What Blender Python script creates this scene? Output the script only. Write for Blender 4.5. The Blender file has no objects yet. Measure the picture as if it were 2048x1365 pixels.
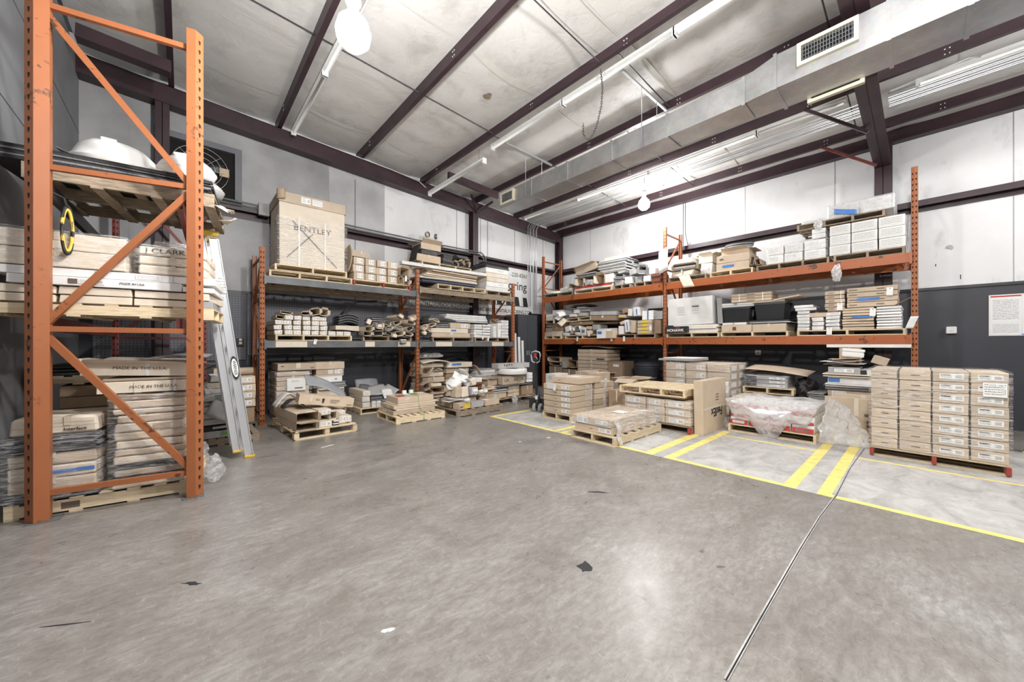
import bpy, bmesh, math, random
from mathutils import Vector, Matrix, Euler, noise
RN = random.Random(11)
SC = bpy.context.scene
COL = SC.collection
PI = math.pi
# ------------------------------------------------------------------ survey of the place
# room axes: X runs along the back wall towards the right wall, Y along the right wall away from the camera
FOC, CX, HY, EYE = 734.0, 1024.0, 688.0, 1.6
AZ = math.radians(48.1)
FW = (math.cos(AZ), math.sin(AZ)); RT = (math.sin(AZ), -math.cos(AZ))
def bearing(px):
    t = (px - CX) / FOC
    return FW[0] + t*RT[0], FW[1] + t*RT[1]
def floor_pt(px, py, z=0.0):
    d = (EYE - z) * FOC / (py - HY); b = bearing(px)
    return d*b[0], d*b[1]
def ceil_pt(px, py, z):
    d = (z - EYE) * FOC / (HY - py); b = bearing(px)
    return d*b[0], d*b[1]

class Frame:
    """a shelf front: s runs to the right along it, dep goes away from the aisle, z up"""
    def __init__(s, ox, oy, rz): s.ox, s.oy, s.rz = ox, oy, rz
    def w(s, a, dep, z=0.0):
        c, n = math.cos(s.rz), math.sin(s.rz)
        return Vector((s.ox + a*c - dep*n, s.oy + a*n + dep*c, z))
    def hit(s, px, dep=0.0):
        c, n = math.cos(s.rz), math.sin(s.rz); b = bearing(px)
        o = s.w(0, dep)
        # o + a*(c,n) = d*b
        det = b[0]*(-n) + b[1]*c
        d = (-(n)*o.x + c*o.y) / det
        a = (d*b[0]-o.x)*c + (d*b[1]-o.y)*n
        return a, d
    def s(s, px, dep=0.0): return s.hit(px, dep)[0]
    def z(s, px, py, dep=0.0): return EYE + (HY-py)/FOC*s.hit(px, dep)[1]

XW, YW, XC = 11.42, 9.9, -1.36       # right wall, back wall, left wall
FA = Frame(0, 8.6, 0)                # back-wall rack
FB = Frame(9.9, 0, -PI/2)            # right-wall rack
FC = Frame(0, 0, 0)                  # plain room axes, seen from the aisle end
FX = lambda x: Frame(x, 0, -PI/2)    # anything facing the aisle like the right-wall rack
FY = lambda y: Frame(0, y, 0)

# ------------------------------------------------------------------ materials
MATS = {}
def nodes(name):
    m = bpy.data.materials.new(name); m.use_nodes = True
    nt = m.node_tree; b = nt.nodes['Principled BSDF']
    MATS[name] = m
    return m, nt, b
def N(nt, typ, **kw):
    n = nt.nodes.new(typ)
    for k, v in kw.items():
        if k in n.inputs: n.inputs[k].default_value = v
        else: setattr(n, k, v)
    return n
def mixc(nt, fac, a, b, mode='MIX'):
    n = nt.nodes.new('ShaderNodeMix'); n.data_type = 'RGBA'; n.blend_type = mode
    for sock, v in ((n.inputs[0], fac), (n.inputs[6], a), (n.inputs[7], b)):
        if hasattr(v, 'is_linked') or hasattr(v, 'links'): nt.links.new(v, sock)
        elif isinstance(v, (int, float)): sock.default_value = v
        else: sock.default_value = (*v, 1) if len(v) == 3 else v
    return n.outputs[2]
def ramp(nt, src, p0, p1, c0=(0,0,0), c1=(1,1,1)):
    r = nt.nodes.new('ShaderNodeValToRGB')
    r.color_ramp.elements[0].position = p0; r.color_ramp.elements[1].position = p1
    r.color_ramp.elements[0].color = (*c0, 1); r.color_ramp.elements[1].color = (*c1, 1)
    nt.links.new(src, r.inputs[0]); return r.outputs[0]
def coords(nt, scale=(1,1,1), kind='Object', rot=(0,0,0)):
    tc = nt.nodes.new('ShaderNodeTexCoord'); mp = nt.nodes.new('ShaderNodeMapping')
    mp.inputs['Scale'].default_value = scale; mp.inputs['Rotation'].default_value = rot
    nt.links.new(tc.outputs[kind], mp.inputs[0]); return mp.outputs[0]
def nz(nt, vec, scale, detail=4, rough=.55, dist=0.0):
    n = N(nt, 'ShaderNodeTexNoise', Scale=scale, Detail=detail, Roughness=rough, Distortion=dist)
    nt.links.new(vec, n.inputs['Vector']); return n.outputs['Fac']
def bump(nt, b, src, strength=.2, dist=.01):
    n = N(nt, 'ShaderNodeBump', Strength=strength, Distance=dist)
    nt.links.new(src, n.inputs['Height']); nt.links.new(n.outputs[0], b.inputs['Normal'])
def surf(name, base, rough=.6, var=.15, scale=6.0, stretch=(1,1,1), metal=0.0, bmp=0.0, bs=40.0, rnd=0.0, spec=None):
    m, nt, b = nodes(name)
    v = coords(nt, stretch)
    f = nz(nt, v, scale)
    lo = tuple(c*(1-var) for c in base); hi = tuple(min(1, c*(1+var)) for c in base)
    c = mixc(nt, ramp(nt, f, .3, .7), lo, hi)
    if rnd:
        oi = nt.nodes.new('ShaderNodeObjectInfo')
        k = ramp(nt, oi.outputs['Random'], 0, 1, (1-rnd,)*3, (1+rnd*.35, 1+rnd*.3, 1+rnd*.25))
        c = mixc(nt, 1.0, c, k, 'MULTIPLY')
    nt.links.new(c, b.inputs['Base Color'])
    b.inputs['Roughness'].default_value = rough; b.inputs['Metallic'].default_value = metal
    if spec is not None: b.inputs['Specular IOR Level'].default_value = spec
    if bmp: bump(nt, b, nz(nt, v, bs), bmp)
    return m

surf('kraft', (.58, .47, .355), .8, .08, 5, rnd=.18, bmp=.05, bs=25)
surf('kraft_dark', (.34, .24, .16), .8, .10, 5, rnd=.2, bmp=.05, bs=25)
surf('kraft_pale', (.74, .65, .53), .75, .07, 5, rnd=.12, bmp=.05, bs=25)
surf('kraft_inside', (.42, .31, .21), .9, .1, 8)
surf('white_card', (.80, .795, .785), .6, .07, 5, rnd=.14)
surf('grey_card', (.42, .42, .42), .7, .12, 5, rnd=.25)
surf('red_card', (.55, .045, .04), .5, .1, 5)
surf('black_card', (.018, .018, .02), .5, .2, 8)
surf('paper', (.82, .82, .80), .6, .03, 8)
surf('pine', (.72, .59, .40), .75, .18, 7, (1.2, 1.2, 9), bmp=.15, bs=20, rnd=.22)
surf('old_wood', (.34, .27, .195), .85, .35, 6, (1.5, 1.5, 8), bmp=.25, bs=20, rnd=.25)
surf('dark_wood', (.17, .125, .085), .85, .35, 6, (1.5, 1.5, 8), bmp=.25, bs=20, rnd=.25)
surf('red_paint', (.33, .05, .035), .7, .2, 20)
surf('tile_dark', (.035, .036, .04), .95, .35, 60, rnd=.5, bmp=.3, bs=200)
surf('tile_grey', (.20, .20, .205), .95, .3, 50, rnd=.45, bmp=.3, bs=200)
surf('tile_light', (.42, .42, .42), .95, .2, 50, rnd=.3, bmp=.3, bs=200)
surf('tile_navy', (.03, .045, .10), .95, .3, 60, rnd=.4)
surf('tile_rust', (.20, .075, .045), .9, .2, 40, rnd=.2)
surf('vinyl_grey', (.30, .31, .325), .45, .15, 3)
surf('blue_tape', (.06, .19, .52), .5, .1, 20)
surf('yellow_tape', (.75, .55, .05), .5, .1, 20)
surf('tan_tape', (.52, .40, .25), .25, .08, 20)
surf('clear_tape', (.70, .62, .50), .2, .05, 20)
surf('strap_white', (.8, .8, .78), .3, .03, 20)
surf('strap_black', (.012, .012, .012), .4, .03, 20)
surf('strap_green', (.15, .42, .08), .4, .03, 20)
surf('ink', (.02, .02, .022), .7, .05, 20)
surf('ink_soft', (.13, .10, .08), .8, .05, 20)
surf('ink_red', (.5, .02, .03), .6, .05, 20)
surf('ink_white', (.85, .85, .85), .6, .03, 20)
surf('maroon_steel', (.040, .020, .026), .45, .25, 3, bmp=.03)
surf('rust_steel', (.16, .035, .03), .6, .3, 5)
surf('grey_steel', (.13, .135, .14), .5, .25, 4, rnd=.1)
surf('dark_steel', (.03, .03, .033), .45, .3, 6)
surf('hole_dark', (.008, .007, .006), .9, .1, 9)
surf('aluminium', (.66, .67, .69), .32, .08, 3, (1, 1, .2), metal=.55)
surf('conduit', (.52, .53, .55), .35, .1, 4, metal=.6)
surf('white_metal', (.78, .78, .77), .35, .05, 4)
surf('cream_metal', (.62, .57, .44), .5, .08, 5)
surf('plastic_white', (.83, .83, .82), .3, .03, 3)
surf('plastic_black', (.014, .015, .018), .35, .15, 5)
surf('rubber', (.02, .02, .02), .7, .15, 9)
surf('yellow_plastic', (.72, .47, .06), .5, .08, 9)
surf('red_gloss', (.45, .012, .02), .25, .05, 4)
surf('grey_paint', (.15, .155, .175), .55, .06, 3)
surf('cabinet_paint', (.050, .054, .066), .5, .1, 3)
surf('bulb_off', (.8, .8, .78), .3, .03, 9)
surf('yellow_line', (.84, .70, .22), .6, .14, 9, bmp=.05)
surf('chain_steel', (.10, .09, .08), .5, .2, 30, metal=.5)
surf('brass_lens', (.30, .27, .22), .25, .2, 9, metal=.7)

def worn_orange(name, base, wear, amount):
    m, nt, b = nodes(name)
    v = coords(nt, (1, 1, 1))
    f = nz(nt, v, 14, 6, .7)
    f2 = nz(nt, v, 2.2, 3)
    c = mixc(nt, ramp(nt, f2, .35, .7), tuple(x*.88 for x in base), base)
    mx = nt.nodes.new('ShaderNodeMath'); mx.operation = 'MULTIPLY'
    nt.links.new(f, mx.inputs[0]); nt.links.new(f2, mx.inputs[1])
    c = mixc(nt, ramp(nt, mx.outputs[0], amount, amount+.05), c, wear)
    nt.links.new(c, b.inputs['Base Color']); b.inputs['Roughness'].default_value = .48
    bump(nt, b, f, .05)
worn_orange('orange_steel', (.36, .118, .042), (.075, .036, .02), .325)
worn_orange('orange_beam', (.40, .105, .026), (.05, .025, .015), .325)

# galvanised duct: spangle
m, nt, b = nodes('galvanised')
v = coords(nt)
vo = N(nt, 'ShaderNodeTexVoronoi', Scale=28.0); nt.links.new(v, vo.inputs['Vector'])
f = nz(nt, v, 3, 5)
c = mixc(nt, ramp(nt, f, .3, .7), (.42, .425, .43), (.60, .605, .61))
c = mixc(nt, .12, c, vo.outputs['Color'], 'SOFT_LIGHT')
nt.links.new(c, b.inputs['Base Color']); b.inputs['Metallic'].default_value = .9; b.inputs['Roughness'].default_value = .38

# concrete floor
m, nt, b = nodes('concrete')
v = coords(nt)
big = nz(nt, v, .45, 5, .6, .6)
mid = nz(nt, coords(nt, (1, 1.6, 1), rot=(0, 0, .6)), 1.6, 8, .68, .8)
fine = nz(nt, v, 26, 6, .7)
scr = nz(nt, coords(nt, (1.2, 9, 1), rot=(0, 0, -.35)), 3.0, 7, .75)
c = mixc(nt, ramp(nt, big, .30, .70), (.305, .288, .265), (.385, .385, .372))
c = mixc(nt, ramp(nt, mid, .36, .60), mixc(nt, .50, c, (.16, .14, .125)), c)
blot = nz(nt, coords(nt, (1, 1.5, 1), rot=(0, 0, .4)), .9, 9, .72, 1.6)
c = mixc(nt, ramp(nt, blot, .44, .70), c, mixc(nt, .62, c, (.155, .138, .122)))
pale = nz(nt, coords(nt, (1, 2.2, 1), rot=(0, 0, -.5)), 2.4, 8, .75, .6)
c = mixc(nt, ramp(nt, pale, .56, .74), c, mixc(nt, .35, c, (.52, .51, .50)))
c = mixc(nt, ramp(nt, scr, .64, .70), c, mixc(nt, .5, c, (.56, .55, .53)))
c = mixc(nt, ramp(nt, fine, .30, .72), mixc(nt, .25, c, (.14, .13, .12)), c)
grit = nz(nt, coords(nt, (1, 2.6, 1), rot=(0, 0, .9)), 9, 8, .8, .4)
c = mixc(nt, ramp(nt, grit, .40, .62), mixc(nt, .62, c, (.14, .122, .108)), c)
grit2 = nz(nt, coords(nt, (2.6, 1, 1), rot=(0, 0, .25)), 14, 8, .8, .4)
c = mixc(nt, ramp(nt, grit2, .56, .70), c, mixc(nt, .45, c, (.50, .49, .475)))
spots = nz(nt, v, 5.5, 3, .5, .3)
c = mixc(nt, ramp(nt, spots, .73, .80), c, (.09, .085, .078))
nt.links.new(c, b.inputs['Base Color'])
rr = ramp(nt, mid, .3, .75, (.24,)*3, (.44,)*3)
nt.links.new(rr, b.inputs['Roughness']); b.inputs['Specular IOR Level'].default_value = .5
bump(nt, b, fine, .10, .004)
# the worn pale slab inside the yellow bays
m, nt, b = nodes('pale_concrete')
v = coords(nt)
mid = nz(nt, coords(nt, (1, 1.6, 1)), 2.2, 8, .7, .9)
fine = nz(nt, v, 30, 6, .7)
c = mixc(nt, ramp(nt, mid, .33, .62), (.33, .325, .315), (.58, .57, .555))
c = mixc(nt, ramp(nt, fine, .3, .7), mixc(nt, .2, c, (.2, .19, .18)), c)
nt.links.new(c, b.inputs['Base Color']); b.inputs['Roughness'].default_value = .6
bump(nt, b, fine, .06, .004)

# vinyl faced insulation on roof and walls
def vinyl(name, lo, hi, stain, wrinkle, seam_axis=None, stain_lo=.52):
    m, nt, b = nodes(name)
    v = coords(nt)
    f = nz(nt, v, .8, 5, .6, .5)
    c = mixc(nt, ramp(nt, f, .3, .7), lo, hi)
    g = nz(nt, coords(nt, (1, 1, .5)), 1.7, 7, .65, .3)
    c = mixc(nt, ramp(nt, g, stain_lo, .78), c, mixc(nt, .55, c, stain))
    nt.links.new(c, b.inputs['Base Color']); b.inputs['Roughness'].default_value = .5
    w = nz(nt, coords(nt, (1, 1, .35)), 4.5, 4, .5, 1.2)
    bump(nt, b, w, wrinkle, .03)
vinyl('roof_vinyl', (.66, .645, .62), (.76, .745, .725), (.30, .29, .28), .28)
vinyl('wall_vinyl', (.70, .70, .71), (.80, .80, .81), (.24, .24, .25), .22, stain_lo=.56)
surf('wall_pale_grey', (.47, .47, .48), .5, .20, 1.0, bmp=.06)
surf('seam_strip', (.70, .685, .64), .5, .06, 4)
surf('wall_dark', (.036, .039, .049), .5, .12, 2.2, bmp=.04)
surf('wall_grey', (.21, .215, .225), .55, .14, 1.3, bmp=.05)

# pegboard
m, nt, b = nodes('pegboard')
v = coords(nt, (1, 1, 1))
sep = nt.nodes.new('ShaderNodeSeparateXYZ'); nt.links.new(v, sep.inputs[0])
acc = None
for ax in ('X', 'Z'):
    a = N(nt, 'ShaderNodeMath', operation='MULTIPLY'); a.inputs[1].default_value = 1/.051
    nt.links.new(sep.outputs[ax], a.inputs[0])
    fr = N(nt, 'ShaderNodeMath', operation='FRACT'); nt.links.new(a.outputs[0], fr.inputs[0])
    sb = N(nt, 'ShaderNodeMath', operation='SUBTRACT'); sb.inputs[1].default_value = .5; nt.links.new(fr.outputs[0], sb.inputs[0])
    sq = N(nt, 'ShaderNodeMath', operation='POWER'); sq.inputs[1].default_value = 2; nt.links.new(sb.outputs[0], sq.inputs[0])
    if acc is None: acc = sq.outputs[0]
    else:
        ad = N(nt, 'ShaderNodeMath', operation='ADD'); nt.links.new(acc, ad.inputs[0]); nt.links.new(sq.outputs[0], ad.inputs[1]); acc = ad.outputs[0]
lt = N(nt, 'ShaderNodeMath', operation='LESS_THAN'); lt.inputs[1].default_value = .03; nt.links.new(acc, lt.inputs[0])
c = mixc(nt, lt.outputs[0], (.135, .14, .16), (.01, .01, .012))
nt.links.new(c, b.inputs['Base Color']); b.inputs['Roughness'].default_value = .6

# printed labels: text rows and a bar code
def label_mat(name, base, dark, rows, bars):
    m, nt, b = nodes(name)
    v = coords(nt, (1, 1, 1), 'Generated')
    sep = nt.nodes.new('ShaderNodeSeparateXYZ'); nt.links.new(v, sep.inputs[0])
    def band(sock, lo, hi):
        a = N(nt, 'ShaderNodeMath', operation='GREATER_THAN'); a.inputs[1].default_value = lo; nt.links.new(sock, a.inputs[0])
        c_ = N(nt, 'ShaderNodeMath', operation='LESS_THAN'); c_.inputs[1].default_value = hi; nt.links.new(sock, c_.inputs[0])
        d = N(nt, 'ShaderNodeMath', operation='MULTIPLY'); nt.links.new(a.outputs[0], d.inputs[0]); nt.links.new(c_.outputs[0], d.inputs[1]); return d.outputs[0]
    def mul(p, q):
        d = N(nt, 'ShaderNodeMath', operation='MULTIPLY'); nt.links.new(p, d.inputs[0]); nt.links.new(q, d.inputs[1]); return d.outputs[0]
    def add(p, q):
        d = N(nt, 'ShaderNodeMath', operation='MAXIMUM'); nt.links.new(p, d.inputs[0]); nt.links.new(q, d.inputs[1]); return d.outputs[0]
    def stripes(sock, n, thr):
        a = N(nt, 'ShaderNodeMath', operation='MULTIPLY'); a.inputs[1].default_value = n; nt.links.new(sock, a.inputs[0])
        f = N(nt, 'ShaderNodeMath', operation='FRACT'); nt.links.new(a.outputs[0], f.inputs[0])
        l = N(nt, 'ShaderNodeMath', operation='LESS_THAN'); l.inputs[1].default_value = thr; nt.links.new(f.outputs[0], l.inputs[0]); return l.outputs[0]
    X, Z = sep.outputs['X'], sep.outputs['Z']
    words = ramp(nt, nz(nt, coords(nt, (1, 1, 1), 'Generated'), 22, 1), .45, .46)
    t = mul(mul(stripes(Z, rows, .42), band(X, .06, .52 if bars else .94)), mul(words, band(Z, .1, .92)))
    if bars:
        t = add(t, mul(mul(stripes(X, 26, .5), band(X, .66, .93)), band(Z, .2, .8)))
    c = mixc(nt, t, base, dark)
    nt.links.new(c, b.inputs['Base Color']); b.inputs['Roughness'].default_value = .5
label_mat('ship_label', (.84, .84, .83), (.10, .10, .10), 5, True)
label_mat('text_label', (.82, .82, .81), (.18, .18, .18), 6, False)
label_mat('notice', (.82, .82, .82), (.30, .30, .32), 26, False)
label_mat('white_print', (.70, .695, .68), (.32, .31, .30), 5, False)
label_mat('kraft_print', (.50, .38, .26), (.16, .11, .07), 4, False)

# stretch film
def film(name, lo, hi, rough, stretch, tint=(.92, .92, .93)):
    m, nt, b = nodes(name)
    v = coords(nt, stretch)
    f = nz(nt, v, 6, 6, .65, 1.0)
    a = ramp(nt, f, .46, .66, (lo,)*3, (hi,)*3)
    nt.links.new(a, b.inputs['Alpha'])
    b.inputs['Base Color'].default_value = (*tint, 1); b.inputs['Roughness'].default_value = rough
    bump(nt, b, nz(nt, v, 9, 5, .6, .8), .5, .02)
film('stretch_film', .03, .46, .14, (1.0, 1.0, 9))  # white opacity streaks paint in the highlights along the film's wrinkles
def soft_film(name, lo, hi, stretch):
    m, nt, b = nodes(name)
    v = coords(nt, stretch)
    f = nz(nt, v, 5, 6, .65, 1.2)
    a = ramp(nt, f, .36, .70, (lo,)*3, (hi,)*3)
    out = nt.nodes['Material Output']
    df = N(nt, 'ShaderNodeBsdfDiffuse'); df.inputs[0].default_value = (.93, .93, .94, 1)
    tr = N(nt, 'ShaderNodeBsdfTranslucent'); tr.inputs[0].default_value = (.93, .93, .94, 1)
    gl = N(nt, 'ShaderNodeBsdfGlossy'); gl.inputs['Roughness'].default_value = .22
    tp = N(nt, 'ShaderNodeBsdfTransparent')
    m1 = N(nt, 'ShaderNodeMixShader'); m1.inputs[0].default_value = .45
    m2 = N(nt, 'ShaderNodeMixShader'); m2.inputs[0].default_value = .16
    m3 = N(nt, 'ShaderNodeMixShader')
    nt.links.new(df.outputs[0], m1.inputs[1]); nt.links.new(tr.outputs[0], m1.inputs[2])
    nt.links.new(m1.outputs[0], m2.inputs[1]); nt.links.new(gl.outputs[0], m2.inputs[2])
    nt.links.new(a, m3.inputs[0]); nt.links.new(tp.outputs[0], m3.inputs[1]); nt.links.new(m2.outputs[0], m3.inputs[2])
    nt.links.new(m3.outputs[0], out.inputs['Surface'])
    bn = N(nt, 'ShaderNodeBump', Strength=.16, Distance=.015); nt.links.new(nz(nt, v, 5, 3, .5, .6), bn.inputs['Height'])
    for q in (df, gl): nt.links.new(bn.outputs[0], q.inputs['Normal'])
soft_film('loose_film', .34, .90, (1.3, 1.3, 1.3))
soft_film('drape_film', .20, .72, (1.3, 1.3, 1.3))
film('black_bag', .98, 1.0, .22, (3, 3, 3), (.012, .012, .013))
film('clear_bag', .14, .5, .15, (3, 3, 5))

# lamps
def glow(name, col, power):
    m, nt, b = nodes(name)
    b.inputs['Base Color'].default_value = (*col, 1)
    b.inputs['Emission Color'].default_value = (*col, 1); b.inputs['Emission Strength'].default_value = power
for nm, pw in (('glow_near_rack', 360.0), ('glow_right_wall', 260.0), ('glow_open_floor', 700.0), ('glow_aisle', 400.0)):
    glow(nm, (1.0, .985, .965), pw)

# ------------------------------------------------------------------ mesh building
class MB:
    def __init__(s): s.v = []; s.f = []; s.m = []; s.sm = []
    def add(s, vs, fs, mi=0, M=None, smooth=False):
        o = len(s.v)
        for p in vs:
            p = Vector(p)
            s.v.append(M @ p if M is not None else p)
        for f in fs:
            s.f.append([o+i for i in f]); s.m.append(mi); s.sm.append(smooth)
        return s
    def box(s, x0, x1, y0, y1, z0, z1, mi=0, M=None, jit=0.0):
        vs = [(x, y, z) for z in (z0, z1) for y in (y0, y1) for x in (x0, x1)]
        if jit: vs = [tuple(c + RN.uniform(-jit, jit) for c in p) for p in vs]
        return s.add(vs, [(0,2,3,1), (4,5,7,6), (0,1,5,4), (2,6,7,3), (0,4,6,2), (1,3,7,5)], mi, M)
    def cbox(s, w, d, h, ch=.004, jit=0.0, mi=0, M=None, rnd=RN, z0=0.0):
        """chamfered box on z0, centred in x and y"""
        ch = min(ch, w*.2, d*.2, h*.2)
        vs = []; idx = {}
        for sx in (-1, 1):
            for sy in (-1, 1):
                for sz in (-1, 1):
                    j = [-sg*abs(rnd.uniform(-jit, jit))*1.6 for sg in (sx, sy, sz)]
                    if sz < 0: j[2] = 0
                    for ax in range(3):
                        p = [sx*w/2, sy*d/2, sz*h/2 + h/2 + z0]
                        for a in range(3):
                            if a != ax: p[a] -= (sx, sy, sz)[a]*ch
                            p[a] += j[a]
                        idx[(sx, sy, sz, ax)] = len(vs); vs.append(p)
        F = []
        for ax in range(3):
            o = [a for a in range(3) if a != ax]
            for sg in (-1, 1):
                q = []
                for p in ((-1,-1), (1,-1), (1,1), (-1,1)):
                    k = [0,0,0]; k[ax] = sg; k[o[0]] = p[0]; k[o[1]] = p[1]
                    q.append(idx[(*k, ax)])
                if (sg > 0) == (ax == 1): q.reverse()
                F.append(q)
        for ax in range(3):
            o = [a for a in range(3) if a != ax]
            for p in ((-1,-1), (1,-1), (1,1), (-1,1)):
                a, b_ = [0,0,0], [0,0,0]
                a[ax], b_[ax] = -1, 1
                for t, vv in zip(o, p): a[t] = b_[t] = vv
                F.append([idx[(*a, o[0])], idx[(*b_, o[0])], idx[(*b_, o[1])], idx[(*a, o[1])]])
        for sx in (-1, 1):
            for sy in (-1, 1):
                for sz in (-1, 1):
                    F.append([idx[(sx, sy, sz, a)] for a in range(3)])
        return s.add(vs, F, mi, M)
    def prism(s, poly, z0, z1, mi=0, M=None):
        n = len(poly)
        vs = [(x, y, z0) for x, y in poly] + [(x, y, z1) for x, y in poly]
        fs = [list(range(n))[::-1], list(range(n, 2*n))] + [(i, (i+1) % n, n+(i+1) % n, n+i) for i in range(n)]
        return s.add(vs, fs, mi, M)
    def bar(s, a, b, w, h, mi=0, up=(0,0,1)):
        """rectangular bar from a to b"""
        a, b = Vector(a), Vector(b); t = (b-a).normalized(); u = Vector(up)
        x = t.cross(u)
        if x.length < 1e-4: x = t.cross(Vector((1,0,0)))
        x.normalize(); y = x.cross(t)
        vs = []
        for p in (a, b):
            for sx, sy in ((-1,-1), (1,-1), (1,1), (-1,1)):
                vs.append(p + x*(sx*w/2) + y*(sy*h/2))
        return s.add(vs, [(0,1,2,3), (7,6,5,4), (0,4,5,1), (1,5,6,2), (2,6,7,3), (3,7,4,0)], mi)
    def tube(s, pts, r, n=8, mi=0, closed=False):
        pts = [Vector(p) for p in pts]; rings = []
        k = len(pts); up = Vector((0,0,1))
        for i, p in enumerate(pts):
            if closed: t = pts[(i+1) % k] - pts[i-1]
            else: t = pts[min(i+1, k-1)] - pts[max(i-1, 0)]
            t.normalize()
            x = t.cross(up)
            if x.length < .05: x = t.cross(Vector((1,0,0)))
            x.normalize(); y = x.cross(t)
            rr = r[i] if isinstance(r, (list, tuple)) else r
            rings.append([p + x*(rr*math.cos(2*PI*j/n)) + y*(rr*math.sin(2*PI*j/n)) for j in range(n)])
        vs = [q for ring in rings for q in ring]; fs = []
        for i in range(k if closed else k-1):
            i2 = (i+1) % k
            for j in range(n): fs.append((i*n+j, i*n+(j+1) % n, i2*n+(j+1) % n, i2*n+j))
        if not closed:
            fs.append(list(range(n))); fs.append([(k-1)*n+j for j in range(n)][::-1])
        return s.add(vs, fs, mi, smooth=True)
    def lathe(s, prof, n=20, mi=0, M=None, smooth=True):
        vs = [(r*math.cos(2*PI*j/n), r*math.sin(2*PI*j/n), z) for r, z in prof for j in range(n)]
        fs = [(i*n+j, i*n+(j+1) % n, (i+1)*n+(j+1) % n, (i+1)*n+j) for i in range(len(prof)-1) for j in range(n)]
        return s.add(vs, fs, mi, M, smooth)
    def sheet(s, w, d, th, fn, nx=8, ny=8, mi=0, M=None, smooth=True):
        """thick sheet; fn(u,v) in 0..1 -> height (or full point)"""
        top = []
        for j in range(ny+1):
            for i in range(nx+1):
                u, v = i/nx, j/ny
                r = fn(u, v)
                top.append(Vector(r) if not isinstance(r, (int, float)) else Vector(((u-.5)*w, (v-.5)*d, r)))
        n = len(top); L = nx+1
        nor = [Vector((0,0,0)) for _ in range(n)]
        fs = []
        for j in range(ny):
            for i in range(nx):
                q = (j*L+i, j*L+i+1, (j+1)*L+i+1, (j+1)*L+i); fs.append(q)
                nn = (top[q[1]]-top[q[0]]).cross(top[q[3]]-top[q[0]])
                for k in q: nor[k] += nn
        vs = top + [p - (m_.normalized() if m_.length > 0 else Vector((0,0,1)))*th for p, m_ in zip(top, nor)]
        F = list(fs) + [tuple(n+k for k in q[::-1]) for q in fs]
        for i in range(nx):
            F.append((i, n+i, n+i+1, i+1)); a = ny*L+i; F.append((a+1, n+a+1, n+a, a))
        for j in range(ny):
            a = j*L; F.append((a+L, n+a+L, n+a, a)); a = j*L+nx; F.append((a, n+a, n+a+L, a+L))
        return s.add(vs, F, mi, M, smooth)
    def mesh(s, name, mats):
        me = bpy.data.meshes.new(name)
        me.from_pydata([tuple(v) for v in s.v], [], s.f)
        for k in (mats if isinstance(mats, (list, tuple)) else [mats]):
            me.materials.append(MATS[k] if isinstance(k, str) else k)
        me.polygons.foreach_set('material_index', s.m)
        me.polygons.foreach_set('use_smooth', s.sm)
        me.update()
        return me
    def build(s, name, mats, parent=None, loc=(0,0,0), rot=(0,0,0)):
        return link(name, s.mesh(name, mats), parent, loc, rot)
def link(name, data, parent=None, loc=(0,0,0), rot=(0,0,0)):
    o = bpy.data.objects.new(name, data); COL.objects.link(o)
    o.location = loc; o.rotation_euler = rot
    if parent is not None: o.parent = parent
    return o
USED = {}
def tag(o, label, cat, group=None, kind=None):
    label = ' '.join(label.split())
    k = len(label.replace(',', ' ').split())
    if not 4 <= k <= 16: print('LABELWORDS', k, label)
    if label in USED and not group: print('LABELDUP', label)
    USED[label] = 1
    o['label'] = label; o['category'] = cat
    if group: o['group'] = group
    if kind: o['kind'] = kind
    return o
def empty(name, loc=(0,0,0), rot=(0,0,0), parent=None): return link(name, None, parent, loc, rot)
def struct(name, mb, mats, loc=(0,0,0), rot=(0,0,0), parent=None):
    o = mb.build(name, mats, parent, loc, rot)
    if parent is None: o['kind'] = 'structure'
    return o
_TXT = {}
def text(s, size, parent, loc, rot=(PI/2, 0, 0), mat='ink', name='printed_text', shear=0.0, sx=1.0, bold=0.0):
    """lettering as a real mesh"""
    key = (s, size, mat, shear, bold)
    if key not in _TXT:
        cu = bpy.data.curves.new(name, 'FONT'); cu.body = s; cu.size = size; cu.align_x = 'CENTER'; cu.align_y = 'CENTER'
        cu.extrude = .0006; cu.shear = shear; cu.offset = bold; cu.resolution_u = 4
        t = bpy.data.objects.new('lettering', cu); COL.objects.link(t)
        dg = bpy.context.evaluated_depsgraph_get()
        me = bpy.data.meshes.new_from_object(t.evaluated_get(dg))
        me.materials.clear(); me.materials.append(MATS[mat])
        bpy.data.objects.remove(t); bpy.data.curves.remove(cu)
        _TXT[key] = me
    o = link(name, _TXT[key], parent, loc, rot); o.scale = (sx, 1, 1)
    return o
ORD = ['first', 'second', 'third', 'fourth', 'fifth', 'sixth', 'seventh', 'eighth', 'ninth', 'tenth', 'eleventh', 'twelfth',
       'thirteenth', 'fourteenth', 'fifteenth', 'sixteenth', 'seventeenth', 'eighteenth', 'nineteenth', 'twentieth']
def layer_word(i, n):
    if n == 1: return ''
    if i == 0: return 'bottom layer'
    if i == n-1: return 'top layer'
    return ORD[i] + ' layer up'
def col_word(i, n):
    if n == 1: return ''
    if n == 2: return ('left-hand', 'right-hand')[i]
    if n == 3 and i == 1: return 'middle'
    if i == 0: return 'leftmost'
    if i == n-1: return 'rightmost'
    return ORD[i] + ' from left'
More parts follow.
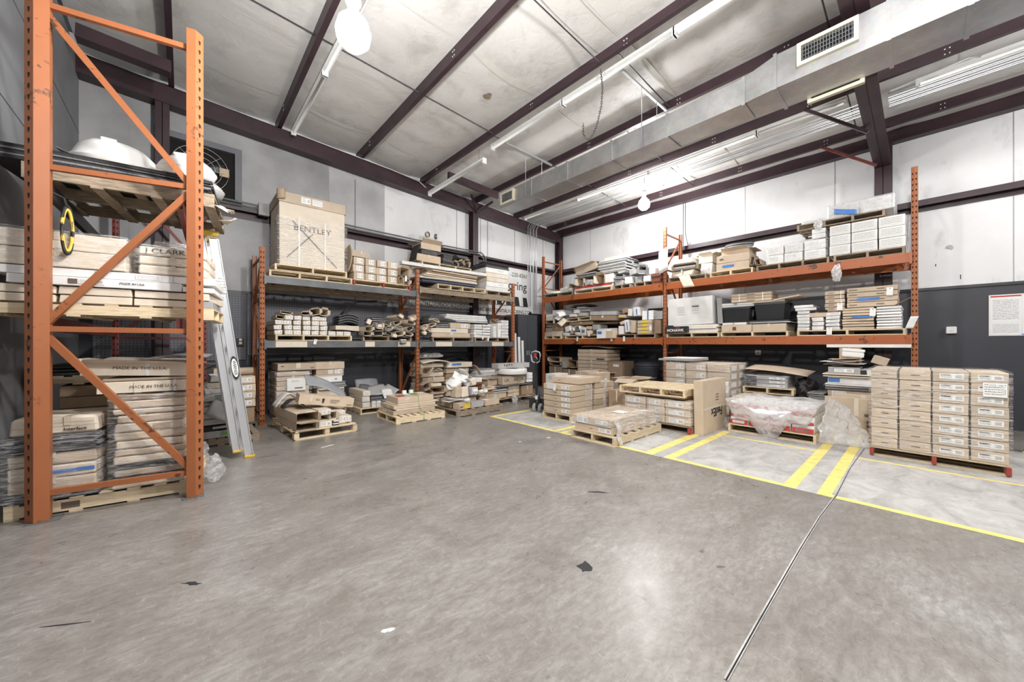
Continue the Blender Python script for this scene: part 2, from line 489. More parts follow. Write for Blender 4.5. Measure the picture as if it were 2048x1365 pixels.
# ------------------------------------------------------------------ camera, world
cam = bpy.data.cameras.new('camera'); co = bpy.data.objects.new('camera', cam); COL.objects.link(co)
cam.sensor_width = 36; cam.lens = 36*FOC/2048; cam.shift_y = (HY-682.5)/2048
co.location = (0, 0, EYE); co.rotation_euler = (PI/2, 0, AZ-PI/2); cam.clip_start = .05
SC.camera = co
SC.view_settings.view_transform = 'Standard'; SC.view_settings.look = 'None'
SC.view_settings.gamma = 1; SC.view_settings.use_curve_mapping = False
SC.view_settings.exposure = 0.55
w = bpy.data.worlds.new('world'); SC.world = w; w.use_nodes = True
w.node_tree.nodes['Background'].inputs[0].default_value = (.95, .97, 1, 1)
w.node_tree.nodes['Background'].inputs[1].default_value = .18
SC.cycles.max_bounces = 7; SC.cycles.transparent_max_bounces = 24
SC.cycles.sample_clamp_indirect = 6.0

# ------------------------------------------------------------------ shell
YN = -5.0
def zr(x): return 6.18 + .049*(7.2-x)          # underside of the purlins
struct('floor', MB().box(XC-.1, XW+.1, YN, YW+.1, -.12, 0), 'concrete')
# pale worn concrete and painted lines of the staging bays
LX = 5.02
pp = MB().box(LX, 9.2, -5.0, 6.35, .0005, .002)
struct('floor_panel', pp, 'pale_concrete')
def stripe(x0, x1, y0, y1):
    o = struct('floor_marking', MB().box(x0, x1, y0, y1, .0022, .0036), 'yellow_line')
stripe(LX, LX+.085, -5.0, .745)
stripe(LX, LX+.085, .925, 2.42); stripe(LX, LX+.085, 2.58, 4.34); stripe(LX, LX+.085, 4.42, 6.35)
stripe(LX+.085, 8.9, .63, .745); stripe(LX+.085, 8.9, .925, 1.045)
stripe(LX+.085, 7.4, 2.30, 2.42); stripe(LX+.085, 7.4, 2.58, 2.72)
stripe(LX+.085, 6.6, 4.25, 4.34); stripe(LX+.085, 6.6, 4.42, 4.52); stripe(LX+.085, 7.6, 6.24, 6.35)
stripe(7.0, 7.06, -4.8, .62); stripe(7.0, 7.06, 1.05, 2.3)
stripe(LX+.3, 9.3, -1.18, -1.00)
# control joint sawn across the slab
J = [floor_pt(*p) for p in ((1452, 1362), (1520, 1240), (1600, 1100), (1640, 1035), (1672, 993), (1700, 938), (1738, 885))]
jm = MB(); jw = MB()
for k in range(len(J)-1):
    a, b_ = Vector((*J[k], 0)), Vector((*J[k+1], 0)); t = (b_-a).normalized(); n = Vector((-t.y, t.x, 0))
    def q(mb, o0, o1, z):
        mb.add([a+n*o0+Vector((0,0,z)), a+n*o1+Vector((0,0,z)), b_+n*o1+Vector((0,0,z)), b_+n*o0+Vector((0,0,z))], [(0,1,2,3)])
    q(jm, -.0045, .0025, .0046); q(jw, -.009, .011, .0042)
struct('floor_joint', jm, 'hole_dark')
struct('floor_joint_edge', jw, 'pale_concrete')

# roof: vinyl faced insulation sagging between the purlins
PX = [11.05 - 1.8*k for k in range(0, 7)]
PUR = [10.72, 8.93, 7.13, 5.22, 3.46, 1.66, -.12]
def ceil_z(x, y):
    xs = [XC-.3] + sorted(PUR) + [XW+.3]
    for a, b_ in zip(xs, xs[1:]):
        if a <= x <= b_:
            u = (x-a)/(b_-a); break
    sag = math.sin(PI*u)
    n = noise.noise(Vector((x*.7, y*.55, 3.1))) + .6*noise.noise(Vector((x*1.6, y*1.3, 9)))
    seam = abs(((y+40) / 1.83) % 1 - .5)*2
    return zr(x) + .215 - .05*sag*(1 + .5*n) - .035*sag*(1-seam**4)*.6
nx, ny = 128, 110
cm = MB(); vs = []
for j in range(ny+1):
    for i in range(nx+1):
        x = XC + (XW-XC)*i/nx; y = YN + (YW-YN)*j/ny
        vs.append((x, y, ceil_z(x, y)))
cm.add(vs, [(j*(nx+1)+i, (j+1)*(nx+1)+i, (j+1)*(nx+1)+i+1, j*(nx+1)+i+1) for j in range(ny) for i in range(nx)], smooth=True)
struct('ceiling', cm, 'roof_vinyl')
struct('roof', MB().box(XC-.3, XW+.3, YN, YW+.3, 7.2, 7.26), 'grey_steel')
# lapped seams of the vinyl
k = 0
for y in [YN + .9 + 1.83*i for i in range(8)]:
    for a, b_ in zip(sorted(PUR), sorted(PUR)[1:]):
        if RN.random() < .25: continue
        yy = y + RN.uniform(-.06, .06); wd = RN.choice((.012, .012, .02, .07))
        mb = MB()
        for i in range(8):
            x0 = a+.06+(b_-a-.12)*i/8; x1 = a+.06+(b_-a-.12)*(i+1)/8
            w0 = wd*(math.sin(PI*i/8)+.15); w1 = wd*(math.sin(PI*(i+1)/8)+.15)
            mb.add([(x0, yy-w0, ceil_z(x0, yy)-.012), (x0, yy+w0, ceil_z(x0, yy)-.012), (x1, yy+w1, ceil_z(x1, yy)-.012), (x1, yy-w1, ceil_z(x1, yy)-.012)], [(0,1,2,3)])
        struct('ceiling_seam', mb, 'seam_strip')
# torn hole in the vinyl
hx, hy = ceil_pt(975, 207, 6.3)
hm = MB(); pts = [(hx+.07*math.cos(a)*(1+.3*math.sin(3*a)), hy+.10*math.sin(a), ceil_z(hx, hy)-.03) for a in [2*PI*i/12 for i in range(12)]]
hm.add(pts, [list(range(12))]); struct('ceiling_patch', hm, 'old_wood')

# purlins: Z sections
for x in PUR:
    z = zr(x)
    poly = [(x-.07, z), (x+.004, z), (x+.004, z+.205), (x+.07, z+.205), (x+.07, z+.212), (x-.004, z+.212), (x-.004, z+.007), (x-.07, z+.007)]
    fl_ = x < 4
    if fl_: poly = [(x-.085, z), (x, z), (x, z+.007), (x-.077, z+.007), (x-.077, z+.235), (x-.15, z+.235), (x-.15, z+.228), (x-.085, z+.228)]
    mb = MB(); n = len(poly)
    vs = [(px, YN, pz) for px, pz in poly] + [(px, YW-.02, pz) for px, pz in poly]
    mb.add(vs, [list(range(n)), list(range(n, 2*n))[::-1]] + [(i, n+i, n+(i+1) % n, (i+1) % n) for i in range(n)])
    for yb in (8.9, 5.2, 3.1, 1.4, -.3):
        for dy in (0, .05):
            for dz in (.06, .14): mb.box(*((x-.092, x-.085) if fl_ else (x-.010, x-.003)), yb+dy-.008, yb+dy+.008, z+dz-.008, z+dz+.008, 1)
    struct('ceiling_purlin', mb, ['maroon_steel', 'white_metal'])
# sag rods from purlin to purlin
for y, a, b_ in ((6.45, -1.2, 5.2), (3.62, 3.4, 5.2), (3.3, 5.3, 7.1), (6.5, 5.3, 7.1), (.9, 5.2, 10.7), (4.3, 7.1, 10.7), (6.4, 7.1, 10.7)):
    mb = MB(); mb.tube([(a, y, zr(a)+.07), (b_, y, zr(b_)+.07)], .011, 6)
    struct('ceiling_rod', mb, 'dark_steel')

# left wall (partition), back wall, right wall
wl = MB().box(XC-.12, XC, YN, YW, 0, 6.6)
struct('wall_left', wl, 'wall_grey')
for z in (2.44, 4.1, 5.3):
    struct('trim_1', MB().box(XC, XC+.006, YN, YW, z, z+.012), 'grey_paint')
ZB = 2.72
struct('wall_back', MB().box(XC, XW, YW, YW+.12, ZB, 6.7), 'wall_vinyl')
struct('wall_back_lower', MB().box(XC, XW, YW, YW+.12, 0, ZB), 'wall_dark')
surf('wall_mid_grey', (.33, .33, .335), .5, .25, 1.1, bmp=.06)
struct('wall_back_panel', MB().box(XC, 2.72, YW-.012, YW, ZB, 6.4), 'wall_mid_grey')  # mottled mid grey over the left stretch of the upper wall
struct('wall_back_panel', MB().box(2.72, 4.15, YW-.010, YW, ZB, 6.3), 'wall_pale_grey')  # paler grey step between the mid grey panel and the white vinyl
struct('wall_back_board', MB().box(-1.2, 1.02, YW-.03, YW-.012, 1.25, ZB-.02), 'pegboard')
struct('wall_back_board', MB().box(1.06, 6.9, YW-.03, YW-.012, 1.35, ZB-.02), 'pegboard')
struct('wall_right', MB().box(XW, XW+.12, YN, YW, ZB, 6.4), 'wall_vinyl')
struct('wall_right_lower', MB().box(XW, XW+.12, YN, YW, 0, ZB), 'wall_dark')
struct('trim_2', MB().box(XW-.03, XW, YN, YW, ZB-.025, ZB+.03), 'dark_steel')
struct('trim_3', MB().box(XC, XW, YW-.03, YW, ZB-.02, ZB+.03), 'dark_steel')
for x in (2.72, 3.35, 6.5, 7.45, 7.75, .25, -.75, 9.0, 10.5):
    struct('wall_back_seam', MB().box(x, x+.012, YW-.016, YW, ZB+.03, 5.9), 'grey_card' if x not in (3.35,) else 'ink')
for y in (5.55, 4.8, 1.35, -1.15, 8.3, 3.2):
    struct('wall_right_seam', MB().box(XW-.006, XW, y, y+.012, ZB+.03, 5.9), 'grey_card')
struct('wall_right_seam', MB().box(XW-.03, XW, -1.62, -1.30, ZB+.03, 5.9), 'wall_vinyl')

# steel: girts, eave strut, rake beam, wind columns
def girt_x(x0, x1, z, d=.2, h=.2):
    mb = MB().box(x0, x1, YW-d, YW-.02, z-.008, z).box(x0, x1, YW-d, YW-d+.008, z-.07, z-.008).box(x0, x1, YW-.03, YW-.02, z-h, z)
    struct('wall_back_girt', mb, 'maroon_steel')
girt_x(XC, XW, 4.52)
mb = MB().box(XW-.2, XW-.02, YN, YW, 4.53, 4.54).box(XW-.2, XW-.19, YN, YW, 4.42, 4.53).box(XW-.03, XW-.02, YN, YW, 4.34, 4.54)
struct('wall_right_girt', mb, 'maroon_steel')
mb = MB().box(XW-.2, XW-.19, YN, YW-.1, 5.9, 6.15).box(XW-.2, XW, YN, YW-.1, 5.89, 5.9).box(XW-.2, XW, YN, YW-.1, 6.15, 6.16)
struct('wall_right_eave_beam', mb, 'maroon_steel')
mb = MB()
za, zb_ = zr(XC)-.01, zr(XW)-.01
vs = []
for x, zt in ((XC, za), (XW-.25, zr(XW-.25)-.01)):
    for y in (YW-.30, YW-.29, YW-.02):
        pass
for (y0, y1, o0, o1) in ((YW-.30, YW-.285, -.33, 0), (YW-.30, YW-.03, -.345, -.33), (YW-.30, YW-.03, -.012, 0)):
    x1 = XW-.22; z1 = zr(x1)-.01
    mb.add([(XC, y0, za+o0), (XC, y1, za+o0), (XC, y1, za+o1), (XC, y0, za+o1), (x1, y0, z1+o0), (x1, y1, z1+o0), (x1, y1, z1+o1), (x1, y0, z1+o1)],
           [(0,1,2,3), (7,6,5,4), (0,4,5,1), (1,5,6,2), (2,6,7,3), (3,7,4,0)])
struct('wall_back_rake_beam', mb, 'maroon_steel')
def column(x, y, z1, fl, dep, along='y'):
    mb = MB()
    if along == 'y':
        mb.box(x-fl/2, x+fl/2, y-dep, y-dep+.014, 0, z1).box(x-.005, x+.005, y-dep, y-.03, 0, z1).box(x-fl/2, x+fl/2, y-.044, y-.03, 0, z1)
    else:
        mb.box(x-dep, x-dep+.014, y-fl/2, y+fl/2, 0, z1).box(x-dep, x-.03, y-.005, y+.005, 0, z1).box(x-.044, x-.03, y-fl/2, y+fl/2, 0, z1)
    return mb
for x in (7.06, -.29): struct('wall_back_column', column(x, YW, zr(x)-.35, .20, .28), 'maroon_steel')
struct('wall_back_column', column(XW-.13, YW, zr(XW)-.1, .2, .28), 'maroon_steel')
for x in (7.06,):
    z = zr(x)-.36
    for sgn in (-1, 1):
        mb = MB().bar((x, YW-.31, z+.02), (x+sgn*.42, YW-.62, zr(x)+.02), .06, .06)
        struct('wall_back_brace', mb, 'maroon_steel')
struct('ceiling_strut', MB().bar((5.32, 8.5, 6.13), (7.05, 8.5, 6.06), .08, .20), 'maroon_steel')
for p, q in (((-1.1, 8.9), (.6, 8.3)),):
    mb = MB().bar((-1.2, YW-1.35, 6.32), (-.15, YW-1.35, 6.28), .20, .2)
    struct('ceiling_strut', mb, 'maroon_steel')
# rigid frame: column and haunched rafter at the right wall
RY = .54
mb = column(XW, RY, 5.9, .26, .36, 'x')
struct('wall_right_column', mb, 'maroon_steel')
mb = MB()
xs = [XW-.12, XW-.36, 9.2, 7.35, 6.85, -1.2]; zb = [5.34, 5.36, 5.38, 5.42, 5.68, 5.80]
for (x0, z0), (x1, z1) in zip(zip(xs, zb), zip(xs[1:], zb[1:])):
    for y0, y1, o in ((RY-.13, RY+.13, .014), (RY-.006, RY+.006, None)):
        t0 = z0+o if o else zr(x0)-.01; t1 = z1+o if o else zr(x1)-.01
        mb.add([(x0, y0, z0), (x0, y1, z0), (x0, y1, t0), (x0, y0, t0), (x1, y0, z1), (x1, y1, z1), (x1, y1, t1), (x1, y0, t1)],
               [(3,2,1,0), (4,5,6,7), (1,5,4,0), (2,6,5,1), (3,7,6,2), (0,4,7,3)])
struct('ceiling_rafter', mb, 'maroon_steel')
for x, in ((8.93,), (10.72,)):
    mb = MB().bar((x-.02, RY+.08, 5.30), (x-.02, 1.52, zr(x)+.04), .05, .05)
    struct('ceiling_flange_brace', mb, 'maroon_steel' if x < 9 else 'rust_steel')

# ------------------------------------------------------------------ lamps
def lamp(x, y, z, label, glow_mat):
    r = empty('pendant_lamp', (x, y, z))
    tag(r, label, 'lamp', )
    top = zr(x) + .02 - z
    MB().lathe([(.0, .30), (.06, .30), (.065, .19), (.045, .17), (.045, .12), (0, .12)], 16).build('lamp_socket', 'white_metal', r)
    MB().lathe([(.0, .115), (.05, .115), (.07, .08), (.125, .02), (.15, -.07), (.135, -.15), (.08, -.21), (0, -.235)], 28).build('bulb', glow_mat, r)
    MB().tube([(0, 0, .30), (.02, 0, .5*top+.15), (0, 0, top)], .009, 6).build('cord', 'rubber', r)
    MB().box(-.075, .075, -.075, .075, .30, .42).build('junction_box', 'white_metal', r)
    return r
lamp(1.15, 3.43, 4.49, 'blazing bare bulb lamp hanging above the aisle by the tall orange rack', 'glow_near_rack')
lamp(9.15, 4.93, 5.39, 'blazing bare bulb lamp hanging beside the white right wall', 'glow_right_wall')
lamp(2.3, -.2, 5.2, 'bare bulb lamp hanging over the open floor by the camera', 'glow_open_floor')
lamp(8.2, -4.0, 5.5, 'bare bulb lamp hanging over the aisle outside the view', 'glow_aisle')

# fluorescent strip lights
def strip(x, y0, y1, z, label, hung=.0):
    r = empty('strip_light', (x, (y0+y1)/2, z)); L = abs(y1-y0)/2-.01
    tag(r, label, 'strip light', 'fluorescent strip lights under the roof')
    MB().prism([(-.06, .03), (.06, .03), (.05, .085), (-.05, .085)], -L, L, M=Matrix.Rotation(PI/2, 4, 'X')@Matrix.Identity(4)).build('housing', 'white_metal', r)
    mb = MB()
    MB().tube([(0, -L+.03, .0), (0, L-.03, .0)], .024, 10).build('tube', 'bulb_off', r)
    for sg in (-1, 1):
        MB().box(-.05, .05, sg*L-.02, sg*L+.02, -.04, .085).build('end_cap', 'white_metal', r)
    if hung:
        for sg in (-1, 1): MB().tube([(0, sg*(L-.2), -.0), (0, sg*(L-.2), hung)], .004, 5).build('hanger', 'dark_steel', r)
    for o in r.children:
        if o.name.startswith('housing'): o.rotation_euler = (0, 0, 0)
    return r
def strips(x, ys, z, words, hung=0):
    n = len(ys)-1
    for k in range(n):
        strip(x, ys[k], ys[k+1], z(k) if callable(z) else z, words % ORD[k], hung)
strips(1.86, [9.45, 7.0, 4.6], zr(1.86)-.10, '%s white strip light from the back wall under the purlin by the lamp')
strips(5.40, [6.7, 4.55, 2.42, .1], zr(5.4)-.10, '%s long white strip light from the back along the middle purlin')
strip(5.18, 9.25, 6.72, 5.80, 'white strip light hung low on wires near the back wall', .38)
strips(8.98, [9.3, 7.0, 4.7, 2.3, .9], zr(8.98)-.10, '%s white strip light from the back above the right-hand rack')
strips(9.15, [.05, -2.4], zr(9)-.16, '%s white strip light at the right past the rafter')

# ------------------------------------------------------------------ duct
r = empty('air_duct', (0, 0, 0)); tag(r, 'long galvanised rectangular air duct with two side registers under the roof', 'air duct')
def loft(name, secs, mat='galvanised'):
    mb = MB(); n = len(secs)
    for (y, x0, x1, z0, z1) in secs: mb.v += [Vector((x0, y, z0)), Vector((x1, y, z0)), Vector((x1, y, z1)), Vector((x0, y, z1))]
    fs = [(4*i+j, 4*i+(j+1) % 4, 4*(i+1)+(j+1) % 4, 4*(i+1)+j) for i in range(n-1) for j in range(4)]
    fs = [f[::-1] for f in fs] + [(0,1,2,3), tuple(4*(n-1)+j for j in range(4))[::-1]]
    mb.f += [list(f) for f in fs]; mb.m += [0]*len(fs); mb.sm += [False]*len(fs)
    return mb.build(name, mat, r)
loft('duct_run', [(7.35, 6.17, 6.66, 5.13, 5.51), (1.75, 6.17, 6.66, 5.15, 5.53)])
loft('duct_reducer', [(1.75, 6.17, 6.66, 5.15, 5.53), (1.35, 6.11, 6.73, 5.14, 5.60)])
loft('duct_run', [(1.35, 6.11, 6.73, 5.14, 5.60), (-4.9, 6.11, 6.73, 5.14, 5.60)])
for y, g in ((6.2, 0), (5.1, 0), (4.0, 0), (2.9, 0), (1.75, 0), (1.35, 1), (.25, 1), (-.35, 1), (-1.5, 1)):
    x0, x1, z0, z1 = (6.17, 6.66, 5.14, 5.52) if not g else (6.11, 6.73, 5.14, 5.60)
    mb = MB().box(x0-.018, x0-.001, y-.02, y+.02, z0-.018, z1+.018).box(x0, x1, y-.02, y+.02, z0-.018, z0-.001).box(x1+.001, x1+.018, y-.02, y+.02, z0-.018, z1+.018)
    mb.build('seam_flange', 'galvanised', r)
def register(y, x, zc, wy, h, sgn, label=None):
    mb = MB(); d = .06*sgn
    f = .045
    a, b_ = sorted((x, x+d))
    mb.box(a, b_, y-wy/2, y+wy/2, zc-h/2, zc-h/2+f).box(a, b_, y-wy/2, y+wy/2, zc+h/2-f, zc+h/2)
    mb.box(a, b_, y-wy/2, y-wy/2+f, zc-h/2+f, zc+h/2-f).box(a, b_, y+wy/2-f, y+wy/2, zc-h/2+f, zc+h/2-f)
    o = mb.build('register', 'cream_metal', r); o['label'] = 'cream framed air register'
    mb = MB(); n = int(wy/.035)
    for k in range(n):
        yy = y-wy/2+f+(wy-2*f)*(k+.5)/n
        mb.box(a+.015, b_-.015, yy-.004, yy+.004, zc-h/2+f, zc+h/2-f)
    for k in range(4):
        zz = zc-h/2+f+(h-2*f)*(k+.5)/4
        mb.box(a+.02, b_-.02, y-wy/2+f, y+wy/2-f, zz-.004, zz+.004)
    mb.build('grille', 'grey_steel', o)
    MB().box(*(sorted((x+.004*sgn, x+.008*sgn))), y-wy/2+f, y+wy/2-f, zc-h/2+f, zc+h/2-f).build('dark_throat', 'hole_dark', o)
register(.80, 6.11, 5.42, .60, .30, -1); register(.80, 6.73, 5.21, .60, .26, 1); register(7.02, 6.17, 5.33, .5, .30, -1)
for y in (3.35, 6.35):
    h = empty('duct_hanger', (6.42, y, 5.5))
    tag(h, 'grey steel strut with drop rods holding the duct, %s' % ('near its middle' if y < 5 else 'near its far end'), 'hanger', 'duct hangers under the roof')
    MB().box(-.92, .66, -.02, .02, .68, .72).build('strut', 'conduit', h)
    for x in (-.285, .28): MB().tube([(x, 0, .68), (x, 0, -.34)], .008, 6).build('drop_rod', 'conduit', h)

# conduits
def conduit(pts, rad, label, group=None, mat='conduit'):
    o = MB().tube(pts, rad, 8).build('conduit', mat); tag(o, label, 'conduit', group); return o
for k in range(7):
    x = 9.33 + .075*k; yb = YW-.37-(.03 if k % 2 else 0)
    zt = zr(9.6) - .06 - .03*(k % 3)
    conduit([(x-.1, YN, zt), (x-.08, RY-.15, zt)], .013, 'thin steel conduit of the bundle under the roof between rafter and right edge', 'conduits past the rafter')
    pts = [(x-.08, RY+.15, zt), (x-.05, 3, zt), (x, 8.9, zt), (x, yb-.12, zt-.02), (x, yb, zt-.16), (x, yb, 4.6), (x, yb, 2.98)]
    conduit(pts, .013, 'thin steel conduit in the bundle running to the back corner and down the wall', 'conduits of the corner bundle')
conduit([(-.2, YW-.225, 4.62), (1.0, YW-.225, 4.62), (3, YW-.225, 4.60), (5.6, YW-.225, 4.58), (7.25, YW-.32, 4.57), (7.42, YW-.32, 4.45), (7.45, YW-.32, 4.2), (7.45, YW-.32, 3.75)], .022, 'dark upper conduit along the back wall girt bending down past the column', None, 'grey_steel')
conduit([(-.2, YW-.225, 4.55), (3, YW-.225, 4.53), (5.6, YW-.225, 4.51), (7.15, YW-.34, 4.50), (7.33, YW-.34, 4.38), (7.35, YW-.34, 4.1), (7.35, YW-.34, 3.75)], .022, 'dark lower conduit along the back wall girt bending down past the column', None, 'grey_steel')
conduit([(9.20, .36, zr(9)-.08), (9.16, -.2, zr(9)-.05), (9.12, -.5, zr(9)-.04), (9.10, -.62, zr(9)-.10)], .016, 'white conduit arching past the rafter to the strip light', None, 'white_metal') if True else None
if False: conduit([(9.05, 1.6, zr(9)-.02), (8.75, -1.1, zr(9)-.10)], .016, 'white conduit arching past the rafter to the strip light', None, 'white_metal')
conduit([(2.0, YW-.34, zr(2)-.02), (4.2, YW-.34, zr(4.2)-.02), (5.0, YW-.36, zr(5)-.06), (5.2, YW-.4, zr(5)-.2)], .010, 'thin pale cable along the top of the back wall beam', None, 'white_metal')
conduit([(9.0, 4.1, zr(9.3)-.03), (9.05, 4.35, 5.6), (9.10, 4.65, 5.68), (9.12, 4.83, 5.76)], .007, 'loose dark cable looping to the lamp by the right wall', None, 'rubber')
for y, dx in ((4.86, 0), (4.80, .0)):
    conduit([(XW-.02, y, 5.9), (XW-.02, y, 5.0), (XW-.02, y-(.0 if dx == 0 and y > 4.83 else .08), 4.56)], .008, 'thin dark cable hanging down the right wall, %s' % ('straight one' if y > 4.83 else 'one kinked at the foot'), None, 'rubber')

# chain with hook
r = empty('chain', (5.24, 3.60, 6.2)); tag(r, 'dark hanging chain with its end hooked up below the middle purlin', 'chain')
pts = [(0, 0, 0)]
path = [Vector(p) for p in ((0, 0, 0), (.02, -.02, -.3), (.0, -.01, -.6), (-.05, .04, -.9), (-.09, .08, -1.05), (-.14, .13, -1.16), (-.19, .17, -1.14), (-.22, .20, -1.06), (-.22, .20, -.9))]
def along(path, step):
    out = []; acc = 0
    for a, b_ in zip(path, path[1:]):
        L = (b_-a).length; t = acc
        while t < L: out.append((a.lerp(b_, t/L), (b_-a).normalized())); t += step
        acc = t-L
    return out
for i, (p, t) in enumerate(along(path, .042)):
    ax = t.orthogonal().normalized()
    if i % 2: ax = t.cross(ax)
    ring = [p + t*(.029*math.cos(a)) + ax*(.014*math.sin(a)) for a in [2*PI*j/8 for j in range(8)]]
    MB().tube(ring, .0055, 5, closed=True).build('link', 'chain_steel', r)

# exhaust fan in the back wall
r = empty('exhaust_fan', (.27, YW-.012, 5.15)); tag(r, 'dark square exhaust fan with wire guard high on the back wall', 'fan')
mb = MB()
for a, b_, c, d in ((-.68, .68, -.62, -.5), (-.68, .68, .5, .62), (-.68, -.56, -.5, .5), (.56, .68, -.5, .5)): mb.box(a, b_, -.12, 0, c, d)
mb.build('housing', 'grey_paint', r)
MB().box(-.56, .56, -.03, 0, -.5, .5).build('shutter', 'hole_dark', r)
mb = MB()
for k in range(4): mb.tube([((.12+.11*k)*math.cos(a), -.13-.05*(1-k/4), (.12+.11*k)*math.sin(a)) for a in [2*PI*j/28 for j in range(28)]], .005, 5, closed=True)
for j in range(8):
    a = PI/4*j; mb.tube([(.05*math.cos(a), -.19, .05*math.sin(a)), (.47*math.cos(a), -.13, .47*math.sin(a))], .004, 5)
mb.build('guard', 'conduit', r)
for j in range(4):
    a = PI/2*j+.3
    MB().sheet(.36, .16, .004, lambda u, v: ((.06+.36*u)*math.cos(a)-(v-.5)*.18*math.sin(a), -.07-.05*(v-.5), (.06+.36*u)*math.sin(a)+(v-.5)*.18*math.cos(a)), 4, 3).build('blade', 'dark_steel', r)
MB().box(.30, .46, -.14, -.08, -.05, .12).build('motor_box', 'tan_tape', r)
# electrical box on the girt
r = MB().cbox(.20, .10, .26, .008).build('junction_box', 'grey_card', None, (1.32, YW-.30, 4.40)); tag(r, 'grey electrical box on the girt left of the huge carton', 'electrical box')
# emergency light
r = empty('emergency_light', (5.33, YW-.255, 4.60)); tag(r, 'emergency light with two round lamp heads on the back wall', 'emergency light')
MB().cbox(.34, .13, .22, .01, M=Matrix.Translation((0, -.08, -.16))).build('battery_box', 'cream_metal', r)
for sx, rz in ((-.07, .15), (.20, 1.0)):
    q = empty('lamp_head', (sx, -.09, .16), (0, 0, rz), r)
    MB().lathe([(0, .03), (.04, .03), (.075, .0), (.08, -.05), (.072, -.055)], 18, M=Matrix.Rotation(PI/2, 4, 'X')@Matrix.Scale(-1, 4, (0,0,1))).build('reflector', 'brass_lens', q)
    MB().lathe([(0, 0), (.07, 0)], 18, M=Matrix.Translation((0, -.03, 0))@Matrix.Rotation(PI/2, 4, 'X')).build('lens', 'brass_lens', q)
    MB().tube([(0, 0, -.07), (0, 0, -.12)], .012, 8).build('stem', 'brass_lens', q)

# right wall fittings
r = empty('notice_poster', (XW-.002, -1.42, 1.75), (0, 0, -PI/2)); tag(r, 'framed white labour law notice poster on the dark right wall', 'poster')
MB().box(-.56, .56, -.012, 0, 0, .77).build('board', 'white_metal', r)
for s0, s1, z0, z1 in ((-.535, -.20, .25, .72), (-.535, -.20, .03, .24), (-.18, .2, .47, .745), (-.18, .2, .26, .46), (-.18, .2, .04, .25), (.22, .54, .04, .74)):
    MB().box(s0, s1, -.014, -.0125, z0, z1).build('printed_sheet', 'notice', r)
MB().box(-.54, -.195, -.0145, -.0125, .725, .75).build('red_heading', 'ink_red', r)
MB().box(-.16, .1, -.0155, -.0145, .37, .40).build('black_heading', 'ink', r)
MB().box(-.19, .54, -.0145, -.0125, .012, .032).build('blue_footer', 'blue_tape', r)
r = empty('wall_sensor', (XW, -.40, 1.80), (0, 0, -PI/2)); tag(r, 'small white square box on the dark right wall', 'wall box')
MB().cbox(.14, .09, .14, .012, M=Matrix.Translation((0, -.045, 0))).build('cover', 'plastic_white', r)
MB().box(-.03, .02, -.092, -.0905, .05, .06).build('slot', 'grey_card', r)
r = empty('wall_outlet', (XW, 2.9, 1.30), (0, 0, -PI/2)); tag(r, 'small pale outlet cover on the dark right wall below the orange beam', 'outlet')
MB().cbox(.13, .02, .13, .008, M=Matrix.Translation((0, -.01, 0))).build('cover', 'white_card', r)
MB().lathe([(0, 0), (.035, 0), (.04, -.004)], 16, M=Matrix.Translation((0, -.0205, .065))@Matrix.Rotation(PI/2, 4, 'X')).build('socket', 'grey_card', r)
r = empty('wall_outlet', (.93, YW-.03, 1.55)); tag(r, 'dark double outlet on the pegboard behind the ladder', 'outlet')
MB().cbox(.13, .05, .17, .008, M=Matrix.Translation((0, -.025, 0))).build('cover', 'dark_steel', r)
for z in (.045, .115): MB().cbox(.05, .006, .045, .002, M=Matrix.Translation((0, -.053, z))).build('socket', 'cream_metal', r)
mb = MB()
pts = [(XW-.004, -.38+.055*math.cos(a), 3.52+.055*math.sin(a)*1.1) for a in [2*PI*j/9 for j in range(7)]]
mb.add([(XW-.012, -.38, 3.50)] + pts, [(0, i+1, i+2) for i in range(6)]); struct('wall_right_tear', mb, 'grey_card')
for y, z, a in ((-.52, 2.92, .9), (-.20, 3.2, .5)):
    mb = MB().box(XW-.004, XW-.001, y-.006, y+.006, z-.05*a, z+.05*a); struct('wall_right_scuff', mb, 'ink')
# signs on the back wall
r = empty('wall_sign', (8.85, YW-.02, 2.98)); tag(r, 'white flooring company sign with checker points on the back wall by the corner', 'sign')
MB().box(-.75, .82, -.02, 0, 0, 1.36).build('board', 'white_metal', r)
text('-220-8361', .21, r, (.35, -.022, 1.12)); text('Flooring', .44, r, (.0, -.022, .72), bold=.004)
mb = MB()
for k in range(4):
    x = -.7+.42*k
    mb.add([(x, -.022, 0), (x+.24, -.022, 0), (x+.17, -.022, .33), (x-.03, -.022, .33)], [(0,1,2,3)])
mb.build('checker_pattern', 'ink', r)
r = empty('wall_sign', (6.95, YW-.32, 3.62)); tag(r, 'small white sign ending in 51 behind the upper pallet of the back rack', 'sign')
MB().box(-.2, .22, -.02, 0, 0, .33).build('board', 'white_metal', r); text('51', .24, r, (.1, -.022, .16))
r = empty('wall_sign', (8.55, YW-.02, 2.60)); tag(r, 'white web address banner across the back wall right of the column', 'sign')
MB().box(-1.2, 1.12, -.025, 0, 0, .32).build('board', 'white_metal', r); text('RANDBRESIDENTIALFLOORING.COM', .17, r, (-.03, -.028, .16), sx=.93, bold=.002)
r = empty('wall_sign', (5.75, YW-.05, 2.62)); tag(r, 'grey web address banner on the back wall left of the column', 'sign')
MB().box(-1.55, 1.2, -.025, 0, 0, .34).build('board', 'vinyl_grey', r)
text('RANDBRESIDENTIALFLOORING.COM', .19, r, (-.20, -.028, .17), mat='ink_white', sx=.95)
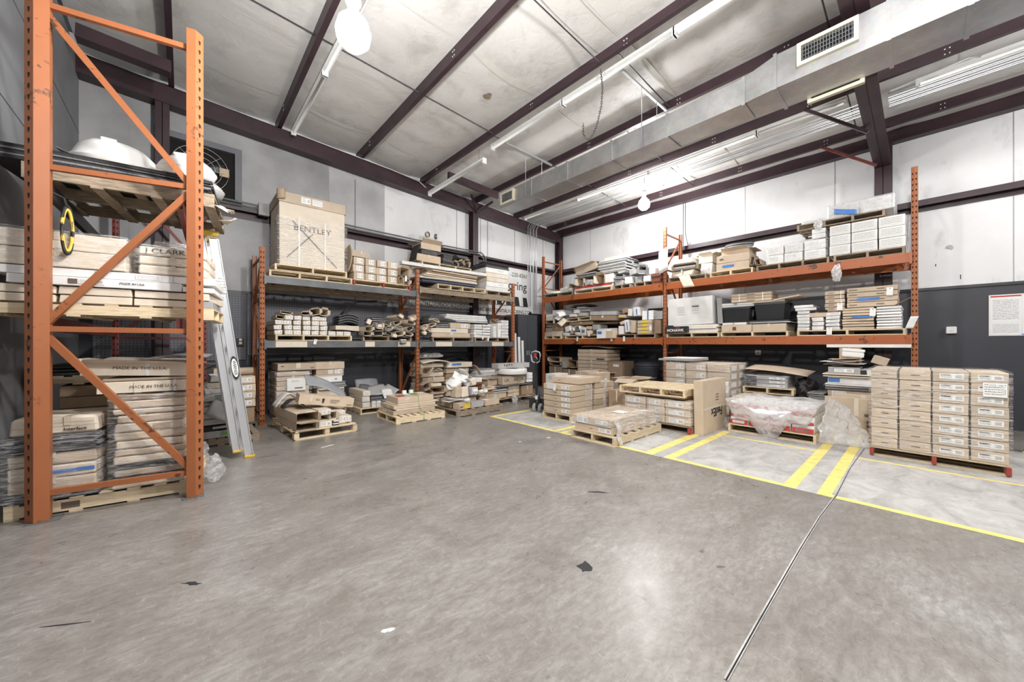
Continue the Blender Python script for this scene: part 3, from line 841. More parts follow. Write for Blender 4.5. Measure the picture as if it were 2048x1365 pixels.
# grey lockers by the corner
r = empty('storage_cabinet', (9.0, 9.2, 0)); tag(r, 'tall dark grey steel cabinet standing at the end of the back rack', 'cabinet')
MB().box(-.48, .48, .02, .62, .0, 2.62).build('body', 'cabinet_paint', r)
for sx in (-1, 1):
    d = MB().cbox(.46, .02, 2.5, .004, M=Matrix.Translation((sx*.238, .008, .06))).build('door', 'cabinet_paint', r)
    MB().cbox(.03, .03, .16, .004, M=Matrix.Translation((sx*.05, -.014, 1.2))).build('handle', 'conduit', d)
# red canister behind the big stack
x, y = 9.2, -1.26
r = empty('fire_extinguisher', (x, y, 0)); tag(r, 'red rounded cylinder behind the big wrapped stack at the right edge', 'fire extinguisher')
MB().lathe([(0, .02), (.10, .02), (.115, .05), (.115, .42), (.09, .50), (.035, .53), (.03, .56), (0, .56)], 24).build('cylinder', 'red_gloss', r)
MB().lathe([(.0, 0), (.12, 0), (.12, .035), (0, .035)], 20).build('base_ring', 'rubber', r)
MB().tube([(0, 0, .56), (-.03, 0, .64), (-.14, 0, .62), (-.18, 0, .5)], .012, 8).build('hose', 'rubber', r)
# ------------------------------------------------------------------ pallet racks
def hole_col(mb, x, y, z0, z1, step=.1, face='y', mi=1):
    z = z0
    while z < z1:
        w = .0105
        pts = [(x-w, z+.018), (x+w, z+.018), (x+w, z+.004), (x+.004, z-.02), (x-.004, z-.02), (x-w, z+.004)]
        mb.add([(a, y, c) for a, c in pts], [(0,1,2,3,4,5)], mi)
        z += step
def post_mesh(h, w=.085, d=.075, ridge=.012):
    """front faces -y, a shallow ridge down the middle and a hole column on each face"""
    mb = MB()
    mb.prism([(-w/2, 0), (0, -ridge), (w/2, 0), (w/2, d), (w/2-.012, d), (w/2-.012, .012), (-w/2+.012, .012), (-w/2+.012, d), (-w/2, d)], .012, h)
    z = .09
    while z < h-.04:
        for sx in (-1, 1):
            cx = sx*w*.26; y = -ridge*(1-abs(cx)/(w/2)) - .0012; sl = ridge/(w/2)*sx
            q = [(-.0095, .018), (.0095, .018), (.0095, .004), (.004, -.02), (-.004, -.02), (-.0095, .004)]
            mb.add([(cx+a, y+a*sl, z+c) for a, c in q], [(0,1,2,3,4,5)], 1)
        z += .1
    mb.box(-w/2-.02, w/2+.03, -.03, d+.03, 0, .012)
    return mb
def upright(rack, s, depth, h, y0=0.0):
    f = empty('upright_frame', (s, 0, 0), parent=rack)
    pm = bpy.data.meshes.get('post_%d' % int(h*100)) or post_mesh(h).mesh('post_%d' % int(h*100), ['orange_steel', 'hole_dark'])
    link('post', pm, f, (0, y0, 0)); link('post', pm, f, (0, depth, 0), (0, 0, PI))
    a, b_ = y0+.075, depth-.075
    zs = [.2]
    while zs[-1] + 1.15 < h-.1: zs.append(zs[-1]+1.15)
    zs.append(h-.18)
    for k, z in enumerate(zs):
        MB().bar((0, a, z), (0, b_, z), .038, .038).build('horizontal_brace', 'orange_steel', f)
        if k < len(zs)-1:
            z0, z1 = z+.03, zs[k+1]-.03
            p, q = ((a, z0), (b_, z1)) if k % 2 else ((b_, z0), (a, z1))
            MB().bar((0, p[0], p[1]), (0, q[0], q[1]), .036, .036).build('diagonal_brace', 'orange_steel', f)
    return f
def beam(rack, s0, s1, y, ztop, h, mat, face=-1, notes=()):
    L = s1-s0; o = empty('shelf_beam', (0, 0, 0), parent=rack)
    mb = MB().box(s0+.05, s1-.05, y, y+.05, ztop-h, ztop)
    mb.box(s0+.05, s1-.05, y+.05, y+.062, ztop-h, ztop-.035)
    b = mb.build('rail', mat, o)
    for s in (s0+.045, s1-.045):
        MB().box(s-.018, s+.018, y-.022, y+.01, ztop-h-.03, ztop+.02).build('end_bracket', mat, o)
    for (sa, sb) in notes:
        MB().box(sa, sb, y-.002, y-.0005, ztop-h+.012, ztop-.01).build('tape_label', 'clear_tape', o)
    return o
def deck(rack, s0, s1, depth, ztop):
    """cross bars between the front and rear beams"""
    n = 5
    for k in range(n):
        s = s0 + (s1-s0)*(k+.5)/n
        MB().box(s-.03, s+.03, .06, depth-.06, ztop-.03, ztop-.002).build('cross_bar', 'dark_steel', rack)

# back wall rack
A0, A1, A2 = FA.s(524.5), FA.s(836), FA.s(1027.5)
DEP = 1.05
AM, AT1, AT2 = 1.66, 2.94, 3.06       # beam tops: middle level, upper level of the two bays
r = empty('pallet_rack', FA.w(0, 0)); tag(r, 'two-bay orange and grey pallet rack along the back wall', 'pallet rack')
for s in (A0, A1, A2): upright(r, s, DEP, 3.5)
beam(r, A0, A1, -.03, AM, .14, 'grey_steel', notes=((A0+.22, A0+.78), (A0+1.98, A0+2.2), (A0+2.78, A0+3.1)))
beam(r, A1, A2, -.03, AM, .14, 'grey_steel', notes=((A1+.5, A1+1.0), (A2-.9, A2-.45)))
beam(r, A0, A1, -.03, AT1, .14, 'grey_steel', notes=())
beam(r, A1, A2, -.03, AT2, .14, 'old_wood', notes=())
for s0, s1, z in ((A0, A1, AM), (A1, A2, AM), (A0, A1, AT1), (A1, A2, AT2)):
    beam(r, s0, s1, DEP-.03, z, .14, 'old_wood' if z > 2 else 'grey_steel'); deck(r, s0, s1, DEP, z)
RACKA = r
# right wall rack
B0, B1, B2 = FB.s(1085.5), FB.s(1329), FB.s(1829)
BM, BT = 1.765, 3.27
r = empty('pallet_rack', FB.w(0, 0), (0, 0, -PI/2)); tag(r, 'two-bay orange pallet rack along the right wall', 'pallet rack')
for s in (B0, B1, B2): upright(r, s, DEP, 4.82)
for s0, s1 in ((B0, B1), (B1, B2)):
    for z in (BM, BT):
        beam(r, s0, s1, -.03, z, .18, 'orange_beam'); beam(r, s0, s1, DEP-.03, z, .18, 'orange_beam'); deck(r, s0, s1, DEP, z)
RACKB = r
# tall rack end on the left
PL, PR = Vector((-.967, 5.275, 0)), Vector((.094, 5.076, 0))
r = empty('pallet_rack', (0, 0, 0)); tag(r, 'tall worn orange pallet rack seen from its end, standing nearest the camera', 'pallet rack')
def end_post(left, h):
    mb = MB()
    if left: poly = [(-.078, .03), (-.014, -.05), (.075, -.032), (.075, .07), (.062, .07), (.062, -.01), (-.062, .045), (-.078, .045)]
    else: poly = [(-.066, -.03), (.005, -.05), (.07, .012), (.07, .07), (-.066, .07)]
    mb.prism(poly, .012, h)
    (x0, y0), (x1, y1) = (poly[0], poly[1]) if left else (poly[1], poly[2])
    t = Vector((x1-x0, y1-y0)).normalized(); n = Vector((t.y, -t.x))
    c = Vector(((x0+x1)/2, (y0+y1)/2)) + n*.0012
    z = .1
    while z < h-.05:
        q = [(-.012, .021), (.012, .021), (.012, .004), (.004, -.024), (-.004, -.024), (-.012, .004)]
        mb.add([(c.x+a*t.x, c.y+a*t.y, z+b_) for a, b_ in q], [(0,1,2,3,4,5)], 1); z += .097
    mb.box(-.10 if not left else -.07, .075 if not left else .14, -.06, .09, 0, .01, 2)
    return mb
f = empty('upright_frame', (0, 0, 0), parent=r)
end_post(True, 4.98).build('post', ['orange_steel', 'hole_dark', 'grey_steel'], f, PL)
end_post(False, 4.86).build('post', ['orange_steel', 'hole_dark', 'grey_steel'], f, PR)
dv = (PR-PL).normalized(); nv = Vector((dv.y, -dv.x, 0))
a0, b0 = PL + dv*.06 + Vector((0, .012, 0)), PR - dv*.05 + Vector((0, .012, 0))
zf = Vector((0, 0, 1))
for za, zb2 in ((4.66, 4.68), (3.20, 3.23), (1.735, 1.73), (.255, .26)):
    MB().bar(a0+zf*za, b0+zf*zb2, .045, .05).build('horizontal_brace', 'orange_steel', f)
for za, zb2 in ((4.58, 3.27), (1.80, 3.16), (1.66, .32)):
    MB().bar(a0+zf*za, b0+zf*zb2, .045, .055).build('diagonal_brace', 'orange_steel', f)
f2 = empty('upright_frame', (0, 0, 0), parent=r)
QL, QR = Vector((-.86, 9.25, 0)), Vector((.30, 9.2, 0))
pm = post_mesh(4.9).mesh('post_mesh_far', ['rust_steel', 'hole_dark'])
link('post', pm, f2, QL); link('post', pm, f2, QR)
for za, zb2 in ((4.6, 4.6), (3.1, 3.02), (1.7, 1.7), (.3, .3)):
    MB().bar(QL+Vector((.04, .04, za)), QR+Vector((-.04, .04, zb2)), .04, .045).build('horizontal_brace', 'rust_steel', f2)
for za, zb2 in ((4.55, 3.1), (3.08, 4.5), (1.75, 3.0)):
    MB().bar(QL+Vector((.04, .05, za)), QR+Vector((-.04, .05, zb2)), .04, .045).build('diagonal_brace', 'rust_steel', f2)
CT, CM = 3.15, 1.86
for (p, q), mat in (((PL, QL), 'dark_steel'), ((PR, QR), 'rust_steel')):
    for z in (CT, CM):
        dx_ = 0 if p is PL else -.12
        a, b_ = p + Vector((dx_, .09, z-.07)), q + Vector((dx_, -.03, z-.07))
        MB().bar(a, b_, .05, .14).build('shelf_beam', mat if z == CT else 'rust_steel', r)
RACKC = r
# ------------------------------------------------------------------ goods: builders
def J(*a): return ', '.join(x for x in a if x)
def root_rot(fr, rz=0.0, rx=0.0, ry=0.0): return (Matrix.Rotation(fr.rz+rz, 4, 'Z') @ Matrix.Rotation(ry, 4, 'Y') @ Matrix.Rotation(rx, 4, 'X')).to_euler()
def put_labels(o, w, d, h, stick):
    """stick: (kind, material, u0, u1, v0, v1[, face]) as fractions of the face"""
    for st in stick or ():
        kind, mat, u0, u1, v0, v1 = st[:6]; face = st[6] if len(st) > 6 else 'front'
        e = .0012
        if face == 'front':
            MB().box(-w/2+u0*w, -w/2+u1*w, -d/2-e-.003, -d/2-.003, v0*h, v1*h).build(kind, mat, o)
        elif face == 'top':
            MB().box(-w/2+u0*w, -w/2+u1*w, -d/2+v0*d, -d/2+v1*d, h+.003, h+.003+e).build(kind, mat, o)
        elif face == 'right':
            MB().box(w/2+.003, w/2+.003+e, -d/2+u0*d, -d/2+u1*d, v0*h, v1*h).build(kind, mat, o)
        elif face == 'left':
            MB().box(-w/2-.003-e, -w/2-.003, -d/2+u0*d, -d/2+u1*d, v0*h, v1*h).build(kind, mat, o)
        elif face == 'fronttop':   # tape over the edge
            MB().box(-w/2+u0*w, -w/2+u1*w, -d/2-e-.003, -d/2-.003, h*v0, h+.003).box(-w/2+u0*w, -w/2+u1*w, -d/2-.003, -d/2+v1*d, h+.002, h+.002+e).build(kind, mat, o)
def kind_name(w, d, h, mat):
    if mat in ('white_card', 'grey_card', 'paper'): return 'white_carton' if mat != 'grey_card' else 'grey_carton'
    if w > 1.0: return 'long_carton'
    if h < .10 and w > .45: return 'flat_carton'
    return 'carton'
def carton(fr, s, dep, z, w, d, h, mat, label, cat='box', group=None, rz=0.0, rx=0.0, ry=0.0, stick=None, mesh=None, name=None, jit=.0025, ch=.004):
    name = name or kind_name(w, d, h, mat)
    o = link(name, mesh or MB().cbox(w, d, h, ch, jit).mesh(name, mat), None, fr.w(s, dep, z), root_rot(fr, rz, rx, ry))
    if stick is None and mat.startswith('kraft') and w > .28 and h > .09 and abs(ry) < .1: stick = TAPE
    tag(o, label, cat, group); put_labels(o, w, d, h, stick)
    return o
TAPE = [('packing_tape', 'clear_tape', .465, .535, .55, .9, 'fronttop')]
def block(fr, px0, px1, dep, D, z0, z1, mat, label, **k):
    """a carton whose front spans the given bearings"""
    s0, s1 = fr.s(px0, dep), fr.s(px1, dep)
    return carton(fr, (s0+s1)/2, dep+D/2, z0, s1-s0-.004, D, z1-z0-.003, mat, label, **k)
def grid(fr, s0, s1, dep, D, z0, z1, rows, cols, mat, desc, where, group, stick=None, jit=.004, skip=(), widths=None, cat='box', name=None, push=.012, yaw=.006):
    out = []; H = (z1-z0)/rows; cache = {}
    ws = widths or [1]*cols; tot = sum(ws); xs = [s0]
    for q in ws: xs.append(xs[-1] + (s1-s0)*q/tot)
    for i in range(rows):
        for j in range(cols):
            if (i, j) in skip: continue
            w = xs[j+1]-xs[j]-.010; m = mat(i, j) if callable(mat) else mat
            nm = name or kind_name(w, D, H, m)
            key = (round(w, 3), m, RN.randrange(3))
            if key not in cache: cache[key] = MB().cbox(w, D, H-.004, .005, jit*.6).mesh(nm, m)
            o = link(nm, cache[key], None, fr.w((xs[j]+xs[j+1])/2 + RN.uniform(-jit, jit)*.4, dep+D/2+RN.uniform(0, push), z0+i*H+.001), (0, 0, fr.rz+RN.uniform(-yaw, yaw)*.5))
            tag(o, J(desc, layer_word(i, rows), col_word(j, cols), where), cat, group)
            st_ = stick(i, j) if callable(stick) else stick
            if st_ is None and m.startswith('kraft') and w > .28 and H > .09: st_ = TAPE
            put_labels(o, w, D, H-.004, st_)
            out.append(o)
    return out
def pallet(fr, s0, s1, d0, d1, z, label, mat='pine', h=.13, run='d', n=3, ends=None, group='wooden pallets', blocks=False, rz=0.0, boards=7, ry=0.0, rx=0.0):
    """run 'd': stringers go away from the aisle, so their ends show in front"""
    w, d = s1-s0, d1-d0
    o = empty('wooden_pallet', fr.w((s0+s1)/2, (d0+d1)/2, z), root_rot(fr, rz, rx, ry)); tag(o, label, 'pallet')
    t = .018; sw = .038
    L, A = (d, w) if run == 'd' else (w, d)        # stringer length, span across stringers
    T = Matrix.Identity(4) if run == 'd' else Matrix.Rotation(PI/2, 4, 'Z')
    for k in range(n):
        x = -A/2+sw/2 + (A-sw)*k/(n-1)
        mb = MB()
        if blocks:
            for y in (-L/2+.06, 0, L/2-.06): mb.box(x-sw, x+sw, y-.06, y+.06, t, h-t, 0, T)
            mb.box(x-sw, x+sw, -L/2, L/2, h-2*t, h-t, 0, T)
        else: mb.box(x-sw/2, x+sw/2, -L/2, L/2, t, h-t, 0, T)
        if ends:
            for y in (-L/2, L/2): mb.box(x-sw/2-.001, x+sw/2+.001, y-.0015, y+.0015, t-.001, h-t+.001, 1, T)
            for y in (-1, 1): mb.box(x-sw/2-.0015, x+sw/2+.0015, y*L/2-.05, y*L/2+.05, t, h-t, 1, T)
        mb.build('block_row' if blocks else 'stringer', [mat, ends or mat], o)
    mb = MB()
    for k in range(boards):
        y = -L/2 + (L-.09)*k/(boards-1); mb.box(-A/2, A/2, y, y+.09, h-t, h, 0, T, .0015)
    mb.build('top_boards', mat, o)
    for k in range(4):
        y = -L/2 + (L-.09)*k/3; MB().box(-A/2, A/2, y, y+.09, 0, t, 0, T, .0015).build('bottom_board', mat, o)
    return o
def open_box(fr, s, dep, z, w, d, h, mat, label, cat='open box', group=None, rz=0.0, rx=0.0, ry=0.0, mouth='front', spread=.6, flap=.45, slab=None, name='open_carton', stick=None):
    """a carton whose mouth faces the aisle or the roof, its flaps standing off"""
    o = empty(name, fr.w(s, dep, z), root_rot(fr, rz, rx, ry)); tag(o, label, cat, group)
    t = .005; mb = MB()
    if mouth == 'front':
        mb.box(-w/2, w/2, -d/2, d/2, 0, t).box(-w/2, w/2, -d/2, d/2, h-t, h).box(-w/2, -w/2+t, -d/2, d/2, t, h-t).box(w/2-t, w/2, -d/2, d/2, t, h-t).box(-w/2, w/2, d/2-t, d/2, 0, h)
        mb.build('body', mat, o)
        f = min(w, h)*flap
        for k, (ax, sg) in enumerate((('x', -1), ('x', 1), ('z', 1), ('z', -1))):
            a = spread*RN.uniform(.5, 1.3); b = MB(); L = f*RN.uniform(.7, 1.1)
            ca, sa = math.cos(a)*L, math.sin(a)*L
            if ax == 'x': pts = [(sg*w/2, -d/2, .01), (sg*w/2, -d/2, h-.01), (sg*(w/2+sa), -d/2-ca, h-.01-.1*h), (sg*(w/2+sa), -d/2-ca, .01+.1*h)]
            else:
                z0 = h if sg > 0 else 0
                if sg < 0: sa = min(sa, .01); ca = L*.9
                pts = [(-w/2+.01, -d/2, z0), (w/2-.01, -d/2, z0), (w/2-.01-.08*w, -d/2-ca, z0+sg*sa), (-w/2+.01+.08*w, -d/2-ca, z0+sg*sa)]
            b.add(pts, [(0,1,2,3)]); q = [Vector(p) for p in pts]; nn = (q[1]-q[0]).cross(q[2]-q[0]).normalized()*.004
            b.add([p+nn for p in q], [(3,2,1,0)]); b.build('flap', mat, o)
        if slab: 
            for k in range(3): MB().box(-w/2+.012, w/2-.012, -d/2-.03*RN.random(), d/2-.02, t+h*.2*k+.002, t+h*.2*k+h*.15).build('packed_tile', slab, o)
    else:
        mb.box(-w/2, w/2, -d/2, d/2, 0, t).box(-w/2, -w/2+t, -d/2, d/2, t, h).box(w/2-t, w/2, -d/2, d/2, t, h).box(-w/2+t, w/2-t, -d/2, -d/2+t, t, h).box(-w/2+t, w/2-t, d/2-t, d/2, t, h)
        mb.build('body', mat, o)
        f = min(w, d)*flap
        for ax, sg in (('x', -1), ('x', 1), ('y', -1), ('y', 1)):
            a = RN.uniform(-.5, 1.0)*spread*1.6; L = f*RN.uniform(.7, 1); ca, sa = math.cos(a)*L, math.sin(a)*L
            if ax == 'x': pts = [(sg*w/2, -d/2, h), (sg*w/2, d/2, h), (sg*(w/2+ca), d/2-.05*d, h+sa), (sg*(w/2+ca), -d/2+.05*d, h+sa)]
            else: pts = [(-w/2, sg*d/2, h), (w/2, sg*d/2, h), (w/2-.05*w, sg*(d/2+ca), h+sa), (-w/2+.05*w, sg*(d/2+ca), h+sa)]
            b = MB(); b.add(pts, [(0,1,2,3)]); q = [Vector(p) for p in pts]; nn = (q[1]-q[0]).cross(q[2]-q[0]).normalized()*.004
            b.add([p+nn for p in q], [(3,2,1,0)]); b.build('flap', mat, o)
        if slab: MB().box(-w/2+.012, w/2-.012, -d/2+.012, d/2-.012, t+.002, h*.7).build('packed_tile', slab, o)
    put_labels(o, w, d, h, stick)
    return o
def tossed(fr, s0, s1, d0, d1, z0, z1, a, mat, label, kind='open', group=None, slab=None, rz=0.0, stick=None, flap=.4):
    """a carton tipped by angle a inside the given space"""
    W, H = s1-s0, z1-z0; ca, sa = abs(math.cos(a)), abs(math.sin(a))
    k = min(W/(W*ca+H*sa), H/(W*sa+H*ca))*.97
    w, h = W*k, H*k
    cx, cz = (s0+s1)/2, (z0+z1)/2
    # base centre of the tipped box
    bx, bz = cx - math.sin(a)*h/2, cz - math.cos(a)*h/2
    if kind == 'open': return open_box(fr, bx, (d0+d1)/2, bz, w, d1-d0, h, mat, label, 'box', group, rz, 0, a, 'front', .55, flap, slab, stick=stick)
    return carton(fr, bx, (d0+d1)/2, bz, w, d1-d0, h, mat, label, 'box', group, rz, 0, a, stick=stick)
def tiles(fr, s0, s1, d0, d1, z0, n, th, mat, desc, where, group, sag=0.0, jit=.012, name='carpet_tile', cat='carpet tile', bow=0.0, gap=.0015):
    w, d = s1-s0, d1-d0; me = {}
    for i in range(n):
        m = mat[i % len(mat)] if isinstance(mat, (list, tuple)) else mat
        key = (m, i % 3 if bow or sag else 0)
        if key not in me:
            a = RN.uniform(.9, 1.1)
            fn = lambda u, v: th + bow*math.sin(PI*u) + sag*a*abs(2*u-1)**2*-1
            me[key] = MB().sheet(w, d, th, fn, 6 if bow or sag else 2, 2, smooth=False).mesh(name, m)
        o = link(name, me[key], None, fr.w((s0+s1)/2+RN.uniform(-jit, jit), (d0+d1)/2+RN.uniform(-jit, jit), z0+i*(th+gap)), (0, 0, fr.rz+RN.uniform(-.03, .03)))
        tag(o, J(desc, layer_word(i, n), where), cat, group)
def slabsheet(fr, s, dep, z, w, d, th, fn, mat, label, cat='sheet', rz=0.0, rx=0.0, ry=0.0, name='cardboard_sheet', nx=10, ny=6, group=None, smooth=True):
    o = link(name, MB().sheet(w, d, th, fn, nx, ny, 0, None, smooth).mesh(name, mat), None, fr.w(s, dep, z), root_rot(fr, rz, rx, ry))
    tag(o, label, cat, group); return o
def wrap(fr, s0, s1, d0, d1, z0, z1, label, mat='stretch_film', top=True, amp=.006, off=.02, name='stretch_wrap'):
    """a skin of stretch film round a stack"""
    off += .012; z1 += .006
    w, d = s1-s0+2*off, d1-d0+2*off; o_ = MB(); per = []
    nS, nD, nZ = 14, 10, 10
    ring = [(-w/2+w*i/nS, -d/2) for i in range(nS)] + [(w/2, -d/2+d*i/nD) for i in range(nD)] + [(w/2-w*i/nS, d/2) for i in range(nS)] + [(-w/2, d/2-d*i/nD) for i in range(nD)]
    n = len(ring); vs = []
    for k in range(nZ+1):
        z = (z1-z0)*k/nZ
        for i, (x, y) in enumerate(ring):
            q = noise.noise(Vector((x*3+k*.4, y*3, z*9+s0*7))); f = 1+amp*max(q, 0)/max(min(w, d), .2)*2
            zz = z - (.012*abs(noise.noise(Vector((x*9, y*9, s0)))) if k == 0 else 0)
            vs.append((x*f, y*f, zz))
    fs = [(k*n+i, k*n+(i+1) % n, (k+1)*n+(i+1) % n, (k+1)*n+i) for k in range(nZ) for i in range(n)]
    if top: fs.append([nZ*n+i for i in range(n)])
    o_.add(vs, fs, 0, None, True)
    o = o_.build(name, mat, None, fr.w((s0+s1)/2, (d0+d1)/2, z0), (0, 0, fr.rz))
    tag(o, label, 'plastic wrap'); return o
def crumple(fr, s, dep, z, w, d, h, mat, label, cat='plastic film', name='crumpled_film', seed=1, rz=0.0, sharp=1.0):
    """a crumpled lump resting on its base"""
    bm = bmesh.new(); bmesh.ops.create_icosphere(bm, subdivisions=4, radius=1)
    for v in bm.verts:
        p = v.co.copy(); q = noise.noise(p*1.6+Vector((seed*3.1, 0, 0)))*.35 + noise.noise(p*4+Vector((0, seed, 0)))*.2*sharp + abs(noise.noise(p*8+Vector((0, seed, 5))))*.12*sharp
        p *= 1+q-.2
        v.co = Vector((p.x*w/2, p.y*d/2, max(0, (p.z*.5+.42))*h))
    me = bpy.data.meshes.new(name); bm.to_mesh(me); bm.free(); me.materials.append(MATS[mat])
    me.polygons.foreach_set('use_smooth', [True]*len(me.polygons))
    o = link(name, me, None, fr.w(s, dep, z), (0, 0, fr.rz+rz)); tag(o, label, cat); return o
def paper_tag(fr, px, py, dep, w, h, label, ry=0.0):
    s = fr.s(px, dep); z = fr.z(px, py, dep)
    o = link('paper_tag', MB().cbox(w, .002, h, .0004, M=Matrix.Translation((0, 0, -h))).mesh('paper_tag', 'paper'), None, fr.w(s, dep, z), root_rot(fr, 0, 0, ry))
    tag(o, label, 'tag'); MB().lathe([(0, 0), (.008, 0)], 10, M=Matrix.Translation((0, -.0016, -.02))@Matrix.Rotation(PI/2, 4, 'X')).build('eyelet', 'ink', o)
    return o
lab = lambda m='ship_label', u0=.12, u1=.88, v0=.15, v1=.85: [('shipping_label', m, u0, u1, v0, v1)]
# ------------------------------------------------------------------ tall rack, seen from its end
TC = Frame(.05, 5.20, math.radians(-9.5))      # goods stand skewed on this rack; s runs left from the aisle corner (negative)
# floor level
pallet(TC, -1.27, .0, .06, 1.1, 0, 'long pale pallet on the floor under the tall rack, with a stencilled mark', 'pine', .135, 's', 3)
MB().box(-.86, -.74, -.0215, -.0195, .04, .10).build('stencil', 'ink_soft', bpy.context.scene.objects[-1].parent if False else [o for o in SC.objects if o.name.startswith('wooden_pallet')][-1]).location = (.57, -.50, 0)
R0, R1 = -.60, -.03
g = 'flat cartons in the wrapped right-hand stack of the tall rack'
zc = .137
spec = [(.085, 'kraft'), (.035, 'tile_dark'), (.075, 'kraft'), (.05, 'tile_grey'), (.085, 'kraft_pale'), (.07, 'kraft'), (.085, 'kraft_pale'), (.085, 'kraft'), (.09, 'kraft_pale'), (.085, 'kraft'), (.06, 'kraft_pale'), (.085, 'kraft'), (.055, 'kraft_dark')]
k = 0; words = 0
for i, (h, m) in enumerate(spec):
    if m.startswith('tile'):
        n = 5; tiles(TC, R0+.02, R1-.03, .09, .65, zc, n, h/n-.0015, [m, 'tile_dark'], 'dark carpet tile', 'between cartons %s in the right stack, tall rack' % ('low' if i == 1 else 'higher'), g+' tiles', jit=.01); zc += h
    else:
        w = R1-R0-RN.uniform(.0, .05)
        carton(TC, (R0+R1)/2+RN.uniform(-.008, .008), .36, zc, w, .57, h-.005, m, J('flat wrapped carton', ORD[k]+' from the floor', 'right stack on the tall rack'), 'box', g, RN.uniform(-.012, .012), jit=.006, ch=.012,
               stick=[('torn_patch', 'kraft_inside', .55, .8, .2, .8)] if k == 6 else None)
        k += 1; zc += h
c1 = carton(TC, -.37, .40, zc+.016, .70, .58, .118, 'kraft_pale', 'kraft carton lettered made in the USA with white strap, below the topmost one', rz=.03, stick=[('strap', 'strap_white', .81, .84, 0, .03, 'fronttop'), ('tape', 'clear_tape', .38, .46, 0, .9)])
text('MADE IN THE U.S.A.', .042, c1, (.07, -.2945, .058), mat='ink_soft')
carton(TC, -.33, .40, zc+.138, .70, .54, .03, 'kraft', 'thin kraft sheet carton between the two made in USA cartons')
c2 = open_box(TC, -.43, .42, zc+.19, .80, .60, .135, 'kraft_pale', 'topmost open carton of dark carpet tile, lettered made in the USA', 'open box', rz=.03, ry=.05, mouth='top', spread=.2, flap=.2, slab='tile_dark')
text('MADE IN THE U.S.A.', .046, c2, (.02, -.3025, .075), mat='ink_soft')
MB().box(.06, .085, -.3025, -.3005, 0, .135).build('strap', 'strap_white', c2)
slabsheet(TC, -.15, .40, zc+.36, .55, .5, .008, lambda u, v: .03*math.sin(3*u)+.02*v, 'tile_grey', 'loose grey carpet tile sagging over the top open carton on the tall rack', 'carpet tile', ry=-.03, name='carpet_tile')
wrap(TC, R0-.006, R1+.006, .06, .66, .15, zc+.0, 'clear film round the right-hand stack on the tall rack', off=.002)
crumple(TC, .17, .30, .006, .22, .22, .36, 'clear_bag', 'torn clear film hanging to the floor beside the right rack post', seed=4)
# left stack
L0, L1 = -1.28, -.685
zc = .137
tiles(TC, L0, L1, .07, .66, zc, 6, .012, ['tile_dark', 'tile_grey'], 'dark carpet tile', 'bottom pile of the left stack, tall rack', 'tiles low in the left stack', jit=.01); zc += 6*.0135
for i, (h, m) in enumerate(((.12, 'kraft'), (.125, 'kraft_pale'), (.12, 'kraft'))):
    st = [('blue_tape', 'blue_tape', .50, .98, .35, .62)] if i == 1 else None
    o = carton(TC, (L0+L1)/2, .37, zc, L1-L0-.03, .58, h-.005, m, ('%s wrapped carton of the left stack on the tall rack' % ('lowest', 'blue-taped middle', 'upper')[i]), 'box', None, RN.uniform(-.01, .01), jit=.005, ch=.012, stick=st); zc += h
tiles(TC, L0+.01, L1, .07, .66, zc, 14, .010, ['tile_dark', 'tile_grey', 'tile_dark'], 'dark carpet tile', 'under the printed carton, left stack, tall rack', 'tiles in the left stack', jit=.014); zc += 14*.0115
o = carton(TC, (L0+L1)/2+.015, .36, zc, L1-L0-.03, .58, .165, 'kraft_pale', 'carton with the Interface name lying on the left stack of the tall rack', stick=[('tape', 'clear_tape', .60, .68, .5, .3, 'fronttop')], ch=.02, jit=.008)
text('Interface', .042, o, (.13, -.296, .045), mat='ink', bold=.0008)
for r_ in range(5): 
    pass
MB().box(-.26, .28, -.2945, -.2935, .075, .077).box(-.2, .25, -.2945, -.2935, .11, .112).build('printed_lines', 'ink_soft', o)
wrap(TC, L0-.004, L1+.004, .055, .67, .15, zc-.01, 'clear film round the left-hand stack on the tall rack', off=.002)
# farther goods under the tall rack
fb = FY(6.75)
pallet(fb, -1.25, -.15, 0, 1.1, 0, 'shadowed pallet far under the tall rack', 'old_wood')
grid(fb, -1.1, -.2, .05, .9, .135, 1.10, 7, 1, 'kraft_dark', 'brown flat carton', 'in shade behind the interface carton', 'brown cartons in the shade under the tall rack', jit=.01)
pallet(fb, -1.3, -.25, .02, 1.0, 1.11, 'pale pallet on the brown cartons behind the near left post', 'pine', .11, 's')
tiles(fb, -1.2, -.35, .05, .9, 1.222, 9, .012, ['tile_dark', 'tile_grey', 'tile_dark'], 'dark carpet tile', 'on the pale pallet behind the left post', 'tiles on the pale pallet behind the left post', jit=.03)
# middle level of the tall rack
z = CM+.004
pallet(TC, -1.42, .19, .12, .99, z, 'wide pale pallet on the middle level of the tall rack', 'pine', .13, 's', 3)
slabsheet(TC, -.55, .62, z-.0, .9, .3, .004, lambda u, v: -.02-.01*math.sin(5*u), 'red_card', 'red edged board hanging under the wide pallet of the tall rack', 'board') if False else None
z += .132
grid(TC, -1.38, -.03, .14, .84, z, z+.165, 2, 3, 'kraft_pale', 'long kraft carton', 'on the wide pallet, tall rack', 'long kraft cartons on the wide pallet', widths=[2, 2.6, 2.2], jit=.01)
block_w = [(-1.40, -.62), (-.62, .17)]
carton(TC, .085, .55, z, .17, .85, .075, 'grey_card', 'grey carton end sticking out at the right of the wide pallet', rz=.04)
carton(TC, .075, .55, z+.08, .19, .85, .08, 'kraft_pale', 'torn kraft carton end at the right of the wide pallet', rz=-.05)
z += .168
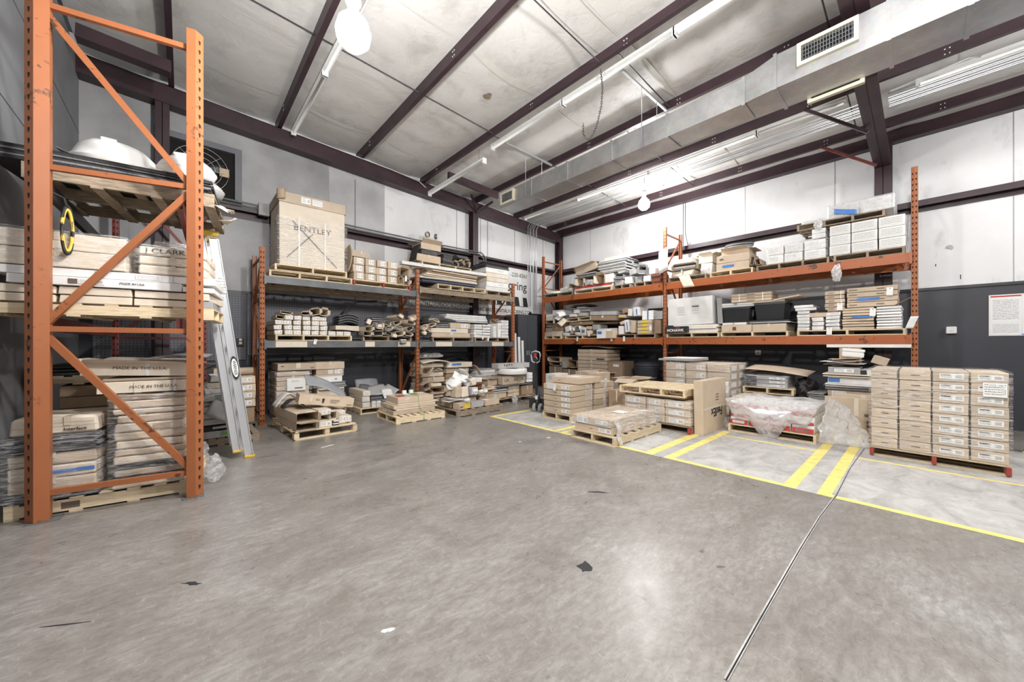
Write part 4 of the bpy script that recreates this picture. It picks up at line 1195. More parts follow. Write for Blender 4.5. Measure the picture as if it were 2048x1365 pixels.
o = carton(TC, -.68, .52, z, 1.20, .80, .085, 'white_card', 'long white carton printed made in USA on the wide pallet', stick=[('shipping_label', 'ship_label', .35, .52, .25, .75)]); text('MADE IN USA', .03, o, (.22, -.4045, .045), mat='ink')
MB().box(-.22, -.16, -.4045, -.403, .02, .065).build('stamp', 'ink_soft', o)
carton(TC, .06, .56, z+.002, .27, .85, .055, 'white_card', 'short white carton beside the made in USA carton')
carton(TC, -.6, .55, z+.088, 1.60, .82, .075, 'white_card', 'longest white carton lying across the wide pallet', stick=[('seam', 'grey_card', .42, .422, 0, 1), ('seam', 'grey_card', .78, .782, 0, 1), ('shipping_label', 'text_label', .60, .72, .2, .8)])
z += .166
grid(TC, -1.42, -.51, .13, .84, z+.006, z+.34, 2, 1, 'kraft_pale', 'big wrapped kraft carton', 'left end of the wide pallet', 'big kraft cartons on the wide pallet', jit=.008)
for i, h in enumerate((.10, .09, .10)):
    o = carton(TC, -.155, .55, z+.008+.099*i, .55, .78, .092, 'kraft_pale', '%s flat wrapped carton under film at the right of the wide pallet' % ('lowest', 'middle', 'uppermost hand-lettered')[i], rz=RN.uniform(-.008, .008), ch=.012, jit=.004)
    if i == 2: text('J CLARK', .07, o, (-.06, -.3945, .045), mat='ink', sx=1.25)
wrap(TC, -1.43, -.505, .12, 1.0, z+.02, z+.345, 'clear film over the big cartons on the wide pallet', off=.0)
wrap(TC, -.445, .14, .13, .97, z+.006, z+.30, 'clear film over the flat cartons at the right of the wide pallet', off=.0)
crumple(TC, -.20, .40, z+.325, .40, .4, .09, 'clear_bag', 'bunched clear film on the hand-lettered carton of the wide pallet', seed=2)
crumple(TC, .10, .80, CM+.365, .16, .25, .14, 'clear_bag', 'bunched clear film sticking out behind the ladder top', seed=8)
# top level
z = CT+.006
T2 = Frame(.05, 5.42, math.radians(-8))
pallet(T2, -1.18, .22, .0, 1.25, z, 'old scorched pallet seen from below on the top level', 'old_wood', .15, 's', 3)
z += .153
tiles(T2, -1.40, .20, .0, 1.2, z, 8, .016, ['tile_dark', 'tile_dark', 'tile_grey'], 'long dark sheet', 'on the scorched top pallet', 'dark sheets on the top pallet', name='rubber_sheet', cat='rubber sheet', jit=.02, bow=.012)
z += .15
slabsheet(T2, -.45, .55, z+.012, 1.0, 1.0, .006, lambda u, v: .02*u, 'kraft_pale', 'kraft board lying over the dark sheets on the top pallet', 'board')
z += .04
def dome(s, dep, r, h, ry, rx, label, mat='plastic_white'):
    o = empty('plastic_dome', T2.w(s, dep, z+.01), root_rot(T2, 0, rx, ry)); tag(o, label, 'plastic dome')
    MB().lathe([(r*1.0, .10), (r*1.04, .10), (r*1.04, .085), (r*.98, .06), (r*.86, .0), (r*.5, .0), (0, .0)], 36).build('base', mat, o)
    MB().lathe([(0, h), (r*.3, h*.98), (r*.62, h*.88), (r*.86, h*.66), (r*.97, .13), (r*1.0, .10)], 36).build('shell', mat, o)
    MB().cbox(.12, .05, .03, .008, M=Matrix.Translation((-.03, -r*.55, h*.87))@Matrix.Rotation(.5, 4, 'X')).build('catch', mat, o)
    return o
dome(-.70, .62, .36, .36, .05, .03, 'large white plastic dome on the top of the tall rack')
dome(-.045, .31, .26, .26, -.06, .04, 'second white plastic dome lying beside the ladder end on top')
dome(.0, .92, .25, .25, -.10, .05, 'grey plastic dome behind the two white ones on top', 'grey_card')
slabsheet(T2, -.93, .35, z+.02, .22, .3, .005, lambda u, v: .06*(1-u)**2, 'vinyl_grey', 'small curled grey sheet left of the white dome on top', 'sheet')
for i in range(5):
    tossed(T2, .03+.03*i, .14+.03*i, .25+.16*i, .38+.16*i, CT+.03+.012*i, CT+.12+.02*i, RN.uniform(-.25, .25), 'kraft_pale', '%s torn cardboard scrap at the aisle edge of the top pallet' % ORD[i], 'box', 'torn scraps by the top pallet') if False else None
for i in range(6):
    slabsheet(T2, .27+.02*(i % 3), .15+.17*i, CT+.05+.05*(i % 3), .14, .17, .004, lambda u, v, i=i: .03*math.sin(3*u+i)*v, 'kraft_pale', '%s curl of torn cardboard at the aisle edge of the top pallet' % ORD[i], 'cardboard', ry=.5-.2*i, rx=.2, group=None)
# yellow coil hung on the left post
o = empty('hose_coil', PL+Vector((.15, .15, 2.68))); tag(o, 'yellow and black flat coil hanging behind the near left post', 'coil')
for r_, m in ((.19, 'rubber'), (.165, 'yellow_plastic')):
    MB().tube([(.028*math.cos(a), .03*math.cos(a), r_*1.2*math.sin(a)) for a in [2*PI*i/24 for i in range(24)]], .014, 6, closed=True).build('loop', m, o)
MB().tube([(0, -.02, .22), (-.02, .0, .30), (-.10, .0, .34)], .01, 6).build('tie', 'rubber', o)

# ladder
o = empty('ladder', (0, 0, 0)); tag(o, 'aluminium extension ladder leaning beside the tall rack, yellow feet', 'ladder')
foot, top = Vector((.70, 6.33, 0)), Vector((.30, 6.30, 3.05))
ax = (top-foot).normalized()
def stile(off, up0, up1, wd, nm):
    a = foot + off + ax*up0; b_ = foot + off + ax*up1
    mb = MB(); mb.bar(a, b_, .022, wd, up=(1, 0, .1)); mb.bar(a+Vector((.0, -.008, 0))+Vector((wd/2-.006, 0, 0)), b_+Vector((wd/2-.006, -.008, 0)), .04, .010, up=(1, 0, .1)); mb.bar(a+Vector((-wd/2+.006, -.008, 0)), b_+Vector((-wd/2+.006, -.008, 0)), .04, .010, up=(1, 0, .1))
    return mb.build(nm, 'aluminium', o)
for dy in (0, .44):
    stile(Vector((0, dy, 0)), .04, 3.02, .105, 'base_stile')
    stile(Vector((-.125, dy+.03, 0)), .10, 3.08, .095, 'fly_stile')
    MB().cbox(.125, .05, .035, .006, M=Matrix.Translation(foot+Vector((0, dy, .0)))).build('foot', 'yellow_plastic', o)
    MB().cbox(.11, .05, .035, .006, M=Matrix.Translation(foot+Vector((-.135, dy+.03, .085)))).build('foot', 'yellow_plastic', o)
    MB().cbox(.24, .05, .07, .02, M=Matrix.Translation(foot+ax*3.06+Vector((-.06, dy+.01, 0)))).build('top_cap', 'yellow_plastic', o)
for k in range(9):
    p = foot+ax*(.35+.31*k)
    MB().bar(p+Vector((0, .01, 0)), p+Vector((0, .43, 0)), .03, .03).build('rung', 'aluminium', o)
    p += Vector((-.125, .03, .05)); MB().bar(p+Vector((0, .01, 0)), p+Vector((0, .40, 0)), .03, .03).build('rung', 'aluminium', o)
p = foot+ax*1.28+Vector((0, -.030, 0))
mb = MB().lathe([(0, 0), (.045, 0)], 24); b_ = mb.build('maker_badge', 'ink', o, p, (PI/2, 0, 0)); b_.scale = (1, 3.6, 1); b_.rotation_euler = (PI/2, math.atan2(ax.x, ax.z), 0)
mb = MB().lathe([(0, .001), (.036, .001)], 24); b2 = mb.build('badge_face', 'paper', b_)
t = text('WERNER', .050, o, p+Vector((0, -.003, 0)), (PI/2, math.atan2(ax.x, ax.z)+PI/2, 0), 'ink', 'badge_lettering')
MB().bar(foot+ax*2.30+Vector((0, -.029, 0)), foot+ax*2.52+Vector((0, -.029, 0)), .002, .075, up=(1, 0, .1)).build('instruction_label', 'text_label', o)

# heap behind the ladder
h0 = FY(7.35)
where = 'in the heap behind the ladder'
pallet(h0, .18, .95, .0, .9, 0, 'pallet hidden under the heap behind the ladder', 'old_wood', .12, 's')
zz = .122
for i, (h, m, w, d_) in enumerate(((.12, 'grey_card', .56, 'grey carton with a green stamp'), (.09, 'black_card', .60, 'black printed carton'), (.10, 'white_card', .56, 'white carton, lower of three,'), (.10, 'white_card', .54, 'white carton, middle of three,'), (.10, 'white_card', .58, 'white carton, upper of three,'), (.07, 'grey_card', .5, 'pale grey carton'), (.12, 'grey_card', .45, 'grey box with film'), (.08, 'white_card', .52, 'flat white carton'), (.10, 'kraft_pale', .40, 'kraft carton end'), (.10, 'white_card', .3, 'topmost white box'))):
    o = carton(h0, .47+RN.uniform(-.03, .03), .40, zz, w, .75, h-.004, m, d_+' '+where, rz=RN.uniform(-.06, .06), stick=[('green_stamp', 'strap_green', .45, .62, .3, .7)] if i == 0 else ([('printed_panel', 'text_label', .3, .9, .3, .7)] if i == 1 else None), jit=.01); zz += h
slabsheet(h0, .50, -.10, .52, .46, .30, .006, lambda u, v: .06*v*u, 'grey_card', 'large grey board slanting out of the heap behind the ladder', 'board', ry=.55, rx=.9)
for i in range(0):
    tiles(h0, .28+.09*i, .5+.09*i, -.07, -.01, .80+.1*i, 1, .02, 'tile_grey', '%s grey tile scrap poking out' % ORD[i], where, None, jit=.02)
slabsheet(h0, .42, -.02, .76, .38, .05, .012, lambda u, v: .06*math.sin(PI*u), 'plastic_white', 'white curved plastic strip in the heap behind the ladder', 'strip')
for i, (s, zz2, a) in enumerate(((.27, 1.27, .5), (.36, 1.22, -.3), (.26, 1.15, .2))):
    slabsheet(h0, s, .05, zz2+.02, .20, .25, .005, lambda u, v: .05*u*u, 'kraft_inside' if i != 1 else 'tile_grey', '%s loose flap on top of the heap behind the ladder' % ('upper', 'grey', 'lower')[i], 'cardboard', ry=a)
crumple(h0, .28, -.12, .70, .20, .12, .36, 'clear_bag', 'clear film bag in the heap behind the ladder', seed=5)
crumple(h0, .18, -.9, .004, .22, .2, .30, 'clear_bag', 'scrap of clear film on the floor by the heap', seed=7)
h1 = FY(8.35)
pallet(h1, .55, 1.05, .0, .9, 0, 'dark pallet under the labelled kraft cartons by the ladder', 'dark_wood', .12)
carton(h1, .80, .45, .124, .42, .8, .30, 'kraft_dark', 'dark brown carton under the labelled cartons by the ladder')
grid(h1, .70, 1.03, .0, .8, .43, 1.0, 4, 1, 'kraft', 'labelled kraft carton', 'between ladder and back rack', 'labelled kraft cartons by the ladder', stick=lab('ship_label', .35, .8, .25, .8), jit=.01)
o = empty('cardboard_roll', h1.w(.72, .35, 1.075)); tag(o, 'kraft roll lying on the labelled cartons by the ladder', 'roll')
MB().tube([(-.30, 0, 0), (.30, .0, 0)], .07, 16).build('roll_body', 'kraft', o); MB().tube([(.27, 0, 0), (.305, .0, 0)], .045, 12).build('roll_core', 'kraft_inside', o)
# loose strip and small bits on the floor
o = link('paper_strip', MB().box(-.10, .10, -.012, .012, 0, .002).mesh('paper_strip', 'paper'), None, (*floor_pt(655, 893), .001), (0, 0, .3)); tag(o, 'white paper strip lying on the floor before the heaped pallet', 'paper')
# ------------------------------------------------------------------ back-wall rack: goods
A = FA
# ---- middle shelf, first bay
z = AM+.003
wA = 'back rack middle shelf'
sx = A.s
pallet(A, sx(551), sx(704), .0, 1.0, z, 'pale pallet of small end-on cartons, left on the back rack middle shelf', 'pine', .118, n=4)
paper_tag(A, 632, 679, -.05, .055, .11, 'white paper tag hanging below the small end-on cartons of the back rack', .25)
z += .12
g = 'small end-on cartons on the back rack middle shelf'
lb = lambda i, j: [('end_label', 'ship_label', .16, .86, .18, .86)]
grid(A, sx(549), sx(657), .02, .95, z, z+.412, 4, 6, 'kraft_pale', 'small kraft carton', wA, g, stick=lb, jit=.016, skip=((3, 0),), push=.05, yaw=.05)
grid(A, sx(657.5), sx(703), .02, .95, z, z+.10, 1, 3, 'kraft_pale', 'lone low carton', 'right of the small carton pile, '+wA, g, stick=lb, jit=.01)
for i, (a, b_, z0, h, t) in enumerate(((551, 572, .312, .09, .12), (556, 590, .416, .07, .10), (602, 625, .416, .08, -.05), (617, 645, .416, .17, -.22), (640, 658, .416, .16, .10))):
    tossed(A, sx(a), sx(b_), .02, .6, z+z0, z+z0+h, t, 'kraft_pale', '%s open carton from left on top of the small carton pile' % ORD[i], 'open', g)
slabsheet(A, sx(690), .35, z+.115, .75, .5, .006, lambda u, v: .02*math.sin(4*u), 'tile_grey', 'grey sheet lying over the three low cartons of the middle shelf', 'sheet')
# jumble
pallet(A, sx(726), sx(823), .0, 1.0, AM+.003, 'old pallet under the jumble of open cartons, back rack middle shelf', 'old_wood', .118)
j0 = 'under the cartons left in the jumble'
tiles(A, sx(706), sx(742), .12, .7, AM+.005, 9, .011, ['tile_dark', 'tile_grey', 'tile_dark'], 'dark tile', j0, 'tiles low in the jumble', jit=.03, name='carpet_tile')
carton(A, sx(706)-.02, .55, AM+.24, .52, .5, .12, 'kraft_pale', 'long kraft carton under the grey sheets left of the jumble')
tiles(A, sx(686), sx(727), .3, .8, AM+.365, 8, .016, ['tile_dark', 'tile_grey'], 'bowed grey sheet', 'left of the jumble', 'bowed sheets left of the jumble', jit=.006, bow=.06, name='flooring_sheet', cat='sheet', gap=.012)
gj = 'open cartons in the jumble on the back rack'
cells = []
cols = [(727, 744), (745, 766), (767, 785), (786, 807), (808, 829)]
rows = [[.123, .235, .35], [.123, .24, .36, .47, .58], [.123, .25, .37, .5], [.123, .26, .39, .53, .66], [.123, .25, .40, .55]]
angs = [[.05, -.06, .3], [-.08, .12, -.1, .05, .02], [.3, -.2, .35, .1], [-.15, .25, -.35, .45, .5], [.2, -.45, .3, -.2]]
sl = [[None, None, 'tile_grey'], ['tile_dark', None, 'tile_grey', 'tile_light', 'tile_grey'], ['tile_dark', 'tile_light', 'tile_grey', 'tile_dark'], [None, 'tile_light', None, 'tile_dark', None], [None, 'tile_dark', None, None]]
for ci, (a, b_) in enumerate(cols):
    rr = rows[ci]
    for ri in range(len(rr)-1):
        s0, s1 = sx(a), sx(b_)
        kind = 'tile' if (ci == 1 and ri >= 2) else 'open'
        if kind == 'open':
            tossed(A, s0, s1, -.06+.03*((ri+ci) % 3), .55, AM+rr[ri], AM+rr[ri+1]-.004, angs[ci][ri], 'kraft_pale', J('torn open carton', layer_word(ri, len(rr)-1), col_word(ci, 5)+' column of the jumble'), 'open', gj, sl[ci][ri], rz=RN.uniform(-.12, .12), flap=.55,
                   stick=[('end_label', 'ship_label', .2, .8, .2, .8)] if False else None)
        else:
            tiles(A, s0, s1, .02, .5, AM+rr[ri], 6, .015, ['tile_grey', 'tile_light', 'tile_dark'], 'grey plank offcut', ('lower' if ri == 2 else 'upper')+' pile in the jumble', 'plank offcuts in the jumble', jit=.02, name='flooring_plank', cat='flooring plank')
for i, (px, py, w, h, a) in enumerate(((736, 644, .14, .17, .45), (757, 652, .17, .14, -.1), (800, 633, .2, .13, .5), (822, 636, .2, .17, -.3), (787, 672, .13, .1, .2), (845, 655, .24, .16, -.5), (846, 666, .15, .14, .7))):
    s, zz = sx(px, -.08), A.z(px, py, -.08)
    tossed(A, s-w/2, s+w/2, -.17 if i < 5 else -.19, -.085, zz-h/2, zz+h/2, a, 'kraft_pale', '%s carton from left hanging out of the jumble front' % ORD[i], 'open' if i % 2 else 'box', gj, None, rz=.0, stick=[('end_label', 'ship_label', .2, .8, .25, .75)] if i in (1, 4) else None)
tiles(A, sx(797), sx(808), -.14, -.06, AM-.05, 5, .022, ['tile_dark', 'white_card'], 'dark plank end', 'hanging over the beam below the jumble', 'plank ends below the jumble', jit=.006, name='flooring_plank', cat='flooring plank')
tag(MB().tube([(sx(684, .5), 9.1, A.z(684, 634, .5)), (sx(690, .5), 9.1, A.z(690, 622, .5)), (sx(700, .5), 9.2, A.z(700, 612, .5)), (sx(716, .6), 9.3, A.z(716, 604, .6)), (sx(760, .6), 9.4, A.z(760, 601, .6))], [.05, .03, .02, .018, .016], 8).build('rubber_strip', 'rubber'), 'black rubber strip arching up behind the jumble on the back rack', 'rubber strip')
tag(MB().cbox(.22, .2, .16, .01).build('strip_end', 'rubber', None, A.w(sx(686, .5)+.0, .45, AM+.50), (0, .5, 0)), 'black rubber block end at the foot of the arching strip', 'rubber block')
# ---- middle shelf, second bay
z = AM+.003
pallet(A, sx(867), sx(948), .05, 1.0, z, 'old pallet under the long cartons, right half of the middle shelf', 'old_wood', .118)
pallet(A, sx(952), sx(1020), .05, 1.0, z, 'old pallet under the white cartons at the right end of the middle shelf', 'old_wood', .118, n=4)
tiles(A, sx(842), sx(862), .0, .6, z, 14, .015, ['tile_dark', 'tile_grey', 'tile_dark'], 'dark plank', 'pile right of the second orange post', 'planks right of the second orange post', jit=.04, name='flooring_plank', cat='flooring plank')
z += .12
wl = 'long carton stack, middle shelf'
carton(A, sx(905), .45, z, sx(945)-sx(868), .8, .115, 'kraft', 'lowest long kraft carton right of the second post, middle shelf')
carton(A, sx(900), .45, z+.118, sx(942)-sx(862), .8, .125, 'kraft_pale', 'long kraft carton with blue print right of the second post, middle shelf', stick=[('blue_print', 'blue_tape', .55, .68, .35, .7)])
carton(A, sx(923), .45, z+.246, sx(942)-sx(902), .8, .15, 'kraft', 'kraft carton with a white label above the blue-printed carton', stick=lab('ship_label', .52, .88, .15, .8))
tiles(A, sx(874), sx(900), .08, .7, z+.246, 8, .016, ['tile_grey', 'tile_dark', 'tile_light'], 'grey plank', 'left of the labelled carton, middle shelf', 'planks by the labelled carton', jit=.02, name='flooring_plank', cat='flooring plank')
for i in range(4):
    slabsheet(A, sx(895), .40, z+.405+.022*i, 1.0-.1*i, .6, .008, lambda u, v, i=i: .05*math.sin(PI*u)*(i*.3)+.0, ('tile_light', 'tile_grey', 'tile_light', 'tile_grey')[i], '%s pale sheet from below, on the long carton stack of the middle shelf' % ORD[i], 'sheet')
tiles(A, sx(850, .8), sx(877, .8), .55, 1.0, z+.50, 7, .016, 'tile_grey', 'grey tile', 'at the back above the long cartons', 'grey tiles at the back of the middle shelf', jit=.02)
for i, (a, m) in enumerate(((.35, 'kraft_pale'), (-.3, 'kraft_pale'), (.5, 'kraft_pale'))):
    tossed(A, sx(846+7*i), sx(866+9*i), -.03, .28 if i else .4, z+.135+.12*i, z+.26+.12*i, a, m, '%s torn carton flap piece beside the second post' % ('lowest', 'middle', 'highest')[i], 'open', None)
# white goods
gw = 'white cartons at the right end of the middle shelf'
grid(A, sx(950), sx(984), .05, .6, z, z+.40, 5, 2, 'white_card', 'white carton', 'left pile, right end of middle shelf', gw, stick=lambda i, j: [('end_label', 'text_label', .15, .85, .2, .8)] if (i+j) % 2 else None, jit=.018, yaw=.06)
for i in range(2):
    carton(A, sx(989+9*i), .25, z+.0, .13, .5, .34+.1*i, 'white_card', '%s upright white carton between the two white piles' % ('left', 'right')[i], rz=.05, ry=.04*i, stick=[('printed_panel', 'text_label', .2, .8, .5, .9)])
grid(A, sx(1005), sx(1020), .05, .6, z, z+.56, 6, 1, 'white_card', 'white carton', 'rightmost pile of the middle shelf', gw, stick=[('end_label', 'text_label', .2, .8, .25, .75)], jit=.012)
for i in range(4):
    carton(A, sx(940, .4), .75, z+.46+.057*i, sx(985, .4)-sx(897, .4)-.05*i, .4, .053, 'white_card' if i else 'grey_card', '%s long white carton across the back of the middle shelf' % ('lowest', 'second', 'third', 'top')[i], rz=RN.uniform(-.02, .02), stick=[('seam', 'grey_card', .5, .503, 0, 1)])
for i in range(4):
    slabsheet(A, sx(993, .2), .30, z+.46+.04*i, .24, .2, .005, lambda u, v, i=i: .03*math.sin(4*u+i), 'kraft_inside', '%s torn brown flap piled above the upright white cartons' % ('lowest', 'second', 'third', 'topmost')[i], 'cardboard')
for i, px in enumerate((966, 977)): paper_tag(A, px, 672+3*i, -.06, .05, .11, 'white tag, %s of two below the white cartons on the back rack' % ('left', 'right')[i], .1)
carton(A, sx(925, .5), .5, AM-.24, .9, .3, .08, 'kraft_pale', 'flat kraft carton tucked under the middle shelf of the back rack') if False else None

# ---- top shelf, first bay
z = AT1+.003
pallet(A, 1.27, 2.86, .0, 1.0, z, 'lower of two pallets under the huge tall carton', 'pine', .13, n=4)
pallet(A, 1.36, 2.74, -.02, 1.0, z+.132, 'upper of two pallets under the huge tall carton', 'pine', .13, n=3)
z2 = z+.265
o = empty('huge_carton', A.w(2.08, .52, z2)); tag(o, 'huge tall kraft carton with the Bentley name, film-wrapped, top of the back rack', 'box')
W, D, H = 1.27, .97, 1.42
MB().cbox(W, D, H, .012, .006).build('body', 'kraft_pale', o)
lid = MB(); lw, ld = W+.03, D+.03
lid.box(-lw/2, lw/2, -ld/2, -ld/2+.006, 0, .20).box(-lw/2, lw/2, ld/2-.006, ld/2, 0, .2).box(-lw/2, -lw/2+.006, -ld/2, ld/2, 0, .2).box(lw/2-.006, lw/2, -ld/2, ld/2, 0, .2).box(-lw/2, lw/2, -ld/2, ld/2, .20, .206)
l = lid.build('lid', 'kraft', o, (0, 0, H-.14))
MB().sheet(.16, .12, .005, lambda u, v: (-lw/2-.03+.14*u, -ld/2-.012-.05*math.sin(PI*u*.8), .22-.20*v+.03*u), 4, 3).build('torn_corner', 'kraft_inside', l)
MB().box(-.24, -.07, -ld/2-.003, -ld/2-.001, .05, .17).build('shipping_label', 'ship_label', l); MB().box(-.03, .16, -ld/2-.003, -ld/2-.001, .05, .17).build('shipping_label', 'text_label', l)
t = text('BENTLEY', .17, o, (-.02, -D/2-.006, .80), mat='ink_soft', sx=1.05)
for a, b_ in (((-.40, .93), (.46, .06)), ((-.02, .72), (-.5, .16))):
    MB().bar((a[0], -D/2-.010, a[1]), (b_[0], -D/2-.010, b_[1]), .002, .016, up=(.7, 0, .7)).build('strap', 'strap_black', o)
for s in (-.28, .22): MB().box(s-.012, s+.012, -D/2-.012, -D/2-.009, 0, 1.0).build('strap', 'strap_white', o)
f_ = MB(); n = 24
for k in range(n):
    pass
wrap(A, 2.08-W/2-.006, 2.08+W/2+.006, .03, 1.01, z2+.01, z2+.98, 'clear stretch film round the lower part of the huge tall carton', top=False, off=.016)
slabsheet(A, 2.815, .25, z+.30, .34, .8, .006, lambda u, v: (.07*math.sin(2.6*u)-.03, (v-.5)*.5, .62*u-.05*v), 'kraft', 'curled kraft sheet standing right of the huge tall carton', 'cardboard', name='curled_cardboard')
gA = 'cartons on the pallet right of the huge carton'
zb3 = AT1+.003
pallet(A, sx(706), sx(820), .0, 1.0, zb3, 'pale pallet right of the huge tall carton, reddened ends', 'pine', .13, ends='red_paint')
grid(A, sx(708), sx(797), .02, .6, zb3+.132, zb3+.132+.53, 3, 4, 'kraft', 'kraft carton', 'right of the huge tall carton', gA, stick=lab('ship_label', .3, .78, .2, .85), jit=.012, skip=(), push=.05, yaw=.04)
carton(A, sx(722), .38, zb3+.132+.535, .42, .6, .14, 'kraft', 'single kraft carton lying on top of the three layers by the huge carton', rz=.12)
for i, (a, b_, z0, h, t_) in enumerate(((798, 808, .132, .2, -.1), (808, 820, .132, .16, .15), (800, 819, .34, .22, .08))):
    tossed(A, sx(a), sx(b_), .0, .6, zb3+z0, zb3+z0+h, t_, 'kraft', '%s open carton end of the pallet right of the huge carton' % ('lower left', 'lower right', 'upper')[i], 'open', None, stick=None)
paper_tag(A, 812, 552, -.07, .05, .14, 'white tag at the right end of the pallet by the huge carton')
# ---- top shelf, second bay
z = AT2+.003
pallet(A, sx(872), sx(968), -.08, .9, z, 'pale pallet under the long flat pile, top shelf second bay', 'pine', .13, n=5)
tiles(A, sx(846), sx(952), .0, .7, z+.135, 7, .016, ['tile_dark', 'tile_navy', 'tile_dark', 'tile_grey'], 'dark blue tile sheet', 'under the long flat pile', 'dark tile sheets on the top shelf', jit=.05, bow=.01)
for i in range(5):
    carton(A, sx(903+3*i), .38, z+.27+.052*i, sx(962)-sx(848)-.08*i, .6, .049, ('kraft_pale', 'kraft', 'kraft_pale', 'kraft_dark', 'kraft')[i], '%s flat crumpled carton of the long flat pile, top shelf' % ORD[i], rz=RN.uniform(-.05, .05), jit=.012)
carton(A, (sx(800, .1)+sx(970, .1))/2+.03, .14, z+.545, sx(970, .1)-sx(803, .1), .16, .085, 'white_card', 'very long white carton lying across the posts on the top shelf', rz=-.02, stick=[('printed_panel', 'text_label', .2, .24, .2, .8)])
carton(A, sx(895, .75), .72, z+.53, 1.7, .48, .12, 'kraft_dark', 'brown carton supporting the upper pallet at the back of the top shelf')
pallet(A, sx(842, .5), sx(941, .5), .45, 1.03, z+.655, 'upper pallet raised at the back of the top shelf', 'pine', .14, n=4)
zz = z+.80
ws = 'on the raised pallet, back rack top'
carton(A, sx(858, .5), .75, zz, .75, .5, .20, 'kraft', 'kraft carton at the bottom left '+ws)
tiles(A, sx(843, .5), sx(874, .5), .5, 1.0, zz+.205, 5, .018, ['tile_grey', 'tile_dark'], 'grey tile', ws, 'grey tiles on the raised pallet', bow=.02)
open_box(A, sx(862, .5), .74, zz+.34, .62, .5, .17, 'kraft', 'open kraft carton topmost '+ws, mouth='top', spread=.3, flap=.35, slab='tile_dark')
tiles(A, sx(886, .5), sx(904, .5), .5, 1.0, zz, 16, .018, ['tile_dark', 'tile_grey'], 'dark tile', 'centre pile '+ws, 'dark tiles on the raised pallet', jit=.02)
for i, a in enumerate((.2, -.3, .15)):
    tossed(A, sx(905+11*i, .5), sx(917+11*i, .5), .5, .9, zz+.0, zz+.16+.05*i, a, 'kraft', '%s torn carton from left ' % ORD[i]+ws, 'open', None, 'tile_dark')
tiles(A, sx(915, .5), sx(936, .5), .5, 1.0, zz+.265, 6, .016, ['tile_grey', 'tile_dark'], 'grey tile', 'right pile '+ws, 'right pile tiles on the raised pallet', jit=.03)
slabsheet(A, sx(839, .4), .62, zz+.01, .3, .4, .006, lambda u, v: (-.1+.16*u, (v-.5)*.4, .45*math.sin(1.5*u)), 'tile_dark', 'dark flexible sheet slumping at the left of the raised pallet', 'sheet')
pallet(A, sx(973), sx(1022), .0, .95, z, 'old pallet at the right end of the top shelf', 'old_wood', .13, n=3)
z5 = z+.132
for i, (h, m, d_) in enumerate(((.14, 'white_card', 'lowest white carton'), (.15, 'white_card', 'second white carton with bluish print'), (.14, 'kraft_pale', 'kraft carton with bluish print'), (.13, 'kraft_pale', 'kraft carton with printed corner'), (.15, 'white_card', 'film-wrapped white carton'))):
    carton(A, sx(998)+RN.uniform(-.02, .02), .45, z5, sx(1021)-sx(976)-(.04 if i else .02), .75, h-.004, m, d_+' of the end stack, top shelf', rz=RN.uniform(-.03, .03), stick=[('blue_print', 'blue_tape', .45, .75, .3, .6)] if i in (1, 2) and False else lab('text_label', .5, .8, .25, .75)); z5 += h
tiles(A, sx(974), sx(1021), .08, .8, z5, 7, .018, ['tile_dark', 'tile_grey', 'tile_dark'], 'dark sheet', 'capping the end stack, top shelf', 'dark sheets on the end stack', jit=.03)
z5 += 7*.0196
o = empty('hose_coil', A.w(sx(997), .5, z5+.025)); tag(o, 'black hose coil on the end stack of the back rack top shelf', 'coil')
for k in range(3): MB().tube([(.30*math.cos(a), .28*math.sin(a), .02*k) for a in [2*PI*i/24 for i in range(24)]], .022, 8, closed=True).build('loop', 'rubber', o)

# ---- floor level, first bay
w1 = 'wrapped stack behind the left post'
pallet(A, sx(556), sx(628), .2, 1.0, .0, 'pallet under the wrapped stack with a paper notice, back rack', 'old_wood', .13)
gA = 'flat cartons of the noticed stack'
grid(A, sx(556), sx(625), .2, .75, .132, 1.02, 9, 1, 'kraft', 'flat carton', 'wrapped stack with paper notice', gA, jit=.012)
o = link('paper_notice', MB().box(-.17, .17, -.002, 0, 0, .26).mesh('paper_notice', 'paper'), None, A.w(sx(596), .148, .62)); tag(o, 'white paper notice fixed to the wrapped stack under the back rack', 'notice')
MB().box(-.10, .06, -.0035, -.002, .17, .22).build('handwriting', 'text_label', o); MB().box(-.03, .12, -.0035, -.002, .04, .065).build('handwriting', 'ink_soft', o)
wrap(A, sx(556), sx(625), .19, .97, .14, 1.02, 'clear film round the stack with the paper notice', off=.012)
carton(A, (sx(560)+sx(637))/2, .55, 1.042, sx(637)-sx(558), .7, .145, 'kraft', 'taped kraft carton on top of the noticed stack', stick=[('tape', 'clear_tape', .46, .58, .3, .4, 'fronttop'), ('mark', 'ink_soft', .08, .16, .55, .68), ('mark', 'ink_soft', .84, .95, .25, .36)])
pallet(A, sx(632), sx(700), .25, 1.1, .0, 'pallet under the mixed stack beside the noticed one', 'old_wood', .13)
w2 = 'of the mixed stack under the back rack'
zz = .132
carton(A, sx(666), .6, zz, .62, .7, .28, 'kraft', 'bottom kraft carton '+w2); zz += .283
open_box(A, sx(669), .6, zz, .56, .7, .20, 'kraft_pale', 'torn open kraft carton '+w2, mouth='top', spread=.5, flap=.2); zz += .215
tiles(A, sx(634), sx(699), .25, .95, zz, 6, .017, ['tile_light', 'tile_grey', 'vinyl_grey'], 'grey sheet', w2, 'grey sheets of the mixed stack', jit=.03, name='flooring_sheet', cat='sheet'); zz += 6*.0187
carton(A, sx(664), .6, zz, .58, .7, .13, 'white_card', 'printed white carton '+w2, stick=[('printed_panel', 'text_label', .15, .32, .3, .9), ('mark', 'ink_soft', .72, .8, .4, .55)]); zz += .132
